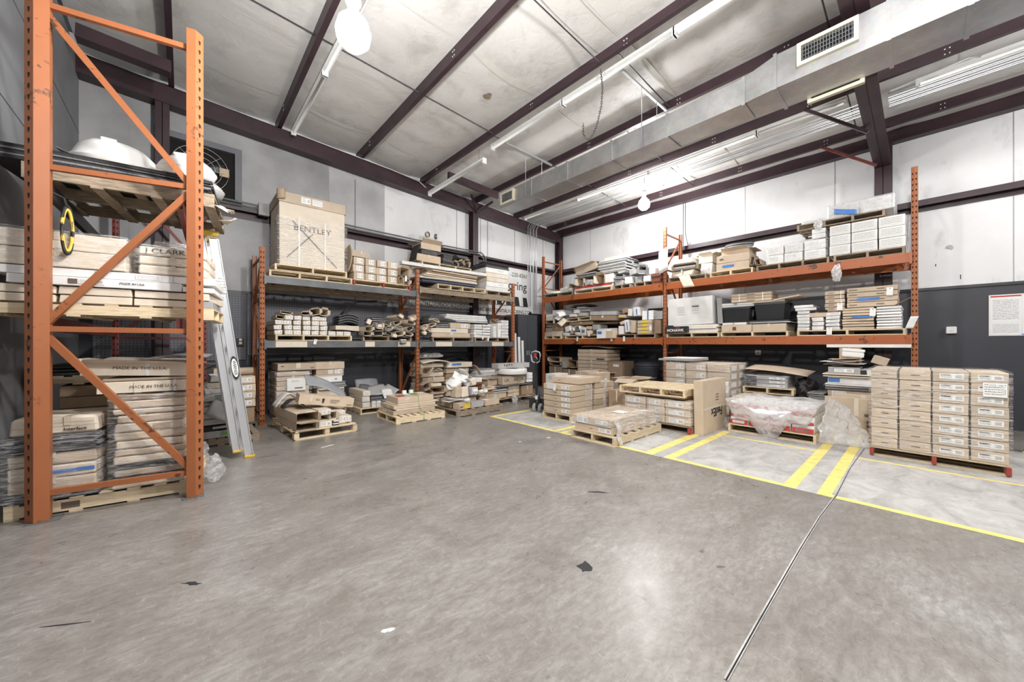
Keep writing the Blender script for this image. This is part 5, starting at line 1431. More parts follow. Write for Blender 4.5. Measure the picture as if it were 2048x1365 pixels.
carton(A, sx(666), .6, zz, .60, .7, .035, 'kraft', 'thin kraft carton '+w2); zz += .037
carton(A, sx(668), .6, zz, .58, .66, .12, 'kraft', 'double-labelled kraft carton '+w2, stick=lab('ship_label', .42, .6, .1, .8)+[('shipping_label', 'ship_label', .66, .92, .1, .9)]); zz += .122
carton(A, sx(667), .6, zz, .61, .70, .16, 'kraft', 'topmost kraft lid '+w2, rz=.02)
# labelled long cartons and plank heap
c0 = FY(8.42)
pallet(c0, 2.98, 3.9, .02, 1.0, 0, 'pale pallet under the three stacked long cartons, back rack floor', 'pine', .13)
grid(c0, 3.02, 3.215, .03, .9, .132, .53, 3, 1, 'kraft_pale', 'end-on long carton', 'beside the heaped grey planks', 'three end-on long cartons on the back rack floor', stick=lab('text_label', .2, .8, .2, .75), jit=.01, yaw=.05)
grid(c0, 3.25, 3.47, .05, .8, .132, .27, 1, 2, 'white_card', 'low white-ended carton', 'beside the end-on long cartons', 'white-ended cartons on the back rack floor', stick=lab('ship_label', .15, .85, .2, .85))
gpl = 'grey planks heaped on the back rack floor'
tiles(c0, 3.50, 3.92, .05, .8, .132, 7, .022, ['tile_grey', 'tile_light', 'vinyl_grey'], 'grey plank', 'lower heap beside the long cartons', gpl, jit=.04, name='flooring_plank', cat='flooring plank')
tiles(c0, 3.24, 3.5, .06, .7, .275, 5, .020, ['tile_grey', 'tile_dark', 'tile_grey'], 'grey plank', 'on the white-ended cartons', gpl, jit=.03, name='flooring_plank', cat='flooring plank')
for i, (s, dp, zz, w, d, ry, rx, m) in enumerate(((3.45, .9, .56, .55, .3, .05, .9, 'vinyl_grey'), (3.50, .45, .42, .60, .5, -.12, .3, 'tile_light'), (3.82, .35, .40, .3, .45, -.75, .3, 'tile_light'), (3.35, .6, .45, .35, .4, .35, .4, 'tile_grey'), (3.70, .20, .36, .28, .34, .2, .5, 'white_card'), (4.12, .3, .20, .18, .62, -.9, .25, 'tile_light'))):
    slabsheet(c0, s, dp, zz, w, d, .010, lambda u, v: .05*math.sin(2.5*u)+.03*v*v, m, '%s bent grey flooring sheet from left, leaning on the plank heap' % ORD[i], 'sheet', ry=ry, rx=rx, name='flooring_sheet')

# ---- crushed cartons in the second bay
pallet(A, 4.66, 6.2, .18, 1.0, 0, 'old pallet under the crushed cartons behind the second post', 'old_wood', .12, 's')
wc = 'crushed stack behind the second post'
zz = .122
hs = [.13, .15, .14, .16, .13, .12, .15]
for i, h in enumerate(hs):
    kind = i in (1, 2)
    if i == 1: open_box(A, 5.05, .55, zz, .72, .65, h-.004, 'kraft', J('open crushed carton', layer_word(i, 7), wc), mouth='front', spread=.7, flap=.6)
    else: carton(A, 5.06+RN.uniform(-.05, .05), .55, zz, .70+RN.uniform(-.05, .08), .66, h-.006, 'kraft' if i % 2 else 'kraft_pale', J('crushed flat carton', layer_word(i, 7), wc), rz=RN.uniform(-.06, .06), jit=.016, ch=.02)
    zz += h
slabsheet(A, 5.08, .38, zz+.02, .85, .7, .008, lambda u, v: .05*math.sin(PI*u)-.10*max(0, .3-v), 'kraft_pale', 'bent kraft lid on top of the crushed stack behind the second post', 'cardboard')
crumple(A, 5.15, .55, zz+.09, 1.0, .55, .20, 'loose_film', 'white crumpled film bag on top of the crushed stack', seed=3, sharp=.6)
slabsheet(A, 5.15, .12, zz-.20, .34, .06, .01, lambda u, v: .05*math.sin(PI*u), 'tile_dark', 'dark bent tile drooping from the crushed stack', 'carpet tile')
for i, (s, zz2, a, w) in enumerate(((4.66, .78, .2, .28), (4.66, .40, -.35, .24), (4.72, .24, .3, .34))):
    tossed(A, s-w/2, s+w/2, -.12, .14, zz2, zz2+.2, a, 'kraft', '%s open carton bulging past the second post' % ('upper', 'middle', 'lower')[i], 'open', None)
wc2 = 'second crushed stack under the back rack'
zz = .122
for i, h in enumerate((.16, .17, .16, .15, .16)):
    carton(A, 5.90+RN.uniform(-.03, .03), .58, zz, .80, .62, h-.006, ('kraft', 'kraft_pale', 'kraft', 'kraft_dark', 'kraft')[i], J('kraft carton', layer_word(i, 5), wc2), rz=RN.uniform(-.05, .05), jit=.016, ch=.012, stick=lab('text_label', .8, .92, .3, .7) if i == 4 else None); zz += h
carton(A, 5.90, .5, zz+.003, .86, .6, .15, 'kraft_pale', 'kraft carton with blue print topping the second crushed stack', stick=[('blue_print', 'blue_tape', .2, .55, .45, .8), ('white_strip', 'paper', .05, .15, .1, .9)])
slabsheet(A, 6.43, .30, zz-.10, .26, .4, .006, lambda u, v: (-.12+.30*u, (v-.5)*.4, .16-.30*u*u), 'kraft_pale', 'kraft flap bending down at the right of the second crushed stack', 'cardboard')
slabsheet(A, 6.0, .75, zz+.17, .9, .5, .006, lambda u, v: .10*math.sin(PI*u), 'tile_dark', 'dark sheet arched behind the second crushed stack', 'sheet')
carton(A, 5.88, .70, AM-.40, .75, .4, .09, 'kraft_pale', 'flat kraft carton wedged high under the middle shelf') if False else None
# ---- white stacks and the third post
d0_ = FY(8.75)
pallet(d0_, 6.45, 7.7, .05, 1.0, 0, 'pallet under the white long cartons near the third post', 'old_wood', .12, 's')
grid(d0_, 6.50, 7.25, .1, .6, .122, .80, 7, 1, 'white_card', 'long white carton', 'stack near the third post', 'long white cartons near the third post', stick=[('seam', 'grey_card', .33, .335, 0, 1)], jit=.012)
grid(d0_, 7.27, 7.66, .05, .5, .122, .74, 5, 2, 'white_card', 'small white carton', 'beside the long white cartons', 'small white cartons near the third post', stick=lab('text_label', .15, .85, .2, .8), jit=.016, yaw=.05)
carton(d0_, 6.78, .45, .805, .80, .5, .03, 'grey_card', 'thin grey board lying on the long white cartons near the third post')
open_box(d0_, 7.46, .3, .748, .24, .4, .09, 'kraft', 'small open kraft carton on the small white cartons', mouth='top', spread=.6, flap=.35)
e0 = FY(7.45)
pallet(e0, 5.95, 7.62, .0, .95, 0, 'weathered pallet on the floor left of the pallet jack', 'old_wood', .15, 's', blocks=True)
we = 'on the weathered pallet by the pallet jack'
zz = .152
carton(e0, 6.25, .32, zz, .5, .6, .16, 'kraft', 'kraft carton at the left '+we, stick=[('printed_panel', 'text_label', .05, .3, .2, .9)])
tiles(e0, 5.98, 6.55, .02, .6, zz+.165, 9, .016, ['white_card', 'tile_dark', 'tile_grey'], 'white-edged tile', 'left side '+we, 'tiles by the pallet jack', jit=.05)
grid(e0, 6.58, 7.02, .05, .6, zz, zz+.30, 3, 1, 'kraft', 'low kraft carton', we, 'low kraft cartons by the pallet jack', jit=.012)
carton(e0, 7.32, .3, zz, .45, .5, .26, 'kraft_dark', 'brown carton at the right '+we)
slabsheet(e0, 6.95, .3, zz+.32, 1.1, .6, .012, lambda u, v: 0.0, 'tile_grey', 'grey board under the Akua carton', 'board')
o = open_box(e0, 6.82, .32, zz+.335, .82, .5, .24, 'kraft', 'open kraft carton hand-lettered Akua by the pallet jack', mouth='top', spread=.1, flap=.06)
text('AKUA', .14, o, (.18, -.253, .12), mat='ink'); text('UA', .14, o, (-.27, -.253, .12), mat='ink', sx=.8)
o = empty('white_roll', e0.w(6.95, .30, zz+.60)); tag(o, 'broad flat white roll resting on the Akua carton', 'roll')
MB().lathe([(.20, 0), (.42, 0), (.43, .02), (.43, .13), (.42, .15), (.20, .15), (.20, 0)], 40).build('roll_body', 'plastic_white', o)
MB().lathe([(.17, 0), (.198, 0), (.198, .152), (.17, .152), (.17, 0)], 30).build('core', 'kraft', o)
o = carton(e0, 7.05, .45, zz+.756, 1.18, .3, .14, 'grey_card', 'long pale carton with handling marks above the white roll', rz=-.03, stick=[('mark', 'ink', .18, .21, .5, .8), ('mark', 'ink', .25, .28, .45, .75), ('mark', 'ink', .32, .36, .6, .85), ('mark', 'ink', .40, .43, .6, .85)])
open_box(e0, 6.18, .42, zz+.335, .30, .4, .16, 'kraft', 'small crushed open carton left of the white roll', mouth='top', spread=.3, flap=.3)
grid(e0, 7.30, 7.55, .05, .4, zz+.35, zz+.62, 3, 1, 'white_card', 'small white box', 'behind the pallet jack handle', 'small white boxes behind the pallet jack', jit=.01)
crumple(e0, 6.62, -.18, .004, .2, .15, .25, 'loose_film', 'white film scrap at the front of the weathered pallet', seed=11)
# white panels leaning
for i, (s, w) in enumerate(((8.22, .12), (8.38, .10), (8.52, .09))):
    o = link('leaning_plank', MB().cbox(w, .04, 1.95-.12*i, .004).mesh('leaning_plank', 'white_metal'), None, FY(8.95).w(s, -.02*i, .0), (-.04, 0, 0)); tag(o, '%s of three tall white strips leaning by the grey cabinet' % ('leftmost', 'middle', 'rightmost')[i], 'panel')
# ------------------------------------------------------------------ pallets on the open floor before the back rack
# heaped block pallet
K = Frame(1.38, 6.87, .05)
wk = 'on the heaped block pallet'
pallet(K, 0, .99, 0, 1.62, 0, 'pallet with block feet heaped with cartons before the back rack', 'pine', .145, blocks=True)
open_box(K, .17, .62, .147, .33, 1.2, .13, 'kraft', 'lower long open carton at the left '+wk, rz=.02, spread=.2, flap=.3)
open_box(K, .17, .70, .283, .34, 1.36, .15, 'kraft', 'upper long open carton at the left '+wk, rz=.03, spread=.25, flap=.5, stick=[('shipping_label', 'ship_label', .45, .9, .02, .08, 'top')])
gk = 'small labelled cartons on the heaped block pallet'
for i, (s, zz, w, h, kind, a) in enumerate(((.47, .147, .26, .10, 'box', .05), (.46, .252, .22, .09, 'open', -.05), (.47, .347, .22, .10, 'box', .1), (.62, .252, .14, .13, 'open', .12), (.78, .147, .16, .15, 'box', 0), (.77, .302, .15, .08, 'box', -.04), (.91, .147, .15, .12, 'box', .06))):
    lbl = '%s small carton %s' % (('bottom', 'middle', 'top', 'empty open', 'tall', 'flat', 'rightmost')[i], ('left of centre ' if i < 3 else '')+wk)
    st = [('end_label', 'ship_label', .3, .9, .2, .85)]
    if kind == 'box': carton(K, s, .40+.02*i, zz, w, .7, h, 'kraft_pale', lbl, rz=.03*(i % 3-1), ry=0, stick=st)
    else: open_box(K, s, .42, zz, w, .6, h, 'kraft_pale', lbl, spread=.3, flap=.5, stick=None)
tiles(K, .62, .70, .06, .7, .147, 4, .02, ['tile_dark', 'white_card'], 'dark plank', 'low among the small cartons '+wk, 'dark planks on the heaped pallet', name='flooring_plank', cat='flooring plank', jit=.01)
o = carton(K, .60, .48, .475, .92, .36, .17, 'kraft', 'long kraft carton with an up arrow slanting across the heap '+wk, ry=.17, rz=-.12, stick=[('tape', 'clear_tape', .19, .23, .35, .95), ('printed_mark', 'text_label', .29, .37, .4, .8) if False else ('printed_mark', 'ink_soft', .29, .36, .62, .66), ('printed_mark', 'ink_soft', .29, .36, .5, .54), ('printed_lines', 'ink_soft', .55, .72, .62, .66), ('printed_lines', 'ink_soft', .55, .72, .48, .52), ('printed_lines', 'ink_soft', .55, .68, .32, .37), ('printed_mark', 'ink_soft', .86, .96, .2, .26)])
mb = MB(); mb.add([(-.015, 0, 0), (.015, 0, 0), (.015, 0, .05), (.032, 0, .05), (0, 0, .09), (-.032, 0, .05), (-.015, 0, .05)], [(0,1,2,3,4,5,6)])
mb.build('up_arrow', 'ink', o, (-.07, -.1845, .045))
slabsheet(K, .66, .72, .74, .74, .24, .008, lambda u, v: ((u-.5)*.78+.08, (v-.5)*.20+.10*u, .10*(1-u)-.30*u*u*(u > 0)+.18*v), 'vinyl_grey', 'wide grey flooring sheet curving down over the heaped pallet', 'sheet', nx=16, name='flooring_sheet')
slabsheet(K, .14, .95, .47, .42, .3, .010, lambda u, v: ((u-.5)*.5, (v-.5)*.3+.05*u, .22*math.sin(PI*min(1, u*1.15))), 'plastic_white', 'white arched sheet at the left of the heaped pallet', 'sheet', nx=14, name='flooring_sheet')
slabsheet(K, .16, .80, .45, .30, .22, .010, lambda u, v: ((u-.5)*.36, (v-.5)*.22, .14*math.sin(PI*u)), 'tile_dark', 'dark sheet curled under the white arched sheet', 'sheet', nx=10, name='flooring_sheet')
carton(K, .46, 1.2, .45, .20, .15, .12, 'paper', 'small white box at the back of the heaped pallet', rz=.3, ry=.2) if False else None
# flat cartons with the green strap
G = Frame(3.13, 6.90, -.01)
wg = 'on the green-strapped pallet'
pallet(G, 0, 1.10, 0, 1.0, 0, 'pale pallet with green strap before the second post', 'pine', .145, 's', 3, boards=8)
carton(G, .50, .55, .147, .93, .74, .085, 'kraft', 'lowest flat carton '+wg, rz=-.03, stick=lab('text_label', .1, .24, .2, .8) and [('shipping_label', 'text_label', .5, .8, .25, .75, 'left')])
carton(G, .555, .54, .235, .96, .66, .028, 'kraft_pale', 'thin board second from bottom '+wg, rz=.03)
carton(G, .52, .56, .266, .94, .70, .07, 'kraft', 'middle flat carton '+wg, rz=-.02, stick=[('shipping_label', 'paper', .35, .45, .3, .7, 'left')])
carton(G, .60, .54, .339, .96, .62, .022, 'kraft_pale', 'thin board under the top carton '+wg, rz=.04)
o = carton(G, .56, .56, .364, .82, .60, .125, 'kraft', 'top carton with colour stickers '+wg, rz=.0, stick=[('pink_sticker', 'red_card', .08, .30, .25, .55, 'top'), ('green_sticker', 'strap_green', .52, .75, .5, .75, 'top'), ('paper', 'paper', .36, .52, .5, .8, 'top'), ('paper', 'paper', .74, .95, .5, .8, 'top'), ('shipping_label', 'paper', .2, .32, .65, .75)])
sp = G.w(.58, 0, 0); dy_ = lambda d, z_: G.w(.60, d, z_)
tag(MB().tube([dy_(.84, .498), dy_(.262, .500), dy_(.248, .490), dy_(.235, .362), dy_(.165, .235), dy_(-.006, .155), dy_(-.008, .02)], .006, 6).build('plastic_strap', 'strap_green'), 'green plastic strap over the flat cartons and the pale pallet edge', 'strap')
for i, s in enumerate((.50, .66)): carton(G, s, .72, .497, .09, .06, .075, 'paper', 'small white %s box on the green-strapped cartons' % ('left', 'right')[i])
# debris pallet
DB = Frame(4.40, 6.68, .05)
wd = 'on the weathered debris pallet'
pallet(DB, 0, 1.36, 0, 1.0, 0, 'weathered dark-board pallet heaped with torn paper and cartons', 'old_wood', .15, 's', 3)
zz = .153
carton(DB, .24, .15, zz, .34, .22, .14, 'kraft', 'printed kraft carton with an orange end '+wd, rz=.1, stick=[('orange_print', 'yellow_tape', .42, .95, .1, .9), ('printed_mark', 'ink_soft', .05, .3, .3, .5)])
carton(DB, .62, .16, zz, .38, .24, .13, 'grey_card', 'worn grey carton in the front row '+wd, rz=-.05, jit=.012)
carton(DB, 1.06, .16, zz, .46, .24, .13, 'kraft', 'long kraft carton at the front right '+wd, rz=.03, stick=[('paper', 'paper', .02, .35, .1, .8, 'top')])
carton(DB, 1.18, .42, zz+.133, .34, .26, .17, 'kraft', 'kraft carton lettered IGI '+wd, rz=.04) if False else None
carton(DB, 1.12, .50, zz, .46, .38, .24, 'kraft', 'kraft carton under the torn flap '+wd, rz=.02)
o = open_box(DB, 1.12, .42, zz+.244, .36, .3, .13, 'kraft', 'torn open kraft carton front right '+wd, mouth='top', spread=.3, flap=.5); text('IGI', .09, o, (.05, -.153, .065), mat='ink_soft', sx=1.2)
carton(DB, .45, .52, zz, .80, .42, .22, 'kraft', 'wide kraft carton in the middle '+wd, jit=.02, ch=.02)
for i, (s, dp, z0, w, h, m, a, t) in enumerate(((.22, .36, .23, .20, .26, 'kraft', .08, 'leaning'), (.42, .34, .23, .20, .24, 'kraft_pale', -.06, 'crumpled'), (.66, .36, .23, .24, .22, 'grey_card', .05, 'printed'), (.70, .42, .46, .26, .19, 'kraft_pale', -.08, 'bulging'), (.88, .30, .22, .15, .14, 'kraft_pale', .12, 'small tan'))):
    carton(DB, s, dp, zz+z0, w, .26, h, m, '%s torn carton, %s from left, %s' % (t, ORD[i], wd), ry=a, rz=a, jit=.02, ch=.02, stick=[('printed_panel', 'text_label', .15, .9, .2, .9)] if i == 2 else None)
tiles(DB, .82, 1.14, .5, .9, zz+.26, 10, .022, 'tile_rust', 'rusty red tile', wd, 'rusty red tiles on the debris pallet', jit=.03)
carton(DB, .95, .62, zz+.51, .30, .3, .10, 'white_card', 'white ribbed box above the rusty tiles', rz=.2, rx=.0, stick=[('rib', 'grey_card', .1, .12, 0, 1), ('rib', 'grey_card', .2, .22, 0, 1), ('rib', 'grey_card', .3, .32, 0, 1), ('mark', 'ink', .62, .66, .4, .6)])
for i, (s, dp, z0, w, d, ry, rx) in enumerate(((.30, .5, .50, .34, .3, -.5, .7), (.42, .45, .62, .22, .34, -.9, .8), (.56, .5, .52, .34, .36, .2, .9), (.66, .6, .66, .30, .3, .5, .7), (.18, .45, .44, .26, .2, -.2, .4), (.80, .5, .56, .2, .2, .3, .5), (.50, .3, .48, .22, .2, .6, .9))):
    slabsheet(DB, s, dp, zz+z0+.06, w, d, .003, lambda u, v, i=i: .05*math.sin(3*u+i)+.04*math.sin(4*v+2*i), 'paper' if i not in (3, 4) else 'white_card', '%s crumpled white sheet from left in the paper pile %s' % (ORD[i], wd), 'paper', ry=ry, rx=rx, name='paper_sheet', rz=.3*i)
for i in range(6):
    slabsheet(DB, .10+.03*i, .30, zz+.18+.0*i+.022*i, .4, .3, .006, lambda u, v, i=i: .02*math.sin(3*u+i), 'tile_light' if i % 2 else 'white_card', '%s flat grey sheet from below at the left end %s' % (ORD[i], wd), 'sheet') if i < 3 else None
crumple(DB, 1.22, .70, zz+.26, .26, .3, .28, 'loose_film', 'white film bundle at the right end of the debris pallet', seed=6)
for i, (s, z0) in enumerate(((.30, .155), (.55, .33), (.76, .30), (.92, .29))):
    crumple(DB, s, .02+.04*i, zz+z0, .16, .10, .10, 'white_card', '%s crumpled printed scrap from left at the debris pallet front' % ORD[i], 'paper', 'paper_scrap', seed=20+i)
# pallet jack
o = empty('pallet_jack', (6.22, 6.02, 0), (0, 0, -PI/2+.25)); tag(o, 'black hand pallet jack with loop handle by the far bay', 'pallet jack')
MB().tube([(0, -.02, .16), (0, -.06, .45), (0, -.10, 1.16)], .032, 12).build('shaft', 'dark_steel', o)
pts = [(0, -.10, 1.14), (.10, -.102, 1.19), (.125, -.106, 1.33), (.105, -.108, 1.40), (0, -.11, 1.43), (-.105, -.108, 1.40), (-.125, -.106, 1.33), (-.10, -.102, 1.19)]
MB().tube(pts, .017, 8, closed=True).build('handle_loop', 'grey_card', o)
MB().cbox(.05, .03, .1, .004, M=Matrix.Translation((0, -.128, 1.28))).build('lever_label', 'ink_red', o)
MB().tube([(.02, -.13, 1.30), (.07, -.14, 1.24)], .008, 6).build('lever', 'conduit', o)
MB().lathe([(0, .10), (.06, .10), (.06, .42), (.035, .44), (.03, .56), (0, .56)], 18).build('pump', 'dark_steel', o)
MB().cbox(.06, .02, .10, .003, M=Matrix.Translation((0, -.07, .30))).build('decal', 'paper', o)
for sx in (-1, 1):
    MB().lathe([(.03, -.025), (.095, -.025), (.10, -.015), (.10, .015), (.095, .025), (.03, .025)], 24, M=Matrix.Translation((sx*.075, 0, .10))@Matrix.Rotation(PI/2, 4, 'Y')).build('wheel', 'grey_card', o)
    MB().box(sx*.18-.08, sx*.18+.08, .12, 1.20, .06, .11).build('fork', 'dark_steel', o)
MB().box(-.27, .27, .05, .13, .06, .30).build('fork_head', 'dark_steel', o)
# ------------------------------------------------------------------ right wall rack: goods
B = FB
bx = B.s
# ---- top shelf, far bay
z = BT+.003; zt = z+.13
wt = 'far bay, top of the right rack'
pallet(B, bx(1089, .02), bx(1146, .02), .0, 1.0, z, 'old pallet of scraps at the far end of the right rack top', 'old_wood', .125)
o = empty('white_disc', B.w(bx(1103), .3, zt)); tag(o, 'flat white disc on the far end pallet, right rack top', 'disc')
MB().lathe([(0, 0), (.34, 0), (.36, .02), (.36, .06), (.33, .08), (0, .08)], 32).build('disc_body', 'plastic_white', o)
for i, (px, w, h, m, a) in enumerate(((1121, .25, .10, 'grey_card', .1), (1121, .3, .16, 'white_card', -.1), (1131, .42, .12, 'white_card', .05), (1139, .30, .22, 'kraft', .2), (1120, .5, .1, 'grey_card', .0))):
    s = bx(px); tossed(B, s-w/2, s+w/2, (.12 if i != 4 else .55), (.5 if i != 4 else 1.0), zt, zt+h+.04, a, m, '%s scrap carton from left on the far end pallet, right rack top' % ORD[i], 'box' if i != 3 else 'open', None)
pallet(B, bx(1149), bx(1223), .0, 1.0, z, 'pale pallet second from the far end, right rack top', 'pine', .125)
carton(B, (bx(1147)+bx(1224))/2, .22, zt, bx(1224)-bx(1148), .36, .11, 'white_card', 'long white carton with a red band, '+wt, stick=[('red_band', 'red_card', .01, .99, .45, .95)])
carton(B, (bx(1147)+bx(1224))/2, .72, zt, bx(1224)-bx(1150), .5, .30, 'kraft_dark', 'brown carton behind the red-banded one, '+wt)
zz = zt+.113
for i, (a, b_, m, k, t_) in enumerate(((1154, 1166, 'kraft', 'open', .1), (1168, 1178, 'grey_card', 'box', -.2), (1179, 1186, 'white_card', 'box', .1), (1192, 1208, 'kraft', 'open', .0), (1209, 1226, 'white_card', 'box', .0))):
    tossed(B, bx(a), bx(b_), .02, .40, zz, zz+(.30, .2, .2, .3, .28)[i], t_, m, '%s carton from left above the red-banded carton' % ORD[i], k, None)
zz = zt+.43
carton(B, (bx(1152)+bx(1190))/2, .5, zz, 1.1, .8, .04, 'grey_card', 'flat grey board over the cartons of the far bay, top right rack')
zs = zz+.045
open_box(B, bx(1170), .40, zs+.10, .85, .7, .22, 'kraft', 'tilted open kraft carton topmost in the far bay, right rack', mouth='top', spread=.2, flap=.2, ry=-.16)
tiles(B, bx(1152), bx(1188), .06, .8, zs, 4, .018, ['tile_light', 'tile_dark', 'white_card'], 'flat sheet', 'under the tilted open carton, right rack', 'sheets under the tilted carton', jit=.03, name='flooring_sheet', cat='sheet')
tiles(B, bx(1196), bx(1251), .05, .75, zt+.43, 17, .022, ['white_card', 'tile_light', 'white_card', 'tile_dark'], 'pale flat sheet', 'tall sheet pile, far bay top', 'pale sheets in the tall pile on the right rack', jit=.035, bow=.0, name='flooring_sheet', cat='sheet')
carton(B, bx(1222), .4, zt+.43+17*.0236, .62, .6, .09, 'kraft_pale', 'pale kraft carton lying on the tall sheet pile, right rack')
pallet(B, bx(1226), bx(1260), .02, .9, z, 'narrow old pallet beside the red-banded carton, right rack', 'old_wood', .125)
pallet(B, bx(1268), bx(1310), .02, .9, z, 'old pallet left of the middle post, right rack top', 'old_wood', .125)
for i, (a, b_, h0, h1, m, k, t_) in enumerate(((1228, 1243, 0, .16, 'grey_card', 'box', .0), (1228, 1246, .17, .34, 'grey_card', 'open', .1), (1232, 1250, .35, .50, 'white_card', 'box', -.1), (1247, 1262, 0, .22, 'white_card', 'box', .05), (1255, 1272, .24, .46, 'grey_card', 'box', -.15), (1268, 1282, 0, .18, 'grey_card', 'box', .0), (1274, 1292, .2, .46, 'grey_card', 'open', .2), (1284, 1300, 0, .17, 'white_card', 'box', .05), (1296, 1309, .19, .36, 'white_card', 'box', .0), (1262, 1278, .47, .64, 'grey_card', 'open', .3))):
    tossed(B, bx(a), bx(b_), .05, .6, zt+h0, zt+h1, t_, m, '%s carton from left in the grey pile left of the middle post, top shelf' % ORD[i], k, None, 'tile_light' if k == 'open' else None)
tiles(B, bx(1303), bx(1321), .02, .5, z, 4, .075, 'tile_rust', 'pinkish flat carton', 'beside the middle post, right rack top', 'pinkish flat cartons by the middle post', jit=.02, name='flat_carton', cat='box')
# ---- top shelf, near bay
wt = 'near bay, top of the right rack'
pallet(B, bx(1336), bx(1412), .02, 1.0, z, 'old pallet right of the middle post, right rack top', 'old_wood', .125)
carton(B, bx(1362), .45, zt, bx(1386)-bx(1340), .8, .17, 'kraft_pale', 'crumpled kraft carton right of the middle post, '+wt, jit=.02, ch=.03)
open_box(B, bx(1363), .4, zt+.185, .60, .6, .15, 'kraft', 'open kraft carton above the crumpled one, '+wt, rz=.1, spread=.5, flap=.4, slab='tile_light')
carton(B, bx(1362), .4, zt+.345, .52, .5, .15, 'white_card', 'white carton upon the open kraft carton, '+wt, rz=-.1, jit=.01)
carton(B, bx(1403), .55, zt, .30, .7, .30, 'white_card', 'white carton half hidden by film, '+wt, rz=.1, jit=.02)
open_box(B, bx(1402), .55, zt+.32, .34, .5, .22, 'kraft_pale', 'open pale carton topmost beside the hose, '+wt, mouth='top', spread=.4, flap=.3, slab='tile_light')
crumple(B, bx(1408), .12, zt+.01, .25, .2, .26, 'loose_film', 'bluish crumpled film between two cartons, top right rack', seed=9)
slabsheet(B, bx(1327, -.12), -.12, zt+.42, .42, .45, .005, lambda u, v: ((u-.5)*.26, -.03*math.sin(3*v), (v-.5)*.62+.1*u), 'white_card', 'white cardboard sheet standing in front of the middle post', 'cardboard')
slabsheet(B, bx(1368, -.12), -.10, zt-.02, .3, .4, .005, lambda u, v: ((u-.5)*.28+.16*v, -.04-.05*v, -.32*v), 'kraft_pale', 'creased kraft sheet hanging over the top beam of the right rack', 'cardboard')
pallet(B, bx(1419), bx(1505), .02, 1.0, z, 'pale pallet under the kraft cartons with blue print, top right rack', 'pine', .125)
for i in range(2):
    carton(B, (bx(1431)+bx(1497))/2, .45, zt+.19*i, bx(1497)-bx(1431), .8, .186, 'kraft', '%s kraft carton with flap ends beneath the black coil' % ('lower', 'upper')[i], rz=.02*i, stick=[('blue_print', 'blue_tape', .2, .55, .4, .7)] if i == 0 else [('printed_mark', 'ink_soft', .1, .22, .4, .6)])
open_box(B, bx(1464), .5, zt+.385, .60, .6, .12, 'kraft', 'open kraft carton holding the black coil, top right rack', mouth='top', spread=.3, flap=.3)
o = empty('hose_coil', B.w(bx(1464), .5, zt+.62)); tag(o, 'grey and black rubber coil on the kraft cartons, right rack top', 'coil')
for k in range(4): MB().tube([(.36*math.cos(a)+.02*k, .28*math.sin(a), .03*k+.05*math.cos(a)) for a in [2*PI*i/28 for i in range(28)]], .026, 8, closed=True).build('loop', 'rubber' if k % 2 else 'vinyl_grey', o)
for i, a in enumerate((.15, -.2)):
    tossed(B, bx(1498+10*i), bx(1508+12*i), .05, .6, zt+.01, zt+.28-.08*i, a, 'kraft', '%s crumpled kraft bag end right of the coil' % ('left', 'right')[i], 'open', None)
pallet(B, bx(1512), bx(1658), .02, 1.0, z, 'old long pallet under the white wrapped cartons, top right rack', 'old_wood', .125, n=4)
grid(B, bx(1534), bx(1655)-.03, .03, .7, zt, zt+.40, 2, 3, 'white_card', 'white wrapped carton', 'left of the tall white stack', 'white wrapped cartons on the top right shelf', stick=lambda i, j: [('printed_panel', 'text_label', .1, .7, .2, .8)], widths=[1, 1.1, 1.2], jit=.012)
wrap(B, bx(1534), bx(1655)-.02, .02, .76, zt+.01, zt+.40, 'clear film over the white cartons left of the tall white stack', off=.012)
grid(B, bx(1622), bx(1655)-.03, .06, .6, zt+.425, zt+.63, 2, 1, 'white_card', 'small white carton', 'under the raised pallet, top right rack', 'small white cartons under the raised pallet', stick=lab('text_label', .2, .9, .2, .8))
pallet(B, bx(1667), bx(1810), .0, 1.0, z, 'pallet under the tall stack of white printed cartons', 'old_wood', .125)
grid(B, bx(1658), bx(1812), .0, .95, zt, zt+.61, 3, 3, 'white_card', 'white printed carton', 'tall white stack, right end of the top shelf', 'white printed cartons of the tall white stack', stick=lambda i, j: [('printed_panel', 'white_print', .06, .92, .15, .88)], jit=.006, widths=[1, 1.15, 1.1])
pallet(B, bx(1594, .05), bx(1770, .05), .05, 1.0, zt+.645, 'raised pallet high above the white stacks, right rack', 'old_wood', .125, n=4)
z6 = zt+.775
grid(B, bx(1657, .1), bx(1788, .1), .08, .85, z6, z6+.27, 1, 2, 'white_card', 'large white printed carton', 'highest on the raised pallet', 'white cartons on the raised pallet', stick=lambda i, j: [('printed_panel', 'white_print', .06, .94, .1, .9)], jit=.01)
carton(B, (bx(1600, .1)+bx(1656, .1))/2, .5, z6, bx(1655, .1)-bx(1602, .1), .7, .08, 'white_card', 'flat white printed carton at the left of the raised pallet', stick=[('printed_panel', 'white_print', .05, .95, .15, .85)])
MB_ = slabsheet(B, bx(1690, .0), .02, z6+.08, .36, .03, .004, lambda u, v: ((u-.5)*.34, -.01*math.sin(9*u), .10*v-.10*u), 'blue_tape', 'strip of blue tape hanging from the raised white cartons', 'tape')
wrap(B, bx(1657, .1), bx(1788, .1), .07, .95, z6+.005, z6+.27, 'white film round the large printed cartons on the raised pallet', 'loose_film', off=.004)
slabsheet(B, bx(1815, .3), .35, zt+.30, .3, .5, .003, lambda u, v: (.03*math.sin(9*v)*(1-u), (v-.5)*.6, (.5-u)*.55), 'loose_film', 'white film sheet hanging down the right side of the tall white stack', 'plastic film', name='film_sheet', nx=12, ny=12)
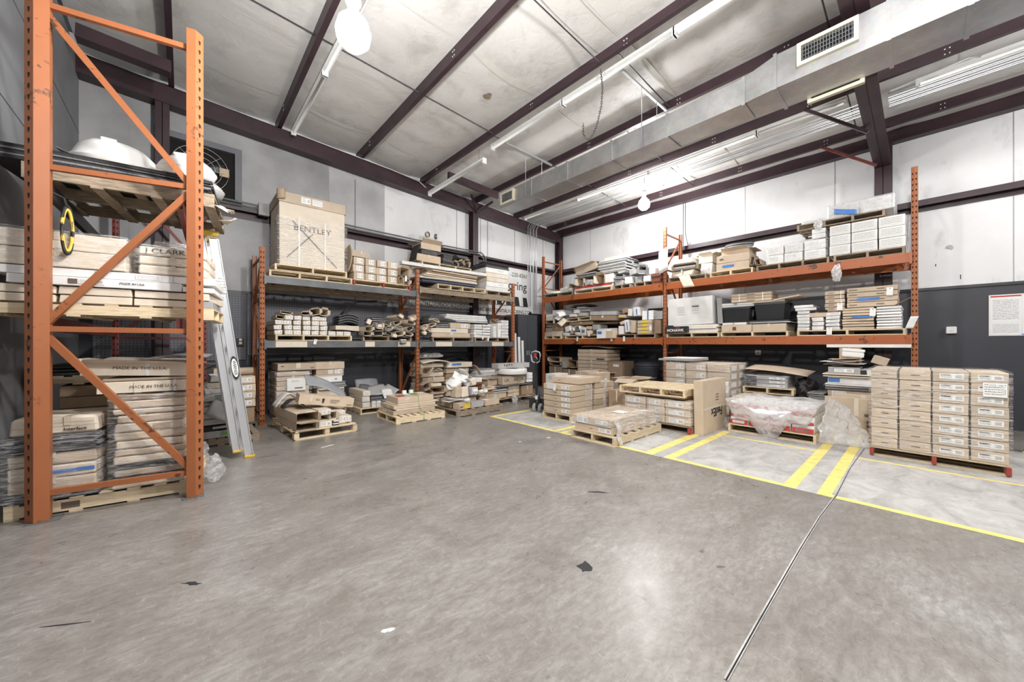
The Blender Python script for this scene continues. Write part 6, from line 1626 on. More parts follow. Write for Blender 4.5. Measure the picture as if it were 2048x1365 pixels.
crumple(B, bx(1636), -.02, zt+.58, .16, .12, .26, 'loose_film', 'small white film tuft left of the tall white stack', seed=14)
crumple(B, bx(1674, -.1), -.12, BT-.42, .17, .1, .40, 'loose_film', 'torn film tail hanging below the top beam of the right rack', seed=15)
# ---- middle shelf, far bay
z = BM+.003; zt = z+.12
wm = 'far bay, middle right shelf'
pallet(B, bx(1089, .0), bx(1122, .0), .0, .9, z, 'pale pallet at the far end of the middle right shelf', 'pine', .118)
carton(B, bx(1095), .4, zt, .36, .7, .14, 'kraft', 'lower kraft carton at the far end, middle right shelf')
carton(B, bx(1095), .4, zt+.143, .36, .6, .15, 'grey_card', 'grey spotted carton at the far end, middle right shelf', stick=[('spot', 'ink', .3, .36, .3, .5), ('spot', 'ink', .6, .68, .5, .7)])
carton(B, bx(1111), .4, zt, .46, .7, .16, 'kraft_pale', 'lower pinkish carton second from the far end, middle right shelf')
carton(B, bx(1111), .4, zt+.163, .46, .7, .15, 'kraft_dark', 'brown carton second from the far end, middle right shelf')
carton(B, bx(1115, -.1), .1, z+.02, .33, .5, .16, 'kraft_pale', 'pinkish carton jutting past the pallet end, '+wm) if False else None
carton(B, bx(1114), .45, zt, .16, .7, .34, 'dark_wood', 'dark upright board pack between two far cartons') if False else None
carton(B, bx(1105), .5, zt+.32, .9, .7, .12, 'kraft_dark', 'wide brown carton carrying the second far pallet, '+wm)
pallet(B, bx(1089), bx(1121), .05, .85, zt+.445, 'second small pallet raised at the far end, middle right shelf', 'old_wood', .118)
z7 = zt+.566
for i, (px, w, h, m, zo) in enumerate(((1095, .36, .12, 'kraft_pale', 0), (1111, .44, .16, 'grey_card', 0), (1095, .36, .10, 'white_card', .125), (1111, .46, .19, 'white_card', .165))):
    carton(B, bx(px), .4, z7+zo, w, .6, h, m, '%s carton on the raised far pallet, middle right shelf' % ('lower left pinkish', 'lower right grey', 'upper left white', 'upper right white')[i], rz=RN.uniform(-.06, .06), stick=[('shipping_label', 'text_label', .4, .7, .3, .7)] if i == 3 else None)
for i, (px, zo, a, b_) in enumerate(((1117, .02, .3, .7), (1122, .14, .8, .4), (1124, -.16, .5, .9))):
    slabsheet(B, bx(px), .0, z7+zo+.06, .26, .3, .005, lambda u, v: .05*math.sin(3*u), ('paper', 'paper', 'kraft_pale')[i], '%s loose sheet hanging at the raised far pallet' % ('lower white', 'upper white', 'pinkish')[i], 'cardboard', ry=a, rx=b_)
pallet(B, bx(1130), bx(1202), .0, 1.0, z, 'pallet second from the far end, middle right shelf', 'pine', .118)
gm = 'cartons of the mixed pallet on the middle right shelf'
for i, (a, b_, h0, h1, m, k, t_) in enumerate(((1125, 1137, 0, .10, 'white_card', 'box', 0), (1128, 1140, .11, .34, 'white_card', 'box', -.2), (1139, 1147, .0, .28, 'kraft', 'box', .45), (1148, 1160, .0, .12, 'white_card', 'box', .1), (1147, 1159, .14, .32, 'white_card', 'open', -.25), (1159, 1171, 0, .26, 'kraft_pale', 'box', 0), (1172, 1182, 0, .16, 'kraft_pale', 'box', -.1), (1171, 1183, .17, .30, 'kraft', 'box', .1), (1184, 1194, 0, .14, 'kraft', 'open', .15), (1184, 1196, .16, .33, 'grey_card', 'box', 0))):
    tossed(B, bx(a), bx(b_), .02, .55, zt+h0, zt+h1, t_, m, '%s carton from left on the mixed pallet, middle right shelf' % ORD[i], k, None, 'tile_grey' if k == 'open' else None, stick=[('blue_print', 'blue_tape', .3, .8, .3, .7)] if i in (5, 6) else None)
carton(B, bx(1156), .55, zt+.35, 1.0, .8, .10, 'kraft_dark', 'brown carton under the tilted pallet, middle right shelf')
pallet(B, bx(1131), bx(1180), .05, .8, zt+.485, 'tilted small pallet on the mixed cartons, middle right shelf', 'pine', .118, ry=-.04)
z8 = zt+.64
for i, (a, b_, h0, h1, m, k) in enumerate(((1134, 1150, .0, .1, 'white_card', 'box'), (1143, 1155, .11, .24, 'white_card', 'box'), (1152, 1172, .0, .13, 'grey_card', 'box'), (1148, 1168, .25, .33, 'grey_card', 'box'), (1156, 1178, .14, .24, 'tile_light', 'box'))):
    tossed(B, bx(a), bx(b_), .1, .7, z8+h0, z8+h1, .03, m, '%s flat carton from left on the tilted small pallet' % ORD[i], k, None)
for i in range(3): slabsheet(B, bx(1150), .5, z8+.36+.03*i, .9-.1*i, .5, .006, lambda u, v, i=i: .006*math.sin(3*u+i), 'kraft_dark' if i == 1 else 'tile_dark', '%s dark sheet topping the tilted small pallet' % ('lower', 'middle', 'upper')[i], 'sheet')
carton(B, bx(1203), .4, zt+.46, bx(1228)-bx(1177), .7, .15, 'kraft_dark', 'long brown carton lying right of the tilted pallet, '+wm, ry=.05)
carton(B, bx(1203), .4, zt+.625, bx(1228)-bx(1176), .7, .12, 'grey_card', 'long grey carton above the long brown one, '+wm, ry=.05)
carton(B, bx(1198), .6, zt+.36, .9, .5, .06, 'kraft_dark', 'flat brown board under the long brown carton, '+wm)
carton(B, bx(1212), .45, zt+.0, .70, .8, .20, 'grey_card', 'grey carton behind the blue-printed one, '+wm, ry=.0)
carton(B, bx(1205, -.15), -.05, z+.0, .38, .28, .27, 'white_card', 'white carton with blue print over the beam edge, '+wm, stick=[('blue_print', 'blue_tape', .08, .5, .5, .8)])
carton(B, bx(1220, -.15), -.05, z+.0, .26, .28, .24, 'kraft', 'kraft carton right of the blue-printed white one, '+wm)
pallet(B, bx(1231), bx(1311), .0, 1.0, z, 'old pallet under the yellow-labelled cartons, middle right shelf', 'old_wood', .118)
grid(B, bx(1274), bx(1303), .0, .8, zt, zt+.40, 4, 1, 'kraft', 'yellow-labelled kraft carton', 'middle right shelf', 'yellow-labelled cartons on the middle right shelf', stick=[('yellow_label', 'yellow_tape', .35, .68, .1, .9)], jit=.01)
carton(B, bx(1292), .4, zt+.41, bx(1304)-bx(1281), .6, .26, 'white_card', 'white carton with blue tape upon the yellow-labelled ones', stick=[('tape', 'blue_tape', .45, .57, .0, 1)])
for i, (a, b_, h0, h1, m, t_) in enumerate(((1236, 1246, 0, .26, 'white_card', .0), (1247, 1258, 0, .5, 'white_card', -.12), (1259, 1271, 0, .44, 'kraft', .08), (1237, 1250, .28, .42, 'kraft', -.3), (1235, 1252, .50, .60, 'kraft', .05), (1242, 1254, .62, .80, 'kraft_dark', -.2), (1254, 1264, .52, .78, 'white_card', .1), (1265, 1277, .52, .8, 'white_card', -.06))):
    tossed(B, bx(a), bx(b_), .02, .6, zt+h0, zt+h1, t_, m, '%s upright carton from left beside the yellow-labelled stack' % ORD[i], 'box', None, stick=[('blue_print', 'blue_tape', .55, .75, .1, .8)] if i in (1, 7) else ([('yellow_label', 'yellow_tape', .2, .6, .2, .8)] if i == 4 else None))
carton(B, bx(1313), .45, zt, .24, .8, .40, 'kraft_dark', 'crinkled brown pack beside the middle post, '+wm, jit=.02)
carton(B, bx(1314), .45, zt+.405, .26, .7, .22, 'grey_card', 'film-covered grey pack beside the middle post, '+wm, jit=.02)
wrap(B, bx(1314)-.13, bx(1314)+.13, .09, .81, zt+.41, zt+.64, 'clear film on the grey pack beside the middle post', off=.012)
for i, (px, py) in enumerate(((1108, 639), (1155, 674), (1178, 664), (1223, 673), (1248, 673), (1301, 651))):
    paper_tag(B, px, py, -.1 if i not in (0, 5) else -.03, .07, .15, '%s white tag from left along the far bay middle shelf' % ORD[i], .1 if i == 1 else 0)
# ---- middle shelf, near bay
wm = 'middle right shelf'
pallet(B, bx(1330.5, -.08)+.02, bx(1437, -.08), -.05, 1.0, z, 'pallet under the huge white carton, middle right shelf', 'pine', .118, n=3)
tiles(B, bx(1348), bx(1436), .0, .85, zt, 6, .033, ['kraft_pale', 'white_card'], 'flattened wrapped carton', 'below the huge white carton', 'flattened cartons below the huge white carton', jit=.03, name='flat_carton', cat='box')
wrap(B, bx(1350), bx(1434), .0, .85, zt+.005, zt+.205, 'clear film round the flattened cartons below the huge white carton', off=.04, top=False) if False else None
o = carton(B, bx(1353, -.12), -.10, zt+.005, .60, .10, .17, 'black_card', 'black carton with the Mohawk name and red slashes, middle right shelf')
text('MOHAWK', .10, o, (-.02, -.0545, .06), mat='ink_white', bold=.002, sx=.95)
for k in range(3): MB().add([(-.03+.045*k, -.0545, .115), (-.008+.045*k, -.0545, .115), (.022+.045*k, -.0545, .155), (0+.045*k, -.0545, .155)], [(0,1,2,3)]).build('red_slash', 'ink_red', o)
o = carton(B, (bx(1334)+bx(1425))/2, .42, zt+.215, bx(1425)-bx(1335), .75, .72, 'white_card', 'huge white carton with small print, beside the middle post', ry=-.012, stick=[('printed_text', 'text_label', .22, .42, .42, .72) if False else ('printed_text', 'white_print', .22, .40, .40, .70), ('printed_panel', 'white_print', .54, .72, .42, .74), ('dark_bar', 'ink', .56, .71, .64, .67)])
carton(B, bx(1434)+.02, .5, zt+.215, .12, .7, .66, 'grey_card', 'grey slanted board behind the huge white carton', ry=-.04)
pallet(B, bx(1441), bx(1576), .0, 1.0, z, 'pale pallet under the two black totes, middle right shelf', 'pine', .118)
grid(B, bx(1442), bx(1573), .0, .85, zt, zt+.17, 1, 2, 'kraft', 'wide film-covered kraft carton', 'under the two black totes', 'wide kraft cartons under the totes', stick=lambda i, j: [('shipping_label', 'rust_steel', .38, .5, .2, .7)] if j == 0 else None)
carton(B, bx(1467), .3, zt+.172, bx(1491)-bx(1443), .5, .055, 'white_card', 'flat white carton under the left black tote', stick=[('clip', 'grey_card', .44, .5, .1, .9)])
tiles(B, bx(1497), bx(1577), .05, .8, zt+.172, 4, .02, ['tile_dark', 'white_card', 'tile_grey'], 'flat board', 'under the right black tote', 'boards under the right tote', jit=.03, name='flat_board', cat='board')
def tote(px0, px1, zb, h, label, tag_=True):
    s0, s1 = bx(px0), bx(px1); w = s1-s0; d = .6
    o = empty('storage_tote', B.w((s0+s1)/2, .42, zb)); tag(o, label, 'storage tote')
    k = .86
    def ring(z_, f, t=0): return [(-w/2*f+t, -d/2*f+t, z_), (w/2*f-t, -d/2*f+t, z_), (w/2*f-t, d/2*f-t, z_), (-w/2*f+t, d/2*f-t, z_)]
    mb = MB(); vs = ring(0, k)+ring(h-.05, .97)+ring(h-.05, 1.0)+ring(h, 1.0)+ring(h, 1.0, .02)+ring(.02, k, .015)
    fs = [(3,2,1,0)]
    for a in range(5):
        for j in range(4): fs.append((4*a+j, 4*a+(j+1) % 4, 4*a+4+(j+1) % 4, 4*a+4+j))
    fs.append((20,21,22,23)); mb.add(vs, fs); mb.build('bin', 'plastic_black', o)
    mb = MB()
    for j in range(6):
        x = -w*.36+w*.72*j/5; mb.bar((x, -d/2*k-.004, .02), (x*1.04, -d/2*.965-.004, h-.06), .012, .012, up=(0, 1, 0))
    mb.build('ribs', 'plastic_black', o)
    for sx in (-1, 1): MB().cbox(.14, .035, .03, .006, M=Matrix.Translation((sx*w*.34, -d/2-.012, h-.04))).build('grip', 'plastic_black', o)
    if tag_: MB().bar((0, -d/2*.90-.016, h*.38), (0, -d/2*.955-.016, h*.82), .12, .003, up=(0, 1, 0)).build('sticker', 'text_label', o)
    return o
tote(1441, 1497, zt+.235, .37, 'left black tote with a white sticker, middle right shelf')
tote(1503, 1572, zt+.265, .40, 'right plain black tote, middle right shelf', False)
carton(B, bx(1467), .42, zt+.61, bx(1503)-bx(1432), .5, .05, 'white_card', 'lower white flat carton lying on the left black tote')
carton(B, bx(1468), .42, zt+.663, bx(1504)-bx(1433), .5, .05, 'white_card', 'upper white flat carton lying on the left black tote', stick=[('clip', 'grey_card', .44, .52, 0, 1)])
grid(B, bx(1459), bx(1541), .1, .6, zt+.716, zt+.92, 3, 1, 'kraft', 'kraft strapped carton', 'on top of the black totes', 'kraft cartons strapped on the totes', stick=[('strap', 'strap_white', .2, .22, 0, .9, 'fronttop'), ('strap', 'strap_white', .78, .8, 0, .9, 'fronttop'), ('printed_mark', 'ink_soft', .4, .6, .35, .55)])
slabsheet(B, bx(1571), .42, zt+.745, bx(1598)-bx(1546), .7, .03, lambda u, v: .02*u, 'kraft', 'wide kraft sheet pack leaning out over the right tote', 'cardboard', ry=-.09, nx=4, ny=2, smooth=False)
carton(B, bx(1534), .40, zt+.668, .62, .6, .04, 'kraft', 'thin kraft carton lying on the right black tote') 
pallet(B, bx(1594), bx(1812), .0, 1.0, z, 'long pale pallet at the right end of the middle right shelf', 'pine', .118, n=3)
gs = 'white-ended slim cartons on the middle right shelf'
grid(B, bx(1593), bx(1620), .0, .7, zt, zt+.42, 6, 1, 'white_card', 'white slim carton', 'left column, right end pallet', gs, stick=lab('text_label', .2, .85, .3, .8), jit=.014, yaw=.05)
carton(B, bx(1607), .4, zt+.425, .36, .7, .06, 'white_card', 'white slim carton askew on top of the left column', rz=.08)
carton(B, bx(1607), .4, zt+.49, .33, .7, .055, 'white_card', 'topmost strapped white slim carton of the left column', rz=-.04, stick=[('strap', 'strap_white', .4, .44, 0, .9, 'fronttop')])
grid(B, bx(1622), bx(1648), .0, .7, zt, zt+.27, 3, 1, 'white_card', 'white slim carton', 'second column, right end pallet', gs, stick=lab('text_label', .1, .5, .3, .8), jit=.014, yaw=.05)
carton(B, bx(1635), .4, zt+.275, .34, .7, .09, 'kraft', 'kraft slim carton on the second column', rz=.05)
carton(B, bx(1634), .4, zt+.37, .36, .7, .05, 'tile_dark', 'dark flat pack on the second column', rz=-.05)
grid(B, bx(1650), bx(1681), .0, .7, zt, zt+.36, 5, 1, 'white_card', 'white slim carton', 'third column, right end pallet', gs, stick=lab('text_label', .3, .9, .3, .8), jit=.016, yaw=.05)
grid(B, bx(1648), bx(1690), .03, .8, zt+.39, zt+.80, 5, 1, 'kraft', 'kraft slim carton', 'upper left kraft pile, right end', 'kraft slim cartons at the right end', stick=[('strap', 'strap_white', .80, .83, 0, .9, 'fronttop'), ('printed_mark', 'ink_soft', .2, .5, .4, .55)], jit=.012)
carton(B, bx(1664), .45, zt+.362, .55, .8, .026, 'kraft_dark', 'thin brown board under the upper left kraft pile')
grid(B, bx(1683), bx(1805), .0, .9, zt, zt+.43, 8, 2, lambda i, j: 'kraft' if j == 0 else 'white_card', 'flat thin carton', 'big two-tone stack, right end', 'flat cartons of the two-tone stack', widths=[1.35, 1], jit=.016, stick=lambda i, j: [('blue_tape', 'blue_tape', .3, .92, .1, .9)] if (i, j) == (4, 0) else None)
g_ = grid(B, bx(1692), bx(1797), .03, .85, zt+.435, zt+.83, 4, 1, 'kraft', 'kraft printed carton', 'above the two-tone stack, right end', 'kraft cartons above the two-tone stack', stick=lambda i, j: [('printed_mark', 'ink_soft', .05, .22, .4, .55), ('printed_mark', 'ink_soft', .60, .75, .4, .55)] + ([('blue_tape', 'blue_tape', .22, .66, .25, .85)] if i == 1 else []), jit=.01)
slabsheet(B, bx(1818, -.1), -.06, zt+.10, .2, .3, .004, lambda u, v: ((u-.5)*.10+.07*v, .02*u, (v-.5)*.22), 'white_card', 'white bent card at the right end of the middle right shelf', 'cardboard')
slabsheet(B, bx(1806), .05, zt+.44, .2, .2, .004, lambda u, v: ((u-.5)*.2, (v-.5)*.2, .12*u), 'kraft_inside', 'torn brown flap at the right end of the two-tone stack', 'cardboard')
for i, (px, py) in enumerate(((1780, 575), (1680, 606), (1746, 617), (1659, 655))):
    paper_tag(B, px, py, -.04 if i < 3 else -.08, .085, .15, '%s white tag hung on the right end cartons' % ('highest', 'left upper', 'middle right', 'lowest')[i], .05)
# ------------------------------------------------------------------ floor along the right wall
# five-layer carton pallet near the pallet jack
F = FX(5.83)
wf = 'pallet before the pallet jack'
pallet(F, -5.50, -4.72, 0, 1.55, 0, 'pale pallet of brown cartons right of the pallet jack', 'pine', .14)
gf = 'brown cartons on the pallet right of the pallet jack'
grid(F, -5.50, -4.72, .01, .72, .143, .755, 5, 1, 'kraft', 'brown carton', 'front stack right of the pallet jack', gf, stick=lambda i, j: [('shipping_label', 'ship_label', .66, .95, .25, .85), ('printed_mark', 'ink_soft', .42, .5, .45, .53)] + ([('shipping_label', 'text_label', .15, .42, .05, .95)] if i == 4 else []), jit=.008)
grid(F, -5.40, -4.70, .80, .72, .143, .755, 5, 1, 'kraft', 'brown carton', 'rear stack right of the pallet jack', gf, jit=.008)
carton(F, -5.06, .62, .758, .74, .78, .125, 'kraft', 'brown carton lying across both stacks by the pallet jack', rz=-.02, stick=[('shipping_label', 'paper', .35, .75, .2, .5, 'top'), ('printed_mark', 'ink_soft', .25, .32, .45, .53)])
wrap(F, -5.40, -4.70, 1.18, 1.52, .2, .76, 'clear film band on the rear stack by the pallet jack', off=.014, top=False) if False else None
slabsheet(F, -4.69, 1.12, .50, .10, .6, .004, lambda u, v: (.012*math.sin(9*v), (u-.5)*.10+.06*v, (v-.5)*.66), 'loose_film', 'twisted film strip hanging on the rear stack by the pallet jack', 'plastic film', nx=6, ny=14, name='film_strip')
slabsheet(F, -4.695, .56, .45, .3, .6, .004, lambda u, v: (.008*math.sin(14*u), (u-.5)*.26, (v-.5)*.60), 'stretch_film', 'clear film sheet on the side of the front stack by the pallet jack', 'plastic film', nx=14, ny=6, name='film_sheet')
paper_tag(F, 1111, 770, -.02, .07, .13, 'white tag taped to the front stack by the pallet jack', .3)
crumple(F, -4.62, -.05, .004, .14, .2, .06, 'clear_bag', 'scrap of film on the floor by the yellow line', seed=31)
# low two-layer pallet in front
F = FX(4.96)
pallet(F, -4.0, -3.16, 0, 1.53, 0, 'pale low pallet crossing the yellow line, nearest in the middle', 'pine', .145)
g = 'wide flat cartons on the low pallet at the yellow line'
carton(F, -3.60, .77, .148, .74, 1.44, .115, 'kraft', 'lower wide carton on the low pallet crossing the yellow line', stick=[('shipping_label', 'ship_label', .66, .97, .2, .8), ('printed_mark', 'ink_soft', .42, .5, .45, .52)], jit=.006)
carton(F, -3.63, .76, .266, .76, 1.44, .125, 'kraft', 'upper wide carton on the low pallet crossing the yellow line', stick=[('shipping_label', 'ship_label', .13, .42, .08, .92), ('shipping_label', 'ship_label', .62, .92, .25, .8), ('paper', 'paper', .45, .75, .45, .62, 'top'), ('seam', 'grey_card', .33, .333, 0, 1, 'top'), ('seam', 'grey_card', .66, .663, 0, 1, 'top'), ('paper', 'paper', .80, .98, .78, .84, 'top')], jit=.006)
wrap(F, -4.012, -3.245, .03, 1.49, .275, .395, 'clear film round the upper wide carton of the low pallet', off=.016)
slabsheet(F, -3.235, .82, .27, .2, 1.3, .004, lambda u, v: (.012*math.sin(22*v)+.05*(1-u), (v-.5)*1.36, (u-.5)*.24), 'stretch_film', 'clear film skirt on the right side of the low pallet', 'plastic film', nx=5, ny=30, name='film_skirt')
slabsheet(F, -3.17, .14, .20, .12, .4, .004, lambda u, v: (.05+.02*math.sin(12*v)-.06*v, (u-.5)*.10-.03, (v-.5)*.40), 'loose_film', 'gathered film tail at the front corner of the low pallet', 'plastic film', nx=6, ny=14, name='film_tail')
# middle stack with an empty pallet on top
F = FX(6.62)
pallet(F, -4.02, -2.69, 0, 1.2, 0, 'red-footed pallet beside the leaning FedEx carton', 'old_wood', .13, ends='red_paint')
wf = 'under the empty pallet'
grid(F, -4.0, -2.70, .01, 1.1, .133, .57, 3, 3, 'kraft', 'grey-brown wrapped carton', wf, 'wrapped cartons under the empty pallet', stick=lambda i, j: [('shipping_label', 'ship_label', .15, .75, .2, .8)], jit=.008, widths=[1, .8, 1])
wrap(F, -4.0, -2.70, .0, 1.13, .16, .572, 'clear film round the cartons under the empty pallet', off=.004)
crumple(F, -3.35, .55, .595, 1.2, 1.0, .06, 'clear_bag', 'flattened clear film between the wrapped cartons and the empty pallet', seed=33, sharp=.5) if False else None
carton(F, -3.37, .5, .594, 1.1, .9, .036, 'kraft_dark', 'dark flat board under the empty pallet')
pallet(F, -4.08, -2.80, -.04, 1.16, .634, 'empty pale pallet lying on the wrapped cartons', 'pine', .14, 'd', 4, boards=9, rz=.03)
# leaning carton with courier lettering
o = carton(Frame(6.70, 2.50, .0), .58, .09, .0, 1.14, .16, .95, 'kraft', 'tall flat kraft carton standing on edge with upside-down FedEx lettering', rx=-.02, stick=[('tape', 'clear_tape', .02, .98, .44, .50)])
t = text('FedEx', .22, o, (.05, -.0845, .36), (PI/2, PI, 0), 'ink', bold=.004)
for k in range(3): MB().box(.02, .16, -.0845, -.083, .56+.05*k, .575+.05*k).build('printed_line', 'ink_soft', o)
crumple(Frame(6.70, 2.46, 0), 1.02, .0, .004, .18, .14, .24, 'clear_bag', 'clear film scrap at the foot of the FedEx carton', seed=35)
slabsheet(Frame(6.70, 2.44, 0), .93, .0, .78, .1, .3, .004, lambda u, v: ((u-.5)*.06+.02*math.sin(6*v), .02*math.sin(5*u), (v-.5)*.22), 'loose_film', 'tuft of white film at the torn corner of the FedEx carton', 'plastic film', name='film_tuft', nx=6, ny=8)
slabsheet(Frame(6.70, 2.44, 0), 1.09, -.0, .55, .1, .8, .006, lambda u, v: ((u-.5)*.10, -.05*u, (v-.5)*.78), 'kraft_inside', 'torn open edge flap of the FedEx carton', 'cardboard', nx=4, ny=4) if False else None
# high wrapped stack against the rack
F = FX(8.32)
s0, s1 = F.s(1331), F.s(1459)
pallet(F, s0, s1, 0, 1.1, 0, 'pallet under the high wrapped kraft stack by the right rack', 'old_wood', .13)
grid(F, s0, s1, .0, 1.05, .133, 1.18, 6, 3, 'kraft', 'wrapped kraft carton', 'high stack behind FedEx', 'cartons of the high wrapped kraft stack', stick=lambda i, j: ([('shipping_label', 'ship_label', .55, .92, .2, .75)] if j < 2 else []) + ([('side_label', 'text_label', .1, .4, .2, .8, 'right'), ('side_label', 'text_label', .55, .85, .2, .8, 'right')] if j == 2 else []), jit=.01)
wrap(F, s0, s1, -.01, 1.08, .16, 1.19, 'clear film round the high wrapped kraft stack', off=.006)
carton(F, s0+.22, .45, 1.215, .78, .9, .045, 'grey_card', 'flat grey carton lying on the high wrapped stack')
carton(F, s0+.26, .48, 1.262, .7, .8, .02, 'white_card', 'thin pale board upon the flat grey carton')
# dark cartons with film-wrapped boxes on a pallet
F = FX(9.0)
a, b_ = F.s(1490), F.s(1588)
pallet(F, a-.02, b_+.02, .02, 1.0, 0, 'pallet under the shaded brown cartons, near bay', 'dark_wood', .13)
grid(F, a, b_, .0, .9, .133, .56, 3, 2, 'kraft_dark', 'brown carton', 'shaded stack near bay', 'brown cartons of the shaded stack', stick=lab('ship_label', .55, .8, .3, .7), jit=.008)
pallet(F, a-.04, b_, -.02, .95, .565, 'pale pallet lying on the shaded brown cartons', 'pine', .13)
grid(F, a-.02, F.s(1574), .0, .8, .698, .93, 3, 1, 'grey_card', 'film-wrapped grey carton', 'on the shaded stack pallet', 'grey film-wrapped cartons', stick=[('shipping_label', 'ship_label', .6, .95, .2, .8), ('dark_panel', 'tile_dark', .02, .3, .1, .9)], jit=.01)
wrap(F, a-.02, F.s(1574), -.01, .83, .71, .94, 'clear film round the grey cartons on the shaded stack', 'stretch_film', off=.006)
slabsheet(F, (F.s(1484)+F.s(1612))/2, .55, 1.08, F.s(1612)-F.s(1484), .9, .008, lambda u, v: -.02-.10*u*u+.06*v, 'kraft', 'broad sagging kraft sheet over the shaded stack', 'cardboard')
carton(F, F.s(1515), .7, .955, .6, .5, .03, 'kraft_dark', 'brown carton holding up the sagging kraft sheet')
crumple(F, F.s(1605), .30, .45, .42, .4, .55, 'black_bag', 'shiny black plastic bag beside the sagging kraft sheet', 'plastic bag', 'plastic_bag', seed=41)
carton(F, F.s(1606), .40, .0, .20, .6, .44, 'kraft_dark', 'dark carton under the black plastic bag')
H_ = FX(8.1)
pallet(H_, H_.s(1463), H_.s(1478), .02, .8, .445, 'end of a pale pallet jutting behind the FedEx carton', 'pine', .12, boards=5)
carton(H_, (H_.s(1463)+H_.s(1478))/2, .4, 0, .11, .6, .44, 'grey_card', 'grey wrapped carton low behind the FedEx carton', stick=lab('text_label', .2, .8, .5, .9))
# right-hand mixed stack
F = FX(8.95)
wr = 'mixed stack behind the big wrapped one'
a, b_ = F.s(1652), F.s(1748)
pallet(F, a, b_, .05, 1.0, 0, 'old pallet under the mixed stack of flattened cartons', 'old_wood', .13)
zz = .133
for i, (h, m, d_) in enumerate(((.18, 'kraft', 'lowest kraft carton'), (.18, 'kraft_dark', 'second kraft carton'))):
    carton(F, (a+b_)/2, .45, zz, b_-a-.06, .7, h-.004, m, d_+', '+wr, jit=.012); zz += h
pallet(F, a, b_, .02, .95, zz, 'dark upper pallet in the mixed stack of flattened cartons', 'dark_wood', .11); zz += .112
carton(F, (a+b_)/2, .45, zz, b_-a-.03, .8, .145, 'kraft', 'labelled kraft carton, '+wr, stick=[('shipping_label', 'text_label', .10, .42, .05, .85)]); zz += .148
tiles(F, a-.02, b_, .0, .8, zz, 6, .017, ['tile_grey', 'white_card', 'tile_dark', 'kraft_pale'], 'flattened sheet', wr, 'flattened sheets of the mixed stack', jit=.03, name='flat_carton', cat='box'); zz += 6*.0187
carton(F, (a+b_)/2+.02, .45, zz, b_-a+.02, .8, .125, 'white_card', 'white carton with a blue arrow, '+wr, stick=[('blue_print', 'blue_tape', .03, .27, .2, .75), ('seam', 'grey_card', .5, .503, 0, 1)], jit=.006); zz += .128
tiles(F, a-.03, b_, .0, .8, zz, 3, .017, ['kraft_pale', 'tile_dark'], 'thin dark sheet', wr, 'thin sheets of the mixed stack', jit=.03, name='flat_carton', cat='box'); zz += 3*.0187
carton(F, a+.23, .4, zz, .44, .7, .12, 'grey_card', 'grey carton with a white label, '+wr, rz=.04, stick=lab('ship_label', .2, .8, .25, .75))
carton(F, a+.68, .42, zz, .46, .7, .10, 'white_card', 'slanting white carton, '+wr, ry=-.08, rz=-.05, stick=[('black_panel', 'ink', .0, .25, .1, .9)]); zz += .135
for i, (s, w, m, a_, z_) in enumerate(((.20, .5, 'kraft_inside', -.03, .02), (.26, .5, 'white_card', .03, .045), (.15, .5, 'white_card', -.04, .07), (.28, .4, 'kraft', .03, .095), (.22, .4, 'kraft', -.03, .12))):
    slabsheet(F, a+s, .30, zz+z_+.02, w, .5, .006, lambda u, v, i=i: .006*math.sin(4*u+i), m, '%s crumpled sheet from below on the %s' % (ORD[i], wr), 'cardboard', ry=a_)
o = empty('foam_tray', F.w(a+.34, .25, zz+.17), root_rot(F, .1, 0, .1)); tag(o, 'white rounded foam tray on top of the mixed stack', 'tray')
MB().cbox(.30, .26, .10, .04).build('tray_body', 'plastic_white', o); MB().cbox(.31, .27, .05, .015, M=Matrix.Translation((0, 0, .10))).build('tray_rim', 'plastic_white', o)
tossed(F, a+.56, a+.86, .05, .35, zz+.02, zz+.22, .35, 'kraft', 'tilted kraft carton at the top right of the mixed stack', 'box', None)
carton(F, a+.28, .62, zz+.02, .30, .3, .32, 'kraft', 'small kraft box under the long strips')
for i in range(3):
    s0_, s1_ = F.s(1644), F.s(1822)
    carton(F, (s0_+s1_)/2, .50+.06*i, zz+.345+.0*i, s1_-s0_-.1*i, .055, .06, 'kraft_pale' if i else 'white_card', '%s long pale strip carton laid across the mixed stack' % ('front', 'middle', 'rear')[i], rz=.0)
tiles(F, F.s(1618), F.s(1651), -.02, .5, .52, 9, .017, ['tile_grey', 'tile_light'], 'grey tile', 'jutting left of the mixed stack', 'grey tiles left of the mixed stack', jit=.03)
carton(F, F.s(1636), .3, 0, .17, .5, .51, 'kraft_dark', 'dark carton under the grey tiles left of the mixed stack')
# leaning carton right
F = FX(8.55)
o = carton(F, F.s(1712), .06, .0, .84, .10, .66, 'kraft', 'square flat carton leaning behind the big wrapped stack', rx=-.06)
for k, (x, z_) in enumerate(((.10, .36), (.13, .25), (.20, .25), (.13, .18))): MB().box(x, x+.05, -.0545, -.053, z_, z_+.045).build('printed_mark', 'ink_soft', o)
carton(F, F.s(1724), .20, .0, .80, .06, .71, 'kraft', 'second flat carton behind the leaning square one', rx=-.06)
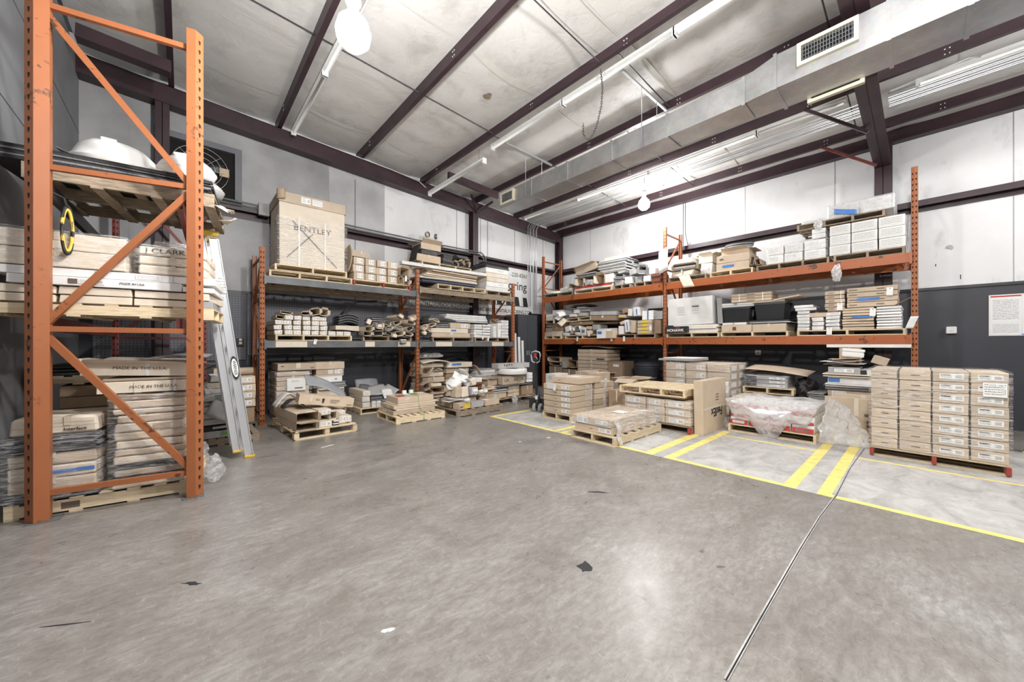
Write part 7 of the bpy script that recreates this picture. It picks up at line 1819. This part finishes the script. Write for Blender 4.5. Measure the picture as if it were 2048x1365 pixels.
# red and white cartons under a torn sheet
F = FX(7.47)
pallet(F, -2.37, -1.11, 0, 1.05, 0, 'pale pallet of red and white cartons in the middle yellow bay', 'pine', .14)
grid(F, -2.35, -1.13, .02, 1.0, .143, .56, 3, 4, lambda i, j: 'white_card', 'red and white carton', 'under the torn plastic', 'red and white cartons in the middle yellow bay', stick=lambda i, j: [('red_print', 'red_card', .03, .97, .05, .62 if i % 2 == 0 else .35), ('white_label', 'paper', .15, .8, .14, .5), ('grey_print', 'grey_card', .3, .7, .72, .76)], jit=.01)
MB().box(-.3, .3, .2, .6, .0, .004).build('red_top', 'red_card', None, F.w(-2.0, .2, .575), (0, 0, F.rz)) if False else None
def drape(u, v):
    x = (u-.5)*1.34
    n = noise.noise(Vector((u*4, v*4, 1)))*.035 + noise.noise(Vector((u*9, v*8, 4)))*.010
    edge = .30 + .30*math.sin(PI*min(1, max(0, (u-.18)/.62)))**1.5*(1.15 if .15 < u < .85 else .3)
    if v < .55: return (x, .50-1.03*(v/.55), .588+n*.9+.03*abs(math.sin(7*u)))
    q = (v-.55)/.45; f = edge*q
    bulge = .10*math.sin(PI*q)*math.sin(PI*u)
    return (x*(1-.22*q), -.53-.035-bulge-abs(n)*.6, .585+n-f*1.0)
slabsheet(F, -1.74, .53, 0, 1.3, 1, .003, drape, 'drape_film', 'torn translucent plastic sheet draped over the red and white cartons', 'plastic film', nx=44, ny=40, name='plastic_sheet')
pass
def bag(u, v):
    n = noise.noise(Vector((u*5, v*6, 7)))*.06 + noise.noise(Vector((u*14, v*13, 3)))*.02
    return ((u-.5)*(.22+.42*(1-v))+.10*(1-v)+n, -.30*(1-v)**1.5+n*.6+.18*u, max(.006, .72*v**.75+n*.5-.16*u*v))
slabsheet(F, -.90, .42, 0, 1, 1, .004, bag, 'loose_film', 'heap of torn white plastic slumping to the floor right of the red cartons', 'plastic film', nx=30, ny=30, name='plastic_heap')
for k, (x, y, z_) in enumerate(((-.95, .10, .47), (-.99, .14, .50), (-1.12, -.03, .40))):
    pass
# big wrapped stack
F = FX(7.38)
pallet(F, -.49, .72, 0, 1.05, 0, 'red-footed pallet under the big wrapped stack at the right', 'pine', .13, ends='red_paint')
def st_big(i, j):
    if j < 2: return [('printed_mark', 'ink_soft', .38, .66, .46, .54)]
    return [('shipping_label', 'ship_label', .2, .86, .28, .78), ('black_bar', 'ink', .23, .5, .62, .72)]
gb = grid(F, -.485, .715, .01, 1.0, .133, 1.245, 8, 4, 'kraft', 'wrapped kraft carton', 'big stack at the right', 'cartons of the big wrapped stack at the right', stick=st_big, jit=.006, push=.006, yaw=.006, widths=[1, 1.1, 1.15, 1.1])
wrap(F, -.485, .715, .0, 1.025, .14, 1.25, 'clear stretch film round the big stack at the right', off=.006, amp=.005)
o = link('paper_notice', MB().box(-.09, .09, -.002, 0, 0, .17).mesh('paper_notice', 'text_label'), None, F.w(.60, -.038, .95), (0, 0, F.rz)); tag(o, 'white shipping notice on the film of the big stack at the right', 'notice')
MB().box(-.05, .07, -.0035, -.002, .13, .155).build('bar_code', 'ship_label', o); MB().box(.05, .08, -.0035, -.002, .01, .12).build('bar_code', 'ship_label', o)
# ---- floor of the far bay
F = FX(9.85)
wq = 'far bay floor, right rack'
a, b_ = F.s(1150), F.s(1212)
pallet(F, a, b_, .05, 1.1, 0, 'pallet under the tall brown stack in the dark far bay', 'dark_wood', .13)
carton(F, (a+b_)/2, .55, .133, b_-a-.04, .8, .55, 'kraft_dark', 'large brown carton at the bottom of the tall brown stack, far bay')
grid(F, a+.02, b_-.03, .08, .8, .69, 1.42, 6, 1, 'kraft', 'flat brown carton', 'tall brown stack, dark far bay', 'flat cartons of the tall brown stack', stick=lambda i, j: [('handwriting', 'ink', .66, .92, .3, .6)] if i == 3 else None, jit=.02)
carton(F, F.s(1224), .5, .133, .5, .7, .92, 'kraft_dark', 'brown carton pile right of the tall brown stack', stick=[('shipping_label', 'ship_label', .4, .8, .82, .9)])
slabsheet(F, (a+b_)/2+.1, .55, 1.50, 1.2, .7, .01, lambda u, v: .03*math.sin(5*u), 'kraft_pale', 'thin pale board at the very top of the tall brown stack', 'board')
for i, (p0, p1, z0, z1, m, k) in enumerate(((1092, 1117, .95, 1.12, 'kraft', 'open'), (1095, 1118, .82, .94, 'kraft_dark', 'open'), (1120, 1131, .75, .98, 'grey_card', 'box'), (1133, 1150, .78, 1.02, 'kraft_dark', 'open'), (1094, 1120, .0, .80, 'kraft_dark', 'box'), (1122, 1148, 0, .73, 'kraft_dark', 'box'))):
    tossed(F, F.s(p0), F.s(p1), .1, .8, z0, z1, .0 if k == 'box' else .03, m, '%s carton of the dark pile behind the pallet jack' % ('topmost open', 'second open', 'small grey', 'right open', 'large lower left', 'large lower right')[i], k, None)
G2 = FX(8.0)
for i, (p0, p1, z0, z1, m, k) in enumerate(((1086, 1106, .0, .72, 'white_card', 'box'), (1146, 1168, 0, .86, 'kraft', 'box'), (1169, 1190, 0, .84, 'kraft', 'box'), (1232, 1270, 0, .74, 'kraft', 'open'))):
    if k == 'box': tossed(G2, G2.s(p0), G2.s(p1), .1, .7, z0, z1, .0, m, '%s behind the brown five-layer stacks' % ('white carton', 'left kraft carton', 'right kraft carton', '')[i], 'box', None, stick=lab('text_label', .3, .7, .75, .92) if i == 0 else None)
    else: open_box(G2, (G2.s(p0)+G2.s(p1))/2, .4, z0, G2.s(p1)-G2.s(p0), .6, z1-z0, m, 'open kraft carton in front of the dark far bay', mouth='top', spread=.4, flap=.5)
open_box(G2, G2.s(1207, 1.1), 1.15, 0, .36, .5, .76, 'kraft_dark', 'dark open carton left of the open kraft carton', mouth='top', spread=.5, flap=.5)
o = empty('waste_bin', F.w(F.s(1275), .55, 0)); tag(o, 'dark grey tipped round bin in the dark far bay', 'bin')
MB().lathe([(0, 0), (.26, 0), (.36, .9), (.38, .92), (.36, .94), (.34, .9), (.24, .03), (0, .03)], 28).build('bin_body', 'cabinet_paint', o)
MB().lathe([(0, .10), (.22, .08), (.39, 0), (.38, -.03), (.36, -.0), (0, .06)], 28, M=Matrix.Translation((0, 0, .97))).build('bin_lid', 'cabinet_paint', o)
crumple(G2, G2.s(1222), .25, .0, .2, .2, .78, 'clear_bag', 'clear film bundle standing behind the brown stacks', seed=44)
wrapped = carton(FX(7.1), FX(7.1).s(1236), .35, 0, .42, .8, .58, 'kraft_dark', 'film-wrapped brown block between the brown stacks and the empty pallet')
# small litter on the slab
for i, (px, py, w, h, m, t_) in enumerate(((1097, 876, .07, .05, 'paper', 'white paper scrap'), (1040, 884, .05, .04, 'paper', 'tiny white scrap'), (1195, 985, .22, .04, 'ink', 'dark oil smear'), (1170, 1135, .10, .13, 'ink', 'dark oil blot'), (385, 1168, .17, .03, 'ink', 'dark tyre scuff'), (130, 1250, .30, .012, 'ink', 'long dark scratch'), (1440, 1135, .08, .02, 'tile_grey', 'grey scuff'), (775, 1262, .08, .025, 'paper', 'pale chip'))):
    x, y = floor_pt(px, py); n = 12; mb = MB(); fr_ = AZ-PI/2
    ps = [(w/2*math.cos(2*PI*k/n)*(1+RN.uniform(-.45, .4)), h/2*math.sin(2*PI*k/n)*(1+RN.uniform(-.45, .4)), 0) for k in range(n)]
    mb.add(ps, [list(range(n))]); o = struct('floor_stain', mb, m, (x, y, .0012), (0, 0, fr_+RN.uniform(-.2, .4)))
